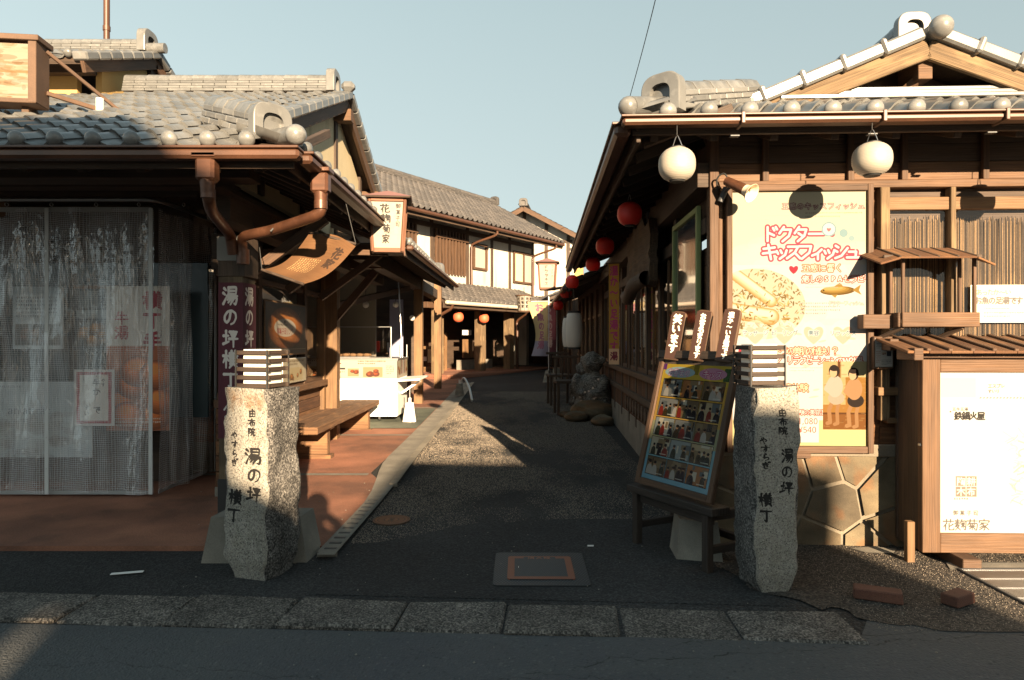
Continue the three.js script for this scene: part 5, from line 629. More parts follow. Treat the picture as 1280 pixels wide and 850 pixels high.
{ // roofed shelf on the window
  const s = thing('roofed_shelf', 'small open wooden shelf with its own board roof fixed to the window', 'shelf', inR(1.4, 1.6, 0.05), RT);
  box(s, 'tray_front', M.warm, 0.08, 0.04, 0.19, 0.52, 0.1, 0.02); box(s, 'tray_side', M.mid, -0.19, 0.04, 0.08, 0.02, 0.1, 0.2); box(s, 'tray_side', M.mid, 0.33, 0.04, 0.08, 0.02, 0.1, 0.2); box(s, 'tray_base', M.mid, 0.07, 0.0, 0.08, 0.5, 0.015, 0.2); box(s, 'tray_end', M.mid, -0.3, 0.03, 0.06, 0.2, 0.1, 0.1);
  for (const x of [-0.17, 0.31]) for (const z of [0.02, 0.185]) box(s, 'post', M.mid, x, 0.26, z, 0.022, 0.44, 0.022);
  for (const x of [-0.16, 0.25]) beam(s, 'bracket', M.dark, V(x, -0.01, 0.16), V(x - 0.1, -0.1, -0.02), 0.03, 0.03);
  for (let i = 0; i < 6; i++) { const x = -0.3 + i * 0.127; box(s, 'roof_board', M.plank[(i + 1) % 4], x, 0.5 + (i === 0 ? -0.015 : i === 5 ? -0.02 : 0.008), 0.12, 0.132, 0.014, 0.34, [0.3, 0, i === 0 ? 0.3 : i === 5 ? -0.4 : 0], 0.003); if (i) box(s, 'roof_batten', M.dark, x - 0.062, 0.515, 0.12, 0.016, 0.012, 0.345, [0.3, 0, 0], 0.003); }
  box(s, 'roof_rail', M.dark, 0.02, 0.475, 0.2, 0.66, 0.024, 0.02);
}
{ // notices
  const n = thing('notice_box', 'small white notice in a wooden holder beside the poster', 'sign', inR(1.17, 1.41, 0.06), RT); box(n, 'holder', M.mid, 0, 0, 0, 0.14, 0.23, 0.07);
  add(n, 'print', plate(0.12, 0.2), printed(canvasTex(240, 400, (x, w, h) => { rect(x, '#f4f0e8', 0, 0, w, h); fineLines(x, 16, 20, 90, 6, 22, 12, '#5a6a78'); rect(x, '#d8604e', 140, 30, 60, 60); rect(x, '#fff', 152, 42, 36, 36); food(x, 90, 190, 60, 40, [200, 80, 50], '#e8d8c0', 3); rect(x, '#3a4a5c', 160, 180, 60, 70); fineLines(x, 16, 180, 60, 6, 30, 14, '#c86050'); fineLines(x, 90, 300, 130, 4, 22, 12, '#4a5a68'); })), [0, 0, 0.0365]);
  const c = thing('window_sign', 'cream sign about the warm fish foot bath standing in the window', 'sign', inR(2.03, 1.76, 0.012), RT); box(c, 'board', M.white, 0, 0, 0, 0.42, 0.27, 0.008);
  add(c, 'print', plate(0.41, 0.26), printed(canvasTex(820, 520, (x, w, h) => { rect(x, '#f6ecc4', 0, 0, w, h); rect(x, '#fdf8e4', 14, 14, w - 28, h - 28); x.strokeStyle = x.fillStyle = '#c9a24e'; row(x, 'あったか～い', 60, 50, 88, 10, 0.92); x.strokeStyle = x.fillStyle = '#3c2a2e'; row(x, 'お魚の足湯です！', 40, 160, 108, 16, 0.88); fineLines(x, 180, 320, 560, 1, 30, 18, '#d8c070'); fineLines(x, 170, 380, 600, 2, 50, 20, '#8a7868'); })), [0, 0, 0.006]);
}
{ // roofed notice case at the right
  const k = thing('notice_case', 'white notice panel in a brown timber case with a slatted board roof', 'notice board', [2.75, 0, -4.6], -0.03), W = 1.42, H = 1.31, y0 = 0.075;
  for (const s of [0, 1]) { box(k, 'frame_stile', M.warm, s ? W - 0.06 : 0.06, y0 + H / 2, 0, 0.12, H, 0.06); box(k, 'frame_rail', M.warm, W / 2, s ? y0 + H - 0.05 : y0 + 0.065, 0, W - 0.24, s ? 0.1 : 0.13, 0.056); }
  box(k, 'side_panel', M.dark, 0.02, y0 + H / 2, -0.17, 0.03, H, 0.28); box(k, 'back_panel', M.dark, W / 2, y0 + H / 2, -0.3, W, H, 0.03); box(k, 'side_panel', M.dark, W - 0.02, y0 + H / 2, -0.17, 0.03, H, 0.28);
  add(k, 'print', plate(W - 0.23, H - 0.22), printed(canvasTex(1190, 1090, (x, w, h) => {
    rect(x, '#fbf8f2', 0, 0, w, h); x.strokeStyle = x.fillStyle = '#3a3634'; rect(x, '#f4efe6', 20, 40, 230, 130); x.fillStyle = '#4a4440'; x.strokeStyle = '#4a4440'; row(x, 'エスプレ', 330, 80, 28, 3); row(x, 'すいり', 330, 116, 26, 3); x.fillStyle = '#8a9098'; for (let i = 0; i < 40; i++) { x.beginPath(); x.moveTo(280 + i * 22, 168); x.lineTo(290 + i * 22, 168); x.lineTo(284 + i * 22, 178); x.lineTo(274 + i * 22, 178); x.fill(); }
    x.fillStyle = '#33302f'; row(x, '鉄鍋火屋', 108, 268, 54, 8, 0.92, 0.4); row(x, '五牛五湯', 96, 238, 24, 2.4, 1.1); rect(x, '#d8704e', 78, 262, 10, 10);
    rect(x, '#a5968c', 118, 700, 138, 138); x.fillStyle = x.strokeStyle = '#fbf8f2'; [['陶', 124, 706], ['木', 124, 774], ['耕', 192, 706], ['布', 192, 774]].forEach(([c, a, b]) => glyph(x, c, a, b, 58, 7)); rect(x, '#fbf8f2', 184, 700, 5, 138); rect(x, '#fbf8f2', 118, 766, 138, 5); x.fillStyle = '#a5968c'; fineLines(x, 108, 846, 160, 1, 20, 14, '#a5968c');
    x.fillStyle = '#7a726c'; row(x, '御菓子司', 100, 930, 34, 3.4, 1.3, 0.4); row(x, '花麹菊家', 30, 986, 82, 7, 0.95, 0.5);
    x.globalAlpha = 0.5; for (let i = 0; i < 240; i++) { x.strokeStyle = ['#d8cbb8', '#c8b8a0', '#e4dacb'][i % 3]; x.lineWidth = rr(3, 12); const a = rr(480, 1150), b = rr(420, 900); x.beginPath(); x.moveTo(a, b); x.quadraticCurveTo(a + rr(-40, 40), b + rr(-40, 40), a + rr(-70, 70), b + rr(-60, 60)); x.stroke(); } x.globalAlpha = 1;
  }), { roughness: 0.7, specularIntensity: 0.4 }, 0.33), [W / 2, y0 + H / 2 + 0.01, 0.006]);
  for (let i = 0; i < 12; i++) { const x = -0.1 + i * 0.14; box(k, 'roof_board', M.plank[i % 4], x, y0 + H + 0.085, -0.08, 0.138, 0.018, 0.5, [0.2, 0, 0], 0.003); box(k, 'roof_batten', M.mid, x + 0.066, y0 + H + 0.1, -0.08, 0.028, 0.02, 0.505, [0.2, 0, 0], 0.004); }
  box(k, 'roof_rail', M.mid, W / 2, y0 + H + 0.02, 0.06, W + 0.1, 0.05, 0.03); for (const z of [-0.24, 0.06]) box(k, 'roof_bearer', M.mid, -0.1, y0 + H + 0.035 - z * 0.2, z, 0.06, 0.08, 0.22);
  for (const x of [0.24, 1.2]) box(k, 'foot', M.mid, x, 0.038, -0.08, 0.12, 0.075, 0.5); box(k, 'stake', M.amber, -0.07, 0.14, 0.0, 0.05, 0.28, 0.05); 
  box(k, 'latch', M.steel, 0.0, y0 + 0.72, 0.0, 0.015, 0.02, 0.03);
}
// ---------- white two-storey house where the lane bends ----------
{
  // local x runs along its front (away and to the right), local z towards the lane; origin at the foot of the third porch post
  const ry = Math.atan2(0.836, 0.549), B = thing('white_house', 'two-storey white plaster house with dark timbers and a tiled porch roof', 'house', [-0.115, 0, -24.5], ry), g0 = G(24.5), X0 = -9, X1 = 3.5, UE = 5.45, LE = 2.68, sl = 0.55, cs = 1 / Math.hypot(1, sl);
  // upper wall stands 1 m behind the porch posts
  const wz = -1.0;
  span(B, 'wall', M.plaster, X0, X1 - 0.2, 3.0, 5.6, wz - 0.2, wz); span(B, 'end_wall', M.plaster, X1 - 0.4, X1 - 0.2, 0, 5.6, -7, wz - 0.2); span(B, 'rear_wall', M.plaster, X0, X1 - 0.4, 0, 5.6, -7.2, -7); span(B, 'upper_floor', M.dark, X0, X1 - 0.3, 2.75, 2.95, -7, wz);
  for (const x of [-5.5, -3.1, -1.15, 0.35, 1.55, 3.25]) span(B, 'wall_post', M.dark, x - 0.07, x + 0.07, 2.95, 5.5, wz - 0.02, wz + 0.035); span(B, 'wall_rail', M.dark, X0, X1 - 0.2, 5.2, 5.36, wz - 0.02, wz + 0.04); span(B, 'wall_rail', M.dark, X0, X1 - 0.2, 2.98, 3.14, wz - 0.02, wz + 0.05);
  // lattice screens
  for (const [a, b] of [[-5.4, -3.9], [-3.0, -1.25]]) { span(B, 'lattice_back', M.dark, a, b, 3.9, 5.2, wz, wz + 0.03); for (let x = a + 0.06; x < b; x += 0.17) span(B, 'lattice_bar', M.mid, x - 0.035, x + 0.035, 3.72, 5.2, wz + 0.05, wz + 0.12); span(B, 'lattice_rail', M.mid, a, b, 4.9, 4.98, wz + 0.12, wz + 0.15); }
  const win = (x, y, w, h, n) => { span(B, 'window_glass', mat(0.3, 0.28, 0.25, 0.1), x - w / 2, x + w / 2, y - h / 2, y + h / 2, wz, wz + 0.03); for (const s of [-1, 1]) { box(B, 'window_frame', M.mid, x + s * (w / 2 - 0.04), y, wz + 0.06, 0.08, h, 0.08); box(B, 'window_frame', M.mid, x, y + s * (h / 2 - 0.04), wz + 0.058, w, 0.08, 0.07); } for (let i = 1; i < n; i++) box(B, 'window_mullion', M.mid, x - w / 2 + i * w / n, y, wz + 0.056, 0.06, h, 0.06); };
  win(-0.45, 4.5, 0.85, 0.95, 1); win(2.5, 4.35, 1.5, 1.25, 2); span(B, 'window_blind', M.cream, 1.8, 2.45, 3.8, 4.9, wz + 0.03, wz + 0.045);
  // roofs
  const main = (o, ex, s, cols, rows, W) => { const g = group(B, 'roof'); tileRoof(g, o, ex, s, cols, rows, W, 0.3, () => true, M.farTile, { merge: 'tile_field' }); };
  const ez = 0.0, depth = 3.4, RY = UE + sl * depth;
  add(B, 'roof_deck', slab([V(X0, UE, ez), V(X1 + 0.5, UE, ez), V(X1 + 0.5, RY, ez - depth), V(X0, RY, ez - depth)], 0.1, V(0, cs, sl * cs)), M.dark); add(B, 'roof_deck', slab([V(X0, RY, ez - depth), V(X1 + 0.5, RY, ez - depth), V(X1 + 0.5, UE, ez - 2 * depth), V(X0, UE, ez - 2 * depth)], 0.1, V(0, cs, -sl * cs)), M.dark);
  main(V(X0, UE, ez + 0.05), V(1, 0, 0), V(0, sl * cs, -cs), [0, 48], 13, 0.27); main(V(X0, UE, ez - 2 * depth), V(1, 0, 0), V(0, sl * cs, cs), [0, 48], 13, 0.27);
  ridge(B, V(X0, RY + 0.03, ez - depth), V(X1 + 0.5, RY + 0.03, ez - depth), { courses: 3, w: 0.3, ch: 0.05, capR: 0.1, mats: M.farTile, step: 0.5 }); ridgeEnd(B, V(X1 + 0.5, RY + 0.05, ez - depth), V(1, 0, 0), 1, false, [...M.farTile, ...M.farTile]);
  beam(B, 'bargeboard', M.mid, V(X1 + 0.5, RY - 0.12, ez - depth), V(X1 + 0.5, UE - 0.12, ez), 0.08, 0.24); span(B, 'fascia', M.dark, X0, X1 + 0.5, UE - 0.24, UE - 0.06, ez - 0.06, ez - 0.02); beam(B, 'gutter', M.gutter, V(X0, UE - 0.1, ez + 0.1), V(X1 + 0.4, UE - 0.1, ez + 0.1), 0.13, 0.1, undefined, 0.03);
  for (let x = X0 + 0.2; x < X1; x += 0.5) beam(B, 'rafter', M.mid, V(x, UE - 0.2, ez - 0.03), V(x, UE - 0.2 + sl * 1.0, wz), 0.08, 0.1);
  for (const x of [-1.15, 3.0]) { tube(B, 'downpipe', M.gutter, [V(x + 0.3, UE - 0.14, ez + 0.08), V(x + 0.3, UE - 0.3, ez), V(x + 0.14, UE - 0.55, wz + 0.2), V(x + 0.1, UE - 0.8, wz + 0.12), V(x + 0.1, 3.2, wz + 0.12)], 0.045, 30, 8); }
  // porch roof
  const pz = 0.75, pd = 1.75, psl = 0.42, pcs = 1 / Math.hypot(1, psl);
  add(B, 'porch_deck', slab([V(-4.6, LE, pz), V(2.2, LE, pz), V(2.2, LE + psl * pd, pz - pd), V(-4.6, LE + psl * pd, pz - pd)], 0.08, V(0, pcs, psl * pcs)), M.dark); const pr = group(B, 'porch_roof'); tileRoof(pr, V(-4.6, LE, pz), V(1, 0, 0), V(0, psl * pcs, -pcs), [0, 25], 7, 0.272, 0.27, () => true, M.farTile, { merge: 'tile_field', caps: true });
  beam(B, 'gutter', mat(0.5, 0.42, 0.34, 0.5), V(-4.6, LE - 0.06, pz + 0.08), V(2.2, LE - 0.06, pz + 0.08), 0.13, 0.11, undefined, 0.03); span(B, 'porch_fascia', M.dark, -4.6, 2.2, LE - 0.22, LE - 0.06, pz - 0.06, pz - 0.02);
  for (const x of [-4.0, -1.75, 0.0]) { span(B, 'porch_post', M.pale, x - 0.14, x + 0.14, g0 - 0.2, LE + 0.1, -0.14, 0.14, 0.01); } span(B, 'porch_beam', M.mid, -4.6, 2.2, LE - 0.2, LE - 0.02, -0.1, 0.1);
  for (const x of [-4.0, 0.35]) tube(B, 'downpipe', M.gutter, [V(x - 0.25, LE - 0.1, pz + 0.05), V(x - 0.25, LE - 0.25, pz - 0.05), V(x + (x < 0 ? -0.25 : -0.1), LE - 0.5, 0.2), V(x + (x < 0 ? -0.25 : -0.1), LE - 0.8, 0.2), V(x + (x < 0 ? -0.25 : -0.1), g0 - 0.1, 0.2)], 0.05, 24, 8);
  // ground floor: dark shop front with lit sills and doors
  span(B, 'shop_front', M.dark, X0, X1 - 0.4, g0 - 0.3, 2.8, -2.3, -2.2); for (const x of [-3.6, -2.95, -2.3]) { span(B, 'door_stile', M.amber, x - 0.05, x + 0.05, g0 - 0.1, 1.75, -1.1, -1.02); } span(B, 'door_rail', M.amber, -3.65, -2.25, 1.2, 1.3, -1.095, -1.03); span(B, 'door_rail', M.amber, -3.65, -2.25, g0 - 0.1, g0 + 0.2, -1.09, -1.035);
  span(B, 'base_wall', M.concrete, -1.7, 0.2, g0 - 0.2, g0 + 0.38, -1.05, -0.85); span(B, 'shop_panel', M.amber, -1.5, -0.95, g0 + 0.45, g0 + 1.1, -0.95, -0.9); span(B, 'shop_panel', M.warm, -0.6, -0.05, g0 + 0.45, g0 + 1.0, -1.15, -1.1); span(B, 'shop_card', M.white, -1.5, -1.0, g0 + 1.25, g0 + 1.42, -0.95, -0.92); for (let i = 0; i < 6; i++) span(B, 'shop_card', [M.white, M.cream, M.redPaper][i % 3], -3.55 + i * 0.24, -3.4 + i * 0.24, g0 + 0.1 + 0.3 * rnd(), g0 + 0.5 + 0.5 * rnd(), -1.6, -1.56);
  structure('porch_floor', new THREE.BoxGeometry(7, 0.12, 2.3), M.red).position.set(0, 0, 0); const pf = scene.getObjectByName('porch_floor'); pf.position.copy(V(-1.2, g0 - 0.02, -0.2).applyAxisAngle(V(0, 1, 0), ry).add(V(-0.115, 0, -24.5))); pf.rotation.y = ry;
}
{ // house farther along, gable towards the left
  const ry = 1.45, F = thing('far_house', 'distant white plaster house with a dark timber gable beyond the bend', 'house', [3.75, 0, -33.5], ry), sl = 0.54, cs = 1 / Math.hypot(1, sl), RY = 8.1, w = 3.2;
  span(F, 'wall', M.plaster, 0.6, 11, 0, RY - sl * w + 0.1, -2 * w + 0.7, -0.9);
  { const sh = new THREE.Shape([[0.7, 3], [2 * w - 0.7, 3], [2 * w - 0.7, RY - sl * (w - 0.7) - 0.05], [w, RY - 0.12], [0.7, RY - sl * (w - 0.7) - 0.05]].map((p) => new THREE.Vector2(...p))); const g = new THREE.ExtrudeGeometry(sh, { depth: 0.12, bevelEnabled: false }); g.rotateY(Math.PI / 2); add(F, 'gable_wall', g, M.plaster, [0.5, 0, 0]); }
  for (const z of [-1, -2.1, -3.2, -4.3, -5.4]) span(F, 'gable_post', M.dark, 0.44, 0.52, 3, RY - sl * Math.abs(-z - w) - 0.15, z - 0.08, z + 0.08); span(F, 'gable_rail', M.dark, 0.44, 0.52, 6.35, 6.5, -5.6, -0.8);
  for (const s of [0, 1]) { const a = V(-0.1, RY - sl * w, s ? -2 * w : 0), b = V(11, RY - sl * w, s ? -2 * w : 0), c = V(11, RY, -w), d = V(-0.1, RY, -w), up = V(0, cs, s ? -sl * cs : sl * cs); add(F, 'roof_deck', slab(s ? [d, c, b, a] : [a, b, c, d], 0.1, up), M.dark); const g = group(F, 'roof'); tileRoof(g, a, V(1, 0, 0), V(0, sl * cs, s ? cs : -cs), [0, 40], 13, 0.275, 0.3, () => true, M.farTile, { merge: 'tile_field' }); }
  ridge(F, V(0, RY + 0.03, -w), V(11, RY + 0.03, -w), { courses: 3, w: 0.3, ch: 0.05, capR: 0.1, mats: M.farTile, step: 0.6 }); ridgeEnd(F, V(-0.1, RY + 0.05, -w), V(-1, 0, 0), 1, false, [...M.farTile, ...M.farTile]); beam(F, 'bargeboard', M.mid, V(-0.12, RY - 0.1, -w), V(-0.12, RY - 0.1 - sl * w, 0), 0.08, 0.22); beam(F, 'bargeboard', M.mid, V(-0.12, RY - 0.1, -w), V(-0.12, RY - 0.1 - sl * w, -2 * w), 0.08, 0.22); cyl(F, 'vent_pipe', M.concrete, V(4.2, RY - 0.1, -w - 0.4), V(4.2, RY + 0.75, -w - 0.4), 0.1, 0.08);
  span(F, 'lean_to', M.ochre, 1.5, 4, 3.4, 6.0, -0.92, -0.3); beam(F, 'lean_to_roof', M.farTile[0], V(0.4, 6.05, -0.2), V(5, 6.05, -0.2), 1.4, 0.12);
}
{ // dark shop closing the view where the lane turns
  const K = thing('lane_shop', 'dark timber shop front closing the view where the lane turns', 'shop', [-0.6, 0, -29.6], -0.12), g = 0.45, sl = 0.42, cs = 1 / Math.hypot(1, sl);
  span(K, 'wall', M.dark, 0, 3.4, g, 3.3, -0.2, 0); for (let i = 0; i < 18; i++) span(K, 'wall_board', M.plank[i % 2 ? 3 : 1], i * 0.188 + 0.005, i * 0.188 + 0.183, g, 1.15, 0.0, 0.03); for (const x of [0.05, 1.15, 2.25, 3.35]) span(K, 'post', M.mid, x - 0.08, x + 0.08, g, 2.9, 0.0, 0.1); for (const x of [0.6, 1.7, 2.8]) { span(K, 'window_pane', M.iron, x - 0.45, x + 0.45, 1.2, 2.2, 0.0, 0.03); span(K, 'window_bar', M.mid, x - 0.03, x + 0.03, 1.2, 2.2, 0.03, 0.06); } span(K, 'lintel', M.mid, 0, 3.4, 2.22, 2.36, 0.0, 0.08);
  add(K, 'roof_deck', slab([V(-0.3, 2.75, 0.9), V(3.7, 2.75, 0.9), V(3.7, 2.75 + sl * 1.6, -0.7), V(-0.3, 2.75 + sl * 1.6, -0.7)], 0.08, V(0, cs, sl * cs)), M.dark); const r = group(K, 'roof'); tileRoof(r, V(-0.3, 2.75, 0.9), V(1, 0, 0), V(0, sl * cs, -cs), [0, 14], 6, 0.28, 0.27, () => true, M.farTile, { merge: 'tile_field' });
}
// ---------- lower shops along the right of the lane ----------
{
  const N = thing('lane_shop', 'low dark timber shop beyond the corner shop with dim windows', 'shop', [1.86, 0, -13.6], THREE.MathUtils.degToRad(-1)), g0 = 0.1, sl = 0.4, cs = 1 / Math.hypot(1, sl), L = 7;
  span(N, 'wall', M.dark, 0, 0.1, g0, 2.9, -L, 0); span(N, 'front_wall', M.dark, 0, 3.4, g0, 2.9, -0.1, 0.0); add(N, 'roof_deck', slab([V(-0.75, 2.56, -L), V(-0.75, 2.56, 0.4), V(2, 3.66, 0.4), V(2, 3.66, -L)], 0.08, V(-sl * cs, cs, 0)), M.dark); const g = group(N, 'roof'); tileRoof(g, V(-0.75, 2.56, 0.4), V(0, 0, -1), V(cs, sl * cs, 0), [0, 27], 10, 0.27, 0.27, () => true, M.farTile, { merge: 'tile_field' }); for (let i = 0; i < 5; i++) box(N, 'verge_tile', M.tile[i % 4], -0.6 + i * 0.27, 2.68 + i * 0.108, 0.4, 0.28, 0.09, 0.2, [0, 0, 0.38], 0.02);
  span(N, 'gutter', M.gutter, -0.88, -0.77, 2.46, 2.54, -L, 0.4, 0.02); for (let z = -0.1; z > -L; z -= 1.15) { span(N, 'post', M.mid, -0.06, 0, g0, 2.6, z - 0.12, z); span(N, 'window_frame', M.amber, -0.03, 0.0, 1.05, 1.1, z - 1.0, z - 0.2); span(N, 'window_frame', M.amber, -0.03, 0, 2.0, 2.05, z - 1.0, z - 0.2); span(N, 'window_glass', mat(0.12, 0.1, 0.07, 0.1), -0.015, 0.0, 1.1, 2.0, z - 1.0, z - 0.2); span(N, 'window_frame', M.amber, -0.028, 0.0, 1.1, 2.0, z - 0.62, z - 0.57); } for (let i = 0; i < 6; i++) span(N, 'wall_board', M.plank[3], -0.02, 0.0, g0 + i * 0.15, g0 + 0.14 + i * 0.15, -L, 0);
  const Q = thing('lane_shop', 'farthest dark shop front closing the right side of the lane', 'shop', [1.9, 0, -21.5], 0.05); span(Q, 'wall', M.dark, 0, 0.1, 0.2, 3.2, -9, 0); span(Q, 'front_wall', M.dark, 0, 3.2, 0.2, 3.2, -0.1, 0); add(Q, 'roof_deck', slab([V(-0.8, 2.8, -9), V(-0.8, 2.8, 0.4), V(2, 3.9, 0.4), V(2, 3.9, -9)], 0.08, V(-sl * cs, cs, 0)), M.dark); const q = group(Q, 'roof'); tileRoof(q, V(-0.8, 2.8, 0.4), V(0, 0, -1), V(cs, sl * cs, 0), [0, 34], 10, 0.27, 0.27, () => true, M.farTile, { merge: 'tile_field' }); for (let z = -0.3; z > -8; z -= 1.3) { span(Q, 'post', M.mid, -0.06, 0, 0.2, 2.8, z - 0.12, z); span(Q, 'window_glass', mat(0.12, 0.1, 0.07, 0.1), -0.015, 0, 1.1, 2.1, z - 1.1, z - 0.2); }
}
// ---------- canopy over the food stall, left of the lane ----------
{
  const C = thing('stall_canopy', 'low hipped tile canopy on timber posts over the food stall', 'canopy'), EX = -1.4, E0 = 8.85, E1 = 15.2, EH = 2.76, sl = 0.4, cs = 1 / Math.hypot(1, sl);
  add(C, 'roof_deck', slab([D(EX, EH, E0), D(EX + 0.1, EH, E1), D(-3.0, EH + sl * 1.6, E1 - 0.2), D(-3.0, EH + sl * 1.6, E0 + 1.6)], 0.08, V(sl * cs, cs, 0)), M.dark); add(C, 'roof_deck', slab([D(-3.4, EH, E0), D(EX, EH, E0), D(-3.0, EH + sl * 1.6, E0 + 1.6), D(-3.4, EH + sl * 1.6, E0 + 1.6)], 0.08, V(0, cs, sl * cs)), M.dark);
  const s = group(C, 'roof'); tileRoof(s, D(EX, EH, E0), V(0, 0, -1), V(-cs, sl * cs, 0), [0, 24], 6, 0.262, 0.27, (u, v) => u > v * cs, M.tile, { caps: true }); ridgeEnd(C, D(EX - 0.25, EH + 0.14, E1 - 0.2), V(0.5, 0, -0.86), 0.8, true); ridgeEnd(C, D(EX - 0.2, EH + 0.12, E0 + 0.2), V(0.7, 0, 0.7), 0.7, true); ridge(C, D(EX - 0.3, EH + 0.14, E0 + 0.3), D(-2.9, EH + sl * 1.5 + 0.05, E0 + 1.5), { courses: 2, w: 0.2, step: 0.3, ch: 0.04 });
  span(C, 'fascia', M.warm, -2.75, EX, EH - 0.13, EH - 0.02, -E0 - 0.0, -E0 + 0.05); beam(C, 'gutter', M.gutter, D(EX + 0.07, EH - 0.06, E0), D(EX + 0.17, EH - 0.06, E1), 0.1, 0.07, undefined, 0.02); beam(C, 'fascia', M.dark, D(EX - 0.01, EH - 0.1, E0 + 0.1), D(EX + 0.09, EH - 0.1, E1), 0.03, 0.12);
  for (const [x, d, m] of [[-1.97, 14.4, M.amber], [-2.62, 9.95, M.amber], [-1.9, 17.5, M.amber]]) span(C, 'post', m, x - 0.09, x + 0.09, 0, EH + 0.2, -d - 0.09, -d + 0.09); span(C, 'beam', M.dark, -2.1, -1.9, EH - 0.2, EH + 0.02, -17.5, -9); span(C, 'beam', M.mid, -6, -1.9, EH - 0.22, EH - 0.02, -10.05, -9.9); beam(C, 'brace', M.mid, D(-2.62, 1.75, 9.93), D(-1.98, 2.5, 9.93), 0.08, 0.1); beam(C, 'brace', M.mid, D(-2.6, 2.0, 10), D(-2.0, 2.5, 13.2), 0.08, 0.1);
  for (let d = 9.2; d < 15; d += 0.45) beam(C, 'rafter', M.dark, D(EX - 0.02, EH - 0.12, d), D(-2.9, EH - 0.12 + sl * 1.5, d), 0.06, 0.07); span(C, 'back_wall', M.dark, -6, -2.2, 0, 3.3, -16.6, -16.5); span(C, 'ceiling', M.dark, -6, -2.1, 3.22, 3.3, -16.5, -10); span(C, 'hanging_cloth', mat(0.36, 0.36, 0.5, 0.9, { map: clothTex }), -2.72, -2.42, 1.0, 2.4, -15.2, -15.16); for (const [x, y, d] of [[-2.7, 2.15, 12.6], [-2.3, 2.2, 13.5], [-2.05, 1.95, 14]]) { add(C, 'bulb', new THREE.SphereGeometry(0.06, 12, 8), M.paper, D(x, y, d)); cyl(C, 'flex', M.black, D(x, y + 0.05, d), D(x, 3.2, d), 0.006, 0.006, 6); }
  const lr = add(C, 'shelf', cbox(1.8, 0.04, 0.4), M.mid, D(-3.6, 1.2, 15.8)); for (let i = 0; i < 12; i++) span(C, 'goods_box', [M.cream, M.redPaper, M.amber, M.white][i % 4], -4.4 + i * 0.14, -4.3 + i * 0.14, 1.22, 1.35 + 0.15 * rnd(), -15.75, -15.65);
}
// ---------- carved stone markers with louvred lamps ----------
function marker(label, pos, ry, w, h, dp, s0, stainTop, layout) {
  const t = thing('stone_marker', label, 'stone marker', pos, ry, 'stone markers at the mouth of the lane');
  const front = canvasTex(440, Math.round(440 * h / w), (x, W, H) => {
    rect(x, '#c4c0b8', 0, 0, W, H); for (let i = 0; i < 200; i++) { x.globalAlpha = 0.1; blob(x, ['#8d8a85', '#e2ddd2', '#a89a86'][i % 3], rnd() * W, rnd() * H, rr(10, 70), rr(10, 90)); } x.globalAlpha = 1; speck(x, W, H, 16000, 0.7, ['#6d6b69', '#e9e5dc', '#9d9994', '#474645', '#c9b9a2']); for (let i = 0; i < 7000; i++) { x.globalAlpha = 0.25 + 0.5 * rnd(); blob(x, ['#6a6763', '#f0ece2', '#5a5754', '#dcd2c2', '#8a857e'][(rnd() * 5) | 0], rnd() * W, rnd() * H, rr(2.5, 7.5), rr(2.5, 6), rnd() * 3); } x.globalAlpha = 1;
    if (stainTop) for (let i = 0; i < 34; i++) { x.globalAlpha = 0.12; blob(x, '#8a5026', rr(40, W * 0.95), rr(10, 150), rr(8, 34), rr(14, 60)); } x.globalAlpha = 1;
    x.fillStyle = '#1d1916'; for (const [s, cx, cy, sz, lw] of layout) column(x, s, cx * W - sz * W / 2, cy * H, sz * W, lw * W, 0.75, 1.12);
  });
  const fm = printed(front, { roughness: 0.88, bumpMap: graniteBump, bumpScale: 0.004 }); fm.color.setRGB(0.48, 0.47, 0.45);
  const g = new THREE.BoxGeometry(w, h, dp, 14, 46, 14), p = g.attributes.position; g.translate(0, h / 2, 0);
  const N = (x, y, z, s, f) => n3(x * f + 50 + s, y * f + 50, z * f + 50, s0) - 0.5;
  for (let i = 0; i < p.count; i++) {
    let x = p.getX(i), y = p.getY(i), z = p.getZ(i); const ex = Math.abs(x) / (w / 2), ez = Math.abs(z) / (dp / 2), edge = Math.max(0, Math.min(ex, ez) - 0.8) * 5;
    const big = 0.032, sm = 0.018, dx = big * N(x, y, z, 1, 5) + sm * N(x, y, z, 2, 17), dz = (z > dp / 2 - 0.001 ? 0.3 : 1) * (big * N(x, y, z, 3, 5) + sm * N(x, y, z, 4, 19));
    const chip = edge * (0.02 + 0.03 * N(x, y, z, 7, 12)), base = sstep(0.16 - y, 0, 0.16) * 0.05;
    p.setXYZ(i, x + dx - Math.sign(x) * (chip + base * (0.6 + N(x, y, z, 8, 9))), y + (y > h - 0.01 ? 0.03 * N(x, 0, z, 5, 8) : 0), z + dz - Math.sign(z) * (chip * 0.6 + base * 0.5));
  }
  g.computeVertexNormals(); const uv = g.attributes.uv, gr = g.groups; for (const q of gr) if (q.materialIndex !== 4) { const seen = new Set(); for (let i = q.start; i < q.start + q.count; i++) { const k = g.index.array[i]; if (!seen.has(k)) { seen.add(k); uv.setXY(k, uv.getX(k) * dp, uv.getY(k) * h); } } }
  add(t, 'block', g, [M.granite, M.granite, M.granite, M.granite, fm, M.granite]); return t;
}
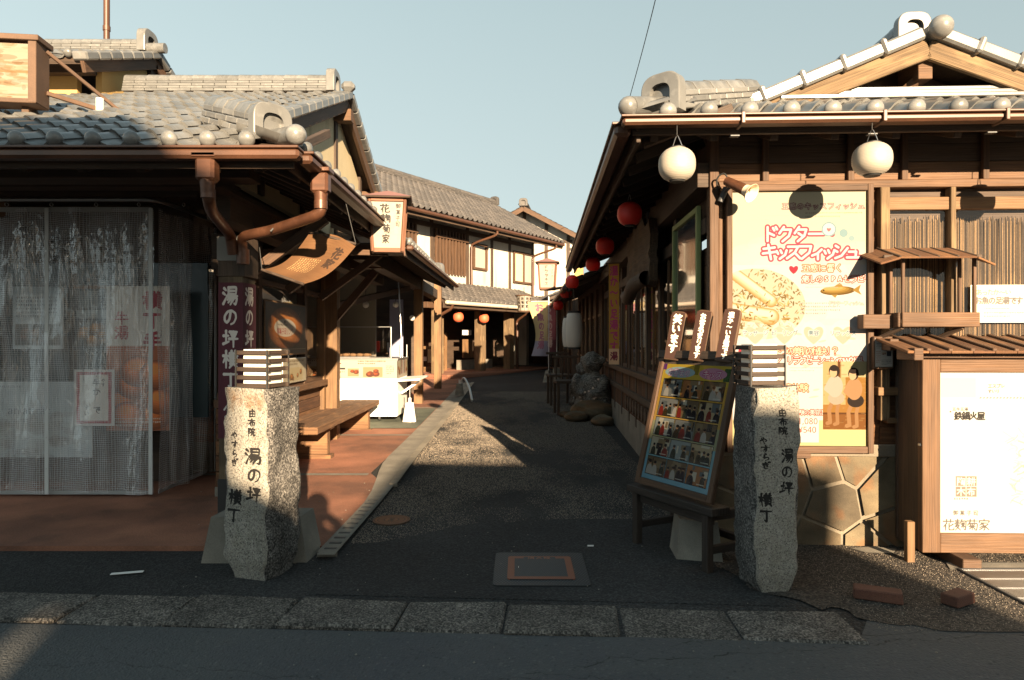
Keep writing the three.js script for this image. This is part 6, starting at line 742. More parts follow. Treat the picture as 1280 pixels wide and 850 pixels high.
function louvreLamp(label, pos, ry, w, d) {
  const t = thing('louvre_lamp', label, 'lamp', pos, ry, 'louvred lamps on the stone markers'); const H = 0.25, m = wood(0.07, 0.045, 0.032);
  box(t, 'diffuser', mat(0.8, 0.77, 0.7, 0.6, { transmission: 0.2, thickness: 0 }), 0, H / 2 + 0.015, 0, w - 0.05, H - 0.02, d - 0.05);
  for (let i = 0; i < 5; i++) { const y = 0.022 + i * 0.053, r = group(t, 'louvre'); for (const s of [-1, 1]) { box(r, 'slat', m, 0, y, s * (d / 2 - 0.008), w + 0.03, 0.027, 0.016, undefined, 0.002); box(r, 'slat', m, s * (w / 2 - 0.008), y, 0, 0.016, 0.026, d - 0.034, undefined, 0.002); } }
  for (const x of [-1, 1]) for (const z of [-1, 1]) box(t, 'rod', M.black, x * (w / 2 + 0.006), H / 2, z * (d / 2 + 0.006), 0.009, H, 0.009, undefined, 0.001); return t;
}
const LAY = [['由布院', 0.66, 0.1, 0.155, 0.024], ['湯の坪', 0.68, 0.3, 0.31, 0.04], ['やすらぎ', 0.27, 0.22, 0.15, 0.024], ['横丁', 0.27, 0.52, 0.3, 0.042]];
marker('warm brown-stained granite marker with black brush characters beside the bench', [-1.62, -0.02, -4.45], -0.3, 0.34, 1.21, 0.36, 3, true, LAY);
marker('grey granite marker with black brush characters beside the photo board', [1.56, -0.02, -4.2], 0.02, 0.29, 1.24, 0.36, 11, false, [['由布院', 0.62, 0.1, 0.165, 0.024], ['湯の坪', 0.68, 0.29, 0.29, 0.038], ['やすらぎ', 0.24, 0.235, 0.15, 0.024], ['横丁', 0.26, 0.5, 0.29, 0.04]]);
louvreLamp('dark louvred lamp with white diffuser on the stone marker beside the bench', [-1.63, 1.185, -4.46], -0.28, 0.22, 0.22); louvreLamp('dark louvred lamp with white diffuser on the stone marker beside the photo board', [1.52, 1.22, -4.2], 0.16, 0.21, 0.2);
function wedge(label, pts, y1, inset) { // concrete footing with battered sides
  const t = thing('concrete_footing', label, 'concrete block'), n = pts.length, P = [], cx = pts.reduce((a, p) => a + p[0], 0) / n, cd = pts.reduce((a, p) => a + p[1], 0) / n, top = pts.map(([x, d]) => [lerp(x, cx, inset), lerp(d, cd, inset)]);
  const q = (a, b, c, d) => P.push(...a, ...b, ...c, ...a, ...c, ...d), L = (p, y) => [p[0], y, -p[1]]; for (let i = 0; i < n; i++) { const j = (i + 1) % n; q(L(pts[i], -0.02), L(pts[j], -0.02), L(top[j], y1), L(top[i], y1)); } q(L(top[0], y1), L(top[1], y1), L(top[2], y1), L(top[3], y1));
  const g = new THREE.BufferGeometry(); g.setAttribute('position', new THREE.Float32BufferAttribute(P, 3)); g.computeVertexNormals(); const u = []; for (let i = 0; i < P.length; i += 3) u.push(P[i] + P[i + 2], P[i + 1]); g.setAttribute('uv', new THREE.Float32BufferAttribute(u, 2)); add(t, 'block', g, M.concrete);
}
wedge('pale concrete footing behind the stained stone marker', [[-2.1, 4.6], [-1.38, 4.6], [-1.36, 4.9], [-2.08, 4.9]], 0.3, 0.16); wedge('pale concrete footing under the legs of the photo board', [[1.12, 4.66], [1.42, 4.58], [1.46, 4.85], [1.14, 4.95]], 0.27, 0.2);

// ---------- photo board on its stand ----------
{
  const A = V(0.93, 0.43, -5.08), Bp = V(1.29, 0.42, -4.4), e = Bp.clone().sub(A).setY(0).normalize(), nrm = V(-e.z, 0, e.x).negate(); if (nrm.z < 0) nrm.negate(); const L = 0.78, H = 0.96, lean = 0.26;
  const ry = Math.atan2(-e.z, e.x), t = thing('photo_board', 'leaning timber board of visitor snapshots on a dark low stand', 'board', [A.x, 0, A.z], ry);
  // local: x along the bottom edge, z towards the viewer side
  const bd = group(t, 'board'); bd.position.set(0, 0.44, 0); bd.rotation.x = -lean;
  const art = canvasTex(780, 960, (x, w, h) => {
    const gr = ['#e9c64a', '#e8b64c', '#e2b45a', '#b9b88e', '#8fc3cf', '#8ec6dc']; gr.forEach((c, i) => rect(x, c, 0, i * h / 6, w, h / 6 + 1)); rect(x, '#7d3f8e', 0, 0, 40, 50); rect(x, '#a08c34', 370, 0, 60, 80); rect(x, '#3f6a3a', w - 70, 20, 70, 100);
    x.fillStyle = '#b9dbe0'; x.beginPath(); x.ellipse(210, 66, 180, 44, 0, 0, 7); x.fill(); outlined(x, 'お客まの', 70, 36, 66, 6, 5, '#d88ab8', '#eef6f6', 1); blob(x, '#e4a0c0', 590, 66, 150, 46); outlined(x, 'キッス', 480, 34, 70, 7, 5, '#c0337c', '#fbe4ee', 1);
    for (let r = 0; r < 5; r++) for (let c = 0; c < 3; c++) { const a = 36 + c * 240, b = 128 + r * 162; rect(x, '#26211c', a - 5, b - 5, 236, 152); snapshot(x, a, b, 226, 142); }
  });
  add(bd, 'prints', plate(L - 0.1, H - 0.1), printed(art, { roughness: 0.25, clearcoat: 0.5 }), [L / 2, H / 2, 0.012]); add(bd, 'backing', cbox(L - 0.02, H - 0.02, 0.016), M.dark, [L / 2, H / 2, 0]);
  for (const x of [0.022, L - 0.022]) add(bd, 'stile', cbox(0.045, H, 0.04), M.mid, [x, H / 2, 0.008]); add(bd, 'rail', cbox(L - 0.09, 0.045, 0.038), M.mid, [L / 2, 0.022, 0.008]); add(bd, 'rail', cbox(L + 0.06, 0.06, 0.05), M.dark, [L / 2, H + 0.02, 0.006]);
  const stain = wood(0.055, 0.04, 0.032); box(t, 'ledge', stain, L / 2, 0.4, -0.02, L + 0.1, 0.05, 0.16); box(t, 'apron', stain, L / 2, 0.34, 0.0, L, 0.07, 0.03);
  for (const x of [0.03, L - 0.03]) { box(t, 'leg', stain, x, 0.2, 0.02, 0.055, 0.4, 0.055); box(t, 'leg', stain, x, 0.2, -0.34, 0.05, 0.4, 0.05); box(t, 'side_rail', stain, x, 0.36, -0.16, 0.045, 0.06, 0.34); box(t, 'stretcher', stain, x, 0.14, -0.16, 0.04, 0.05, 0.34); beam(t, 'prop', stain, V(x, 0.42, -0.42), V(x, 1.36, -0.26), 0.04, 0.04); } box(t, 'stretcher', stain, L / 2, 0.15, -0.34, L - 0.1, 0.05, 0.04);
  // three wooden name slats standing along the top
  const slat = (x, text, k, label) => {
    const s = thing('wood_slat_sign', label, 'sign'), W = 0.115, HH = 0.36; const off = V(x, 0.44 + (H + 0.02) * Math.cos(lean), -(H + 0.02) * Math.sin(lean) + 0.05).applyAxisAngle(V(0, 1, 0), ry); s.position.set(A.x + off.x, off.y - 0.03, A.z + off.z); s.rotation.set(0, ry + 0.35, 0); s.rotation.order = 'YXZ'; s.rotation.x = -0.16; s.rotation.z = -0.1 - k * 0.01;
    const sh = archShape(W, HH, 0.04); add(s, 'slat', new THREE.ExtrudeGeometry(sh, { depth: 0.022, bevelEnabled: true, bevelSize: 0.004, bevelThickness: 0.004, bevelSegments: 1 }), wood(0.16, 0.085, 0.045), [0, 0, -0.03]);
    add(s, 'lettering', plate(W - 0.008, HH - 0.012), new THREE.MeshPhysicalMaterial({ roughness: 0.7, map: canvasTex(220, 720, (c, w, h) => { rect(c, '#3c241a', 0, 0, w, h); speck(c, w, h, 4000, 0.4, ['#22130c', '#5a3825']); c.fillStyle = c.strokeStyle = '#f2ead8'; const z = Math.min(150, (h - 50) / text.length); column(c, text, (w - z) / 2, 30, z, z * 0.17, 0.3, 1.0); }) }), [0, HH / 2, -0.003]);
  };
  slat(0.14, '笑います', 0, 'brown wooden slat lettered in white kana at the lane end of the photo board'); slat(0.4, 'お客名まります', 1, 'brown wooden slat of tight white characters midway along the photo board'); slat(0.66, '温か～い足湯です', 2, 'brown wooden slat about the warm foot bath, beside the boarded corner');
}

// ---------- bench and food stall ----------
{
  const b = thing('bench', 'long low bench of thick weathered planks on the red pavement', 'bench', [-2.5, 0.03, -9.5]);
  for (let i = 0; i < 3; i++) box(b, 'plank', M.bench[i % 2], -0.205 + i * 0.205, 0.44, 0, 0.201, 0.085, 3.6, undefined, 0.008);
  for (const z of [1.05, -1.35]) { const l = group(b, 'leg'); box(l, 'upright', M.bench[0], 0, 0.22, z, 0.46, 0.32, 0.14, undefined, 0.008); box(l, 'foot', M.bench[1], 0, 0.03, z, 0.56, 0.06, 0.17, undefined, 0.006); box(l, 'bearer', M.bench[1], 0, 0.385, z, 0.56, 0.026, 0.17); }
}
{
  const g0 = G(12.1) + 0.035, s = thing('food_stall', 'white boarded food stall with glass guard and croquette posters', 'food stall', [-2.83, g0, -12.2]), W = 1.72, DP = 1.1, H = 1.06;
  box(s, 'guard_rail', M.steel, -0.05, H + 0.55, DP / 2 - 0.03, W - 0.1, 0.014, 0.014); box(s, 'guard_rail', M.steel, -0.05, H + 0.02, DP / 2 - 0.03, W - 0.1, 0.014, 0.014); for (let i = 0; i < 11; i++) box(s, 'front_board', M.whiteGloss, -W / 2 + 0.079 + i * 0.156, 0.1 + 0.31, DP / 2, 0.152, 0.66, 0.018, undefined, 0.004); for (let i = 0; i < 7; i++) box(s, 'side_board', M.whiteGloss, W / 2, 0.41, DP / 2 - 0.08 - i * 0.157, 0.018, 0.66, 0.154, undefined, 0.004); box(s, 'cabinet', M.whiteGloss, 0, 0.55, 0, W - 0.03, 0.9, DP - 0.03); box(s, 'worktop', M.steel, 0, H, 0, W + 0.06, 0.03, DP + 0.04);
  add(s, 'front_poster', plate(W + 0.02, 0.34), printed(canvasTex(1200, 280, (x, w, h) => { rect(x, '#faf4e6', 0, 0, w, h); fineLines(x, 20, 20, 260, 2, 34, 22, '#3a302a'); food(x, 14, 110, 270, 150, [214, 118, 36], '#d8b880', 7); x.fillStyle = '#c8401c'; x.beginPath(); for (let i = 0; i < 24; i++) { const a = i * 0.2618, r = i % 2 ? 62 : 82; x.lineTo(440 + Math.cos(a) * r * 1.3, 70 + Math.sin(a) * r * 0.9); } x.fill(); fineLines(x, 380, 52, 130, 2, 28, 16, '#fff0dc'); rect(x, '#403a36', 500, 130, 90, 24); fineLines(x, 320, 180, 260, 2, 40, 20, '#c89858'); food(x, 620, 140, 130, 110, [196, 86, 26], '#dcc090', 3); food(x, 800, 120, 230, 140, [196, 84, 24], '#dcc090', 5); fineLines(x, 740, 30, 330, 2, 34, 18, '#7c6a34'); fineLines(x, 1070, 100, 90, 5, 26, 14, '#887c6c'); }), { roughness: 0.8 }, 0.26), [0, 0.9, DP / 2 + 0.014]);
  add(s, 'side_poster', plate(DP, 0.34), printed(canvasTex(700, 280, (x, w, h) => { rect(x, '#f4e8d0', 0, 0, w, h); food(x, 30, 60, 160, 180, [206, 120, 52], '#efdcb8', 4); for (let i = 0; i < 5; i++) { rect(x, ['#3a2e28', '#c03a2a', '#fff'][i % 3], 220 + i * 70, 30, 46, 200); fineLines(x, 226 + i * 70, 40, 30, 9, 20, 14, '#e8d8b8'); } food(x, 580, 50, 110, 200, [190, 110, 50], '#e4cca0', 4); })), [W / 2 + 0.014, 0.9, 0], [0, Math.PI / 2, 0]);
  for (const [x, z] of [[-W / 2, DP / 2], [W / 2 - 0.1, DP / 2], [W / 2, DP / 2 - 0.35], [W / 2, -DP / 2]]) cyl(s, 'guard_post', M.steel, V(x, H, z - 0.03), V(x, H + (x === W / 2 ? 0.24 : 0.55), z - 0.03), 0.014); add(s, 'guard_glass', plate(W - 0.1, 0.52), M.glass, [-0.05, H + 0.28, DP / 2 - 0.03]); add(s, 'guard_glass', plate(DP, 0.5), M.glass, [-W / 2, H + 0.27, 0], [0, Math.PI / 2, 0]);
  box(s, 'side_shelf', M.white, W / 2 + 0.2, 0.7, -0.05, 0.4, 0.03, DP + 0.1, [0, 0, 0.06]); beam(s, 'shelf_bracket', M.white, V(W / 2 + 0.02, 0.45, 0.2), V(W / 2 + 0.36, 0.68, 0.2), 0.02, 0.04); cyl(s, 'side_pole', M.steel, V(W / 2 - 0.02, H, -0.2), V(W / 2 - 0.12, H + 1.6, -0.3), 0.012);
  for (const x of [-0.6, 0.15, 0.55]) { const c = group(s, 'caster'); const wl = new THREE.CylinderGeometry(0.045, 0.045, 0.03, 14); wl.rotateZ(Math.PI / 2); add(c, 'wheel', wl, M.iron, [x, 0.045, DP / 2 - 0.12]); box(c, 'fork', M.steel, x, 0.075, DP / 2 - 0.12, 0.045, 0.05, 0.05); }
  const food1 = thing('food_tray', 'steel tray of fried croquettes on the stall counter', 'tray', [-2.9, g0 + H + 0.015, -12.0]); box(food1, 'tray', M.steel, 0, 0.012, 0, 0.9, 0.024, 0.4); for (let i = 0; i < 14; i++) { const q = new THREE.SphereGeometry(0.05, 10, 7); q.scale(1.2, 0.7, 0.9); add(food1, 'croquette', q, M.amber, [-0.36 + (i % 7) * 0.12, 0.05, -0.08 + ((i / 7) | 0) * 0.15]); }
  const w2 = thing('banner_weight', 'white tapered water weight on the mat beside the food stall', 'weight', [-1.74, g0 + 0.002, -11.62]); { const g = new THREE.CylinderGeometry(0.09, 0.15, 0.32, 4); g.rotateY(Math.PI / 4); add(w2, 'tank', g, M.whiteGloss, [0, 0.16, 0]); cyl(w2, 'socket', M.white, V(0, 0.32, 0), V(0, 0.4, 0), 0.025); cyl(w2, 'stub', M.steel, V(0, 0.4, 0), V(0, 0.55, 0), 0.01); }
  const w3 = thing('banner_weight', 'grey tapered weight at the end of the pavement edging', 'weight', [-1.2, G(15.6) + 0.075, -15.6]); { const g = new THREE.CylinderGeometry(0.09, 0.14, 0.26, 4); g.rotateY(Math.PI / 4); add(w3, 'tank', g, M.concrete, [0, 0.13, 0]); cyl(w3, 'socket', M.white, V(0, 0.26, 0), V(0, 0.34, 0), 0.02); }
  const rl = thing('guard_rail', 'bent white guard rail at the end of the pavement edging', 'rail', [0, 0, 0]); tube(rl, 'rail', M.white, [D(-1.2, G(15.8) + 0.2, 15.9), D(-1.12, G(15.8) + 0.44, 15.8), D(-0.96, G(15) + 0.3, 15.2), D(-0.86, G(14.6) + 0.05, 14.7)], 0.025);
}
// posters on the lane wall of the left shop, cloth banner below its eave
{
  const px = -2.66, p = thing('bread_poster', 'dark poster of a ring-shaped loaf hung on the shop wall above the bench', 'poster', [px, 1.63, -8.05], Math.PI / 2); box(p, 'backing', M.amber, 0, 0, 0, 1.46, 0.62, 0.014);
  add(p, 'print', plate(1.42, 0.58), printed(canvasTex(1000, 408, (x, w, h) => { rect(x, '#231813', 0, 0, w, h); x.save(); x.translate(480, 195); for (let k = 0; k < 12; k++) blob(x, 'rgb(' + [120 + k * 11, 62 + k * 8, 16 + k * 5].map((v) => v | 0) + ')', -k * 2, -k * 3, 430 - k * 16, 170 - k * 7); for (let i = 0; i < 200; i++) { x.globalAlpha = 0.3; blob(x, ['#7a4010', '#f2b860', '#c87a2a'][i % 3], rr(-380, 380), rr(-150, 150), rr(6, 40), rr(2, 8), rr(-1, 1)); } x.globalAlpha = 1; blob(x, '#ece2d2', -20, 0, 270, 74); x.restore(); fineLines(x, 270, 165, 380, 1, 20, 16, '#5a4a40'); x.fillStyle = x.strokeStyle = '#c03c2a'; row(x, '御菓子司リング', 250, 196, 58, 5, 0.98); x.fillStyle = '#2a1e18'; blob(x, '#2a1e18', 440, 150, 18, 12); rect(x, '#efe6d8', 0, 370, w, 3); fineLines(x, 30, 378, 900, 1, 20, 20, '#f0e6d4'); })), [0, 0, 0.009]);
  const q = thing('croquette_poster', 'cream poster with a croquette photograph low on the shop wall above the bench', 'poster', [px, 1.13, -8.35], Math.PI / 2); box(q, 'backing', M.white, 0, 0, 0, 0.9, 0.3, 0.01); add(q, 'print', plate(0.88, 0.29), printed(canvasTex(600, 200, (x, w, h) => { rect(x, '#f2e6c8', 0, 0, w, h); fineLines(x, 120, 14, 400, 2, 26, 18, '#7a5a34'); food(x, 120, 76, 380, 110, [214, 138, 50], '#ecd8a8', 7); })), [0, 0, 0.007]);
  const c = thing('cloth_banner', 'sagging brown cloth banner slung beneath the eave of the curtained shop', 'banner'), A = D(-1.76, 2.44, 5.9), B = D(-1.35, 2.33, 5.9), Cc = D(-1.68, 1.95, 5.5), Dd = D(-2.06, 2.08, 5.62), n = 20, P = [], U = [], I = [];
  for (let j = 0; j <= n; j++) for (let i = 0; i <= n; i++) { const u = i / n, v = j / n, top = A.clone().lerp(B, u), bot = Dd.clone().lerp(Cc, u), q2 = bot.lerp(top, v); q2.y -= 0.08 * Math.sin(v * Math.PI) + 0.03 * Math.sin(u * 5 + v * 2) * v; q2.z += 0.02 * Math.sin(u * 9); P.push(q2.x, q2.y, q2.z); U.push(u, v); if (i < n && j < n) { const k = j * (n + 1) + i; I.push(k, k + 1, k + n + 2, k, k + n + 2, k + n + 1); } }
  const g = new THREE.BufferGeometry(); g.setAttribute('position', new THREE.Float32BufferAttribute(P, 3)); g.setAttribute('uv', new THREE.Float32BufferAttribute(U, 2)); g.setIndex(I); g.computeVertexNormals();
  add(c, 'cloth', g, new THREE.MeshPhysicalMaterial({ color: 0xb8b8b8, roughness: 0.9, side: THREE.DoubleSide, map: canvasTex(512, 512, (x, w, h) => { rect(x, '#7e5632', 0, 0, w, h); for (let i = 0; i < 500; i++) { x.globalAlpha = 0.16; rect(x, rnd() < 0.5 ? '#553516' : '#a07a4a', rnd() * w, rnd() * h, rr(20, 160), rr(1, 4)); } x.globalAlpha = 0.75; for (let i = 0; i < 9; i++) fineLines(x, 110 + i * 26, 190, 14, 9, 18, 14, '#e6c48c'); x.fillStyle = '#3c2410'; column(x, '花家', 380, 60, 90, 14, 0.4); x.globalAlpha = 1; rect(x, '#4a2c12', 0, h - 12, w, 12); }) }));
  cyl(c, 'hem_rod', M.dark, Dd, Cc, 0.012); cyl(c, 'hem_rod', M.dark, A, B, 0.012); tube(c, 'cord', M.black, [Dd, D(-2.1, 2.3, 5.66), D(-2.2, 2.5, 5.8)], 0.004); tube(c, 'cord', M.black, [B, D(-1.44, 2.68, 5.92)], 0.004, 4);
}
// ---------- lanterns ----------
function boxLantern(label, pos, ry, k, big, small, bracket) { // roofed sign lantern that tapers downwards
  const t = thing('sign_lantern', label, 'lantern', pos, ry, 'roofed sign lanterns'), H = 0.56 * k, w1 = 0.38 * k, w0 = 0.31 * k, corner = (y, s, z) => V(s * lerp(w0, w1, y / H) / 2, y, z * lerp(w0, w1, y / H) / 2), frame = wood(0.3, 0.14, 0.085);
  for (const s of [-1, 1]) for (const z of [-1, 1]) beam(t, 'corner_post', frame, corner(0, s, z), corner(H, s, z), 0.03 * k, 0.03 * k); for (const [y, w] of [[0.015 * k, w0], [H, w1]]) { for (const s of [-1, 1]) { box(t, 'rail', frame, s * w / 2, y, 0, 0.028 * k, 0.05 * k, w - 0.03 * k); box(t, 'rail', frame, 0, y, s * w / 2, w - 0.03 * k, 0.048 * k, 0.026 * k); } }
  const face = canvasTex(380, 560, (x, w, h) => { rect(x, '#f0e6d6', 0, 0, w, h); for (let i = 0; i < 60; i++) { x.globalAlpha = 0.06; blob(x, '#c8b49a', rnd() * w, rnd() * h, rr(10, 60), rr(10, 60)); } x.globalAlpha = 1; x.fillStyle = '#1e1713'; const z = (h - 60) / big.length; column(x, big, w * 0.42 - z * 0.46, 30, z * 0.9, z * 0.11, 0.7, 1.09); column(x, small, w * 0.74, 28, Math.min(62, 380 / small.length), 6, 0.6, 1.15); }), fm = printed(face, { roughness: 0.7 });
  for (let i = 0; i < 4; i++) { const g = new THREE.BufferGeometry(), a = w0 / 2 - 0.012 * k, b = w1 / 2 - 0.012 * k, z0 = w0 / 2 - 0.004, z1 = w1 / 2 - 0.004; g.setAttribute('position', new THREE.Float32BufferAttribute([-a, 0.04 * k, z0, a, 0.04 * k, z0, b, H - 0.02 * k, z1, -b, H - 0.02 * k, z1], 3)); g.setAttribute('uv', new THREE.Float32BufferAttribute([0, 0, 1, 0, 1, 1, 0, 1], 2)); g.setIndex([0, 1, 2, 0, 2, 3]); g.computeVertexNormals(); add(t, 'paper_face', g, fm, undefined, [0, i * Math.PI / 2, 0]); }
  const r = new THREE.CylinderGeometry(0.03 * k, 0.37 * k, 0.1 * k, 4); r.rotateY(Math.PI / 4); add(t, 'roof', r, mat(0.3, 0.14, 0.11, 0.5), [0, H + 0.075 * k, 0]); box(t, 'roof_edge', M.dark, 0, H + 0.02 * k, 0, 0.5 * k, 0.018 * k, 0.5 * k); box(t, 'floor', M.dark, 0, 0.0, 0, w0, 0.02, w0); if (bracket) beam(t, 'bracket', M.mid, V(0, 0.0, 0), bracket, 0.05, 0.06);
  return t;
}
boxLantern('large roofed sign lantern with four black characters hung at the curtained shop', D(-1.37, 2.46, 7.55).toArray(), 0.12, 1, '花麹菊家', '御菓子司', V(-0.7, 0.02, -0.1)); boxLantern('smaller roofed sign lantern with kana on a pole by the low dark shop', D(0.79, 2.62, 15.2).toArray(), -0.1, 1.02, 'ドクタキス', 'フィシュ', V(0.8, 0.1, 0));
{ const t = thing('paper_lantern', 'small drum-shaped striped lantern at the porch of the white house', 'lantern', D(0.37, 2.62, 21).toArray()); const g = new THREE.CylinderGeometry(0.25, 0.19, 0.46, 10, 1, false); add(t, 'shade', g, printed(canvasTex(600, 200, (x, w, h) => { rect(x, '#efe6d4', 0, 0, w, h); for (let i = 0; i < 10; i++) { rect(x, '#6a4a34', i * 60, 0, 6, h); x.fillStyle = '#3a2820'; column(x, '花菊家', i * 60 + 16, 20, 42, 6, 0.4, 1.2); } }))); cyl(t, 'top_ring', M.mid, V(0, 0.22, 0), V(0, 0.26, 0), 0.27); cyl(t, 'base_ring', M.mid, V(0, -0.26, 0), V(0, -0.22, 0), 0.2); cyl(t, 'hanger', M.black, V(0, 0.25, 0), V(0, 0.5, 0), 0.01); }
function roundLantern(label, p, r, m, grp, k = 1) {
  const t = thing('paper_lantern', label, 'lantern', p, rnd() * 6, grp), pts = [], n = 46; for (let i = 0; i <= n; i++) { const a = i / n, y = (a - 0.5) * 2 * 0.9, w = Math.pow(1 - Math.pow(Math.abs(y), 2.5), 0.5); pts.push(new THREE.Vector2(Math.max(0.42, w) * r * (1 + 0.02 * Math.cos(i * Math.PI)), y * r * 0.98 * k)); }
  add(t, 'shade', new THREE.LatheGeometry(pts, 26), m); cyl(t, 'top_ring', M.black, V(0, r * 0.86 * k, 0), V(0, r * 0.95 * k, 0), r * 0.46, r * 0.46, 18); cyl(t, 'base_ring', M.black, V(0, -r * 0.97 * k, 0), V(0, -r * 0.86 * k, 0), r * 0.4, r * 0.46, 18);
  tube(t, 'handle', M.steel, [V(-r * 0.42, r * 0.9 * k, 0), V(-r * 0.22, r * 1.3, 0), V(0, r * 1.62, 0), V(r * 0.22, r * 1.3, 0), V(r * 0.42, r * 0.9 * k, 0)], 0.003, 20, 5); cyl(t, 'cord', M.black, V(0, r * 1.6, 0), V(0, r * 1.6 + 0.1, 0), 0.003, 0.003, 5); return t;
}
const swirl = canvasTex(512, 256, (x, w, h) => { rect(x, '#f4eee6', 0, 0, w, h); x.globalAlpha = 0.16; x.strokeStyle = '#c8b8a4'; x.lineWidth = 2; for (let i = 0; i < 70; i++) { const a = rnd() * w, b = rr(40, h - 30); x.beginPath(); x.moveTo(a, b); x.bezierCurveTo(a + 20, b - 30, a + 50, b + 20, a + rr(30, 80), b - rr(-10, 30)); x.stroke(); } x.globalAlpha = 0.3; for (let i = 0; i < 22; i++) rect(x, '#8a7a6a', 0, i * 11.6, w, 2.6); }), whiteShade = new THREE.MeshPhysicalMaterial({ color: 0xc0bcb4, map: swirl, roughness: 0.55, transmission: 0.25, thickness: 0 });
roundLantern('round white paper lantern hung at the corner of the eave', inR(-0.39, 2.63, 0.62), 0.116, whiteShade, 'white round lanterns under the eave'); roundLantern('round white paper lantern hung in front of the large poster and the window', inR(0.84, 2.65, 0.62), 0.117, whiteShade, 'white round lanterns under the eave', 0.95); roundLantern('round white paper lantern hung before the reed blinds', inR(2.06, 2.65, 0.62), 0.117, whiteShade, 'white round lanterns under the eave', 0.95);
[[1.12, 2.7, 6.5, 0.115], [1.22, 2.73, 8.95, 0.118], [1.33, 2.74, 11.2, 0.12], [1.11, 2.57, 12.6, 0.125], [1.12, 2.49, 14.2, 0.125], [1.15, 2.36, 17, 0.125]].forEach(([x, y, d, r]) => roundLantern('round red paper lantern under the dark eaves of the lane', D(x, y, d).toArray(), r, M.redPaper, 'red lanterns along the lane', 1.05));
for (const [x, y, z] of [[-3.4, 2.22, 0.35], [-1.95, 2.22, 0.3]]) { const v = V(x, y, z).applyAxisAngle(V(0, 1, 0), Math.atan2(0.836, 0.549)).add(V(-0.115, 0, -24.5)); roundLantern('round sunlit orange-red lantern at the porch of the white house', [v.x, v.y, v.z], 0.165, mat(0.6, 0.11, 0.045, 0.6), 'red lanterns of the white house'); }
for (const [x, d, s, lab] of [[1.2, 13.2, 1, 'larger white tubular paper lantern hung above the stools'], [1.18, 14.1, 0.9, 'smaller white tubular paper lantern half behind the larger one']]) { const t = thing('tube_lantern', lab, 'lantern', [x, 1.36, -d], 0, 'white tubular lanterns'); const pts = []; for (let i = 0; i <= 30; i++) { const a = i / 30; pts.push(new THREE.Vector2(0.16 * s * (0.75 + 0.25 * Math.sin(a * Math.PI) ** 0.5) * (1 + 0.01 * Math.cos(i * Math.PI)), a * 0.66 * s)); } add(t, 'shade', new THREE.LatheGeometry(pts, 18), M.paper); cyl(t, 'top_ring', M.black, V(0, 0.66 * s, 0), V(0, 0.7 * s, 0), 0.13 * s); cyl(t, 'base_ring', M.black, V(0, -0.04, 0), V(0, 0.0, 0), 0.13 * s); cyl(t, 'hanger', M.black, V(0, 0.7 * s, 0), V(0, 1.25, 0), 0.008); }

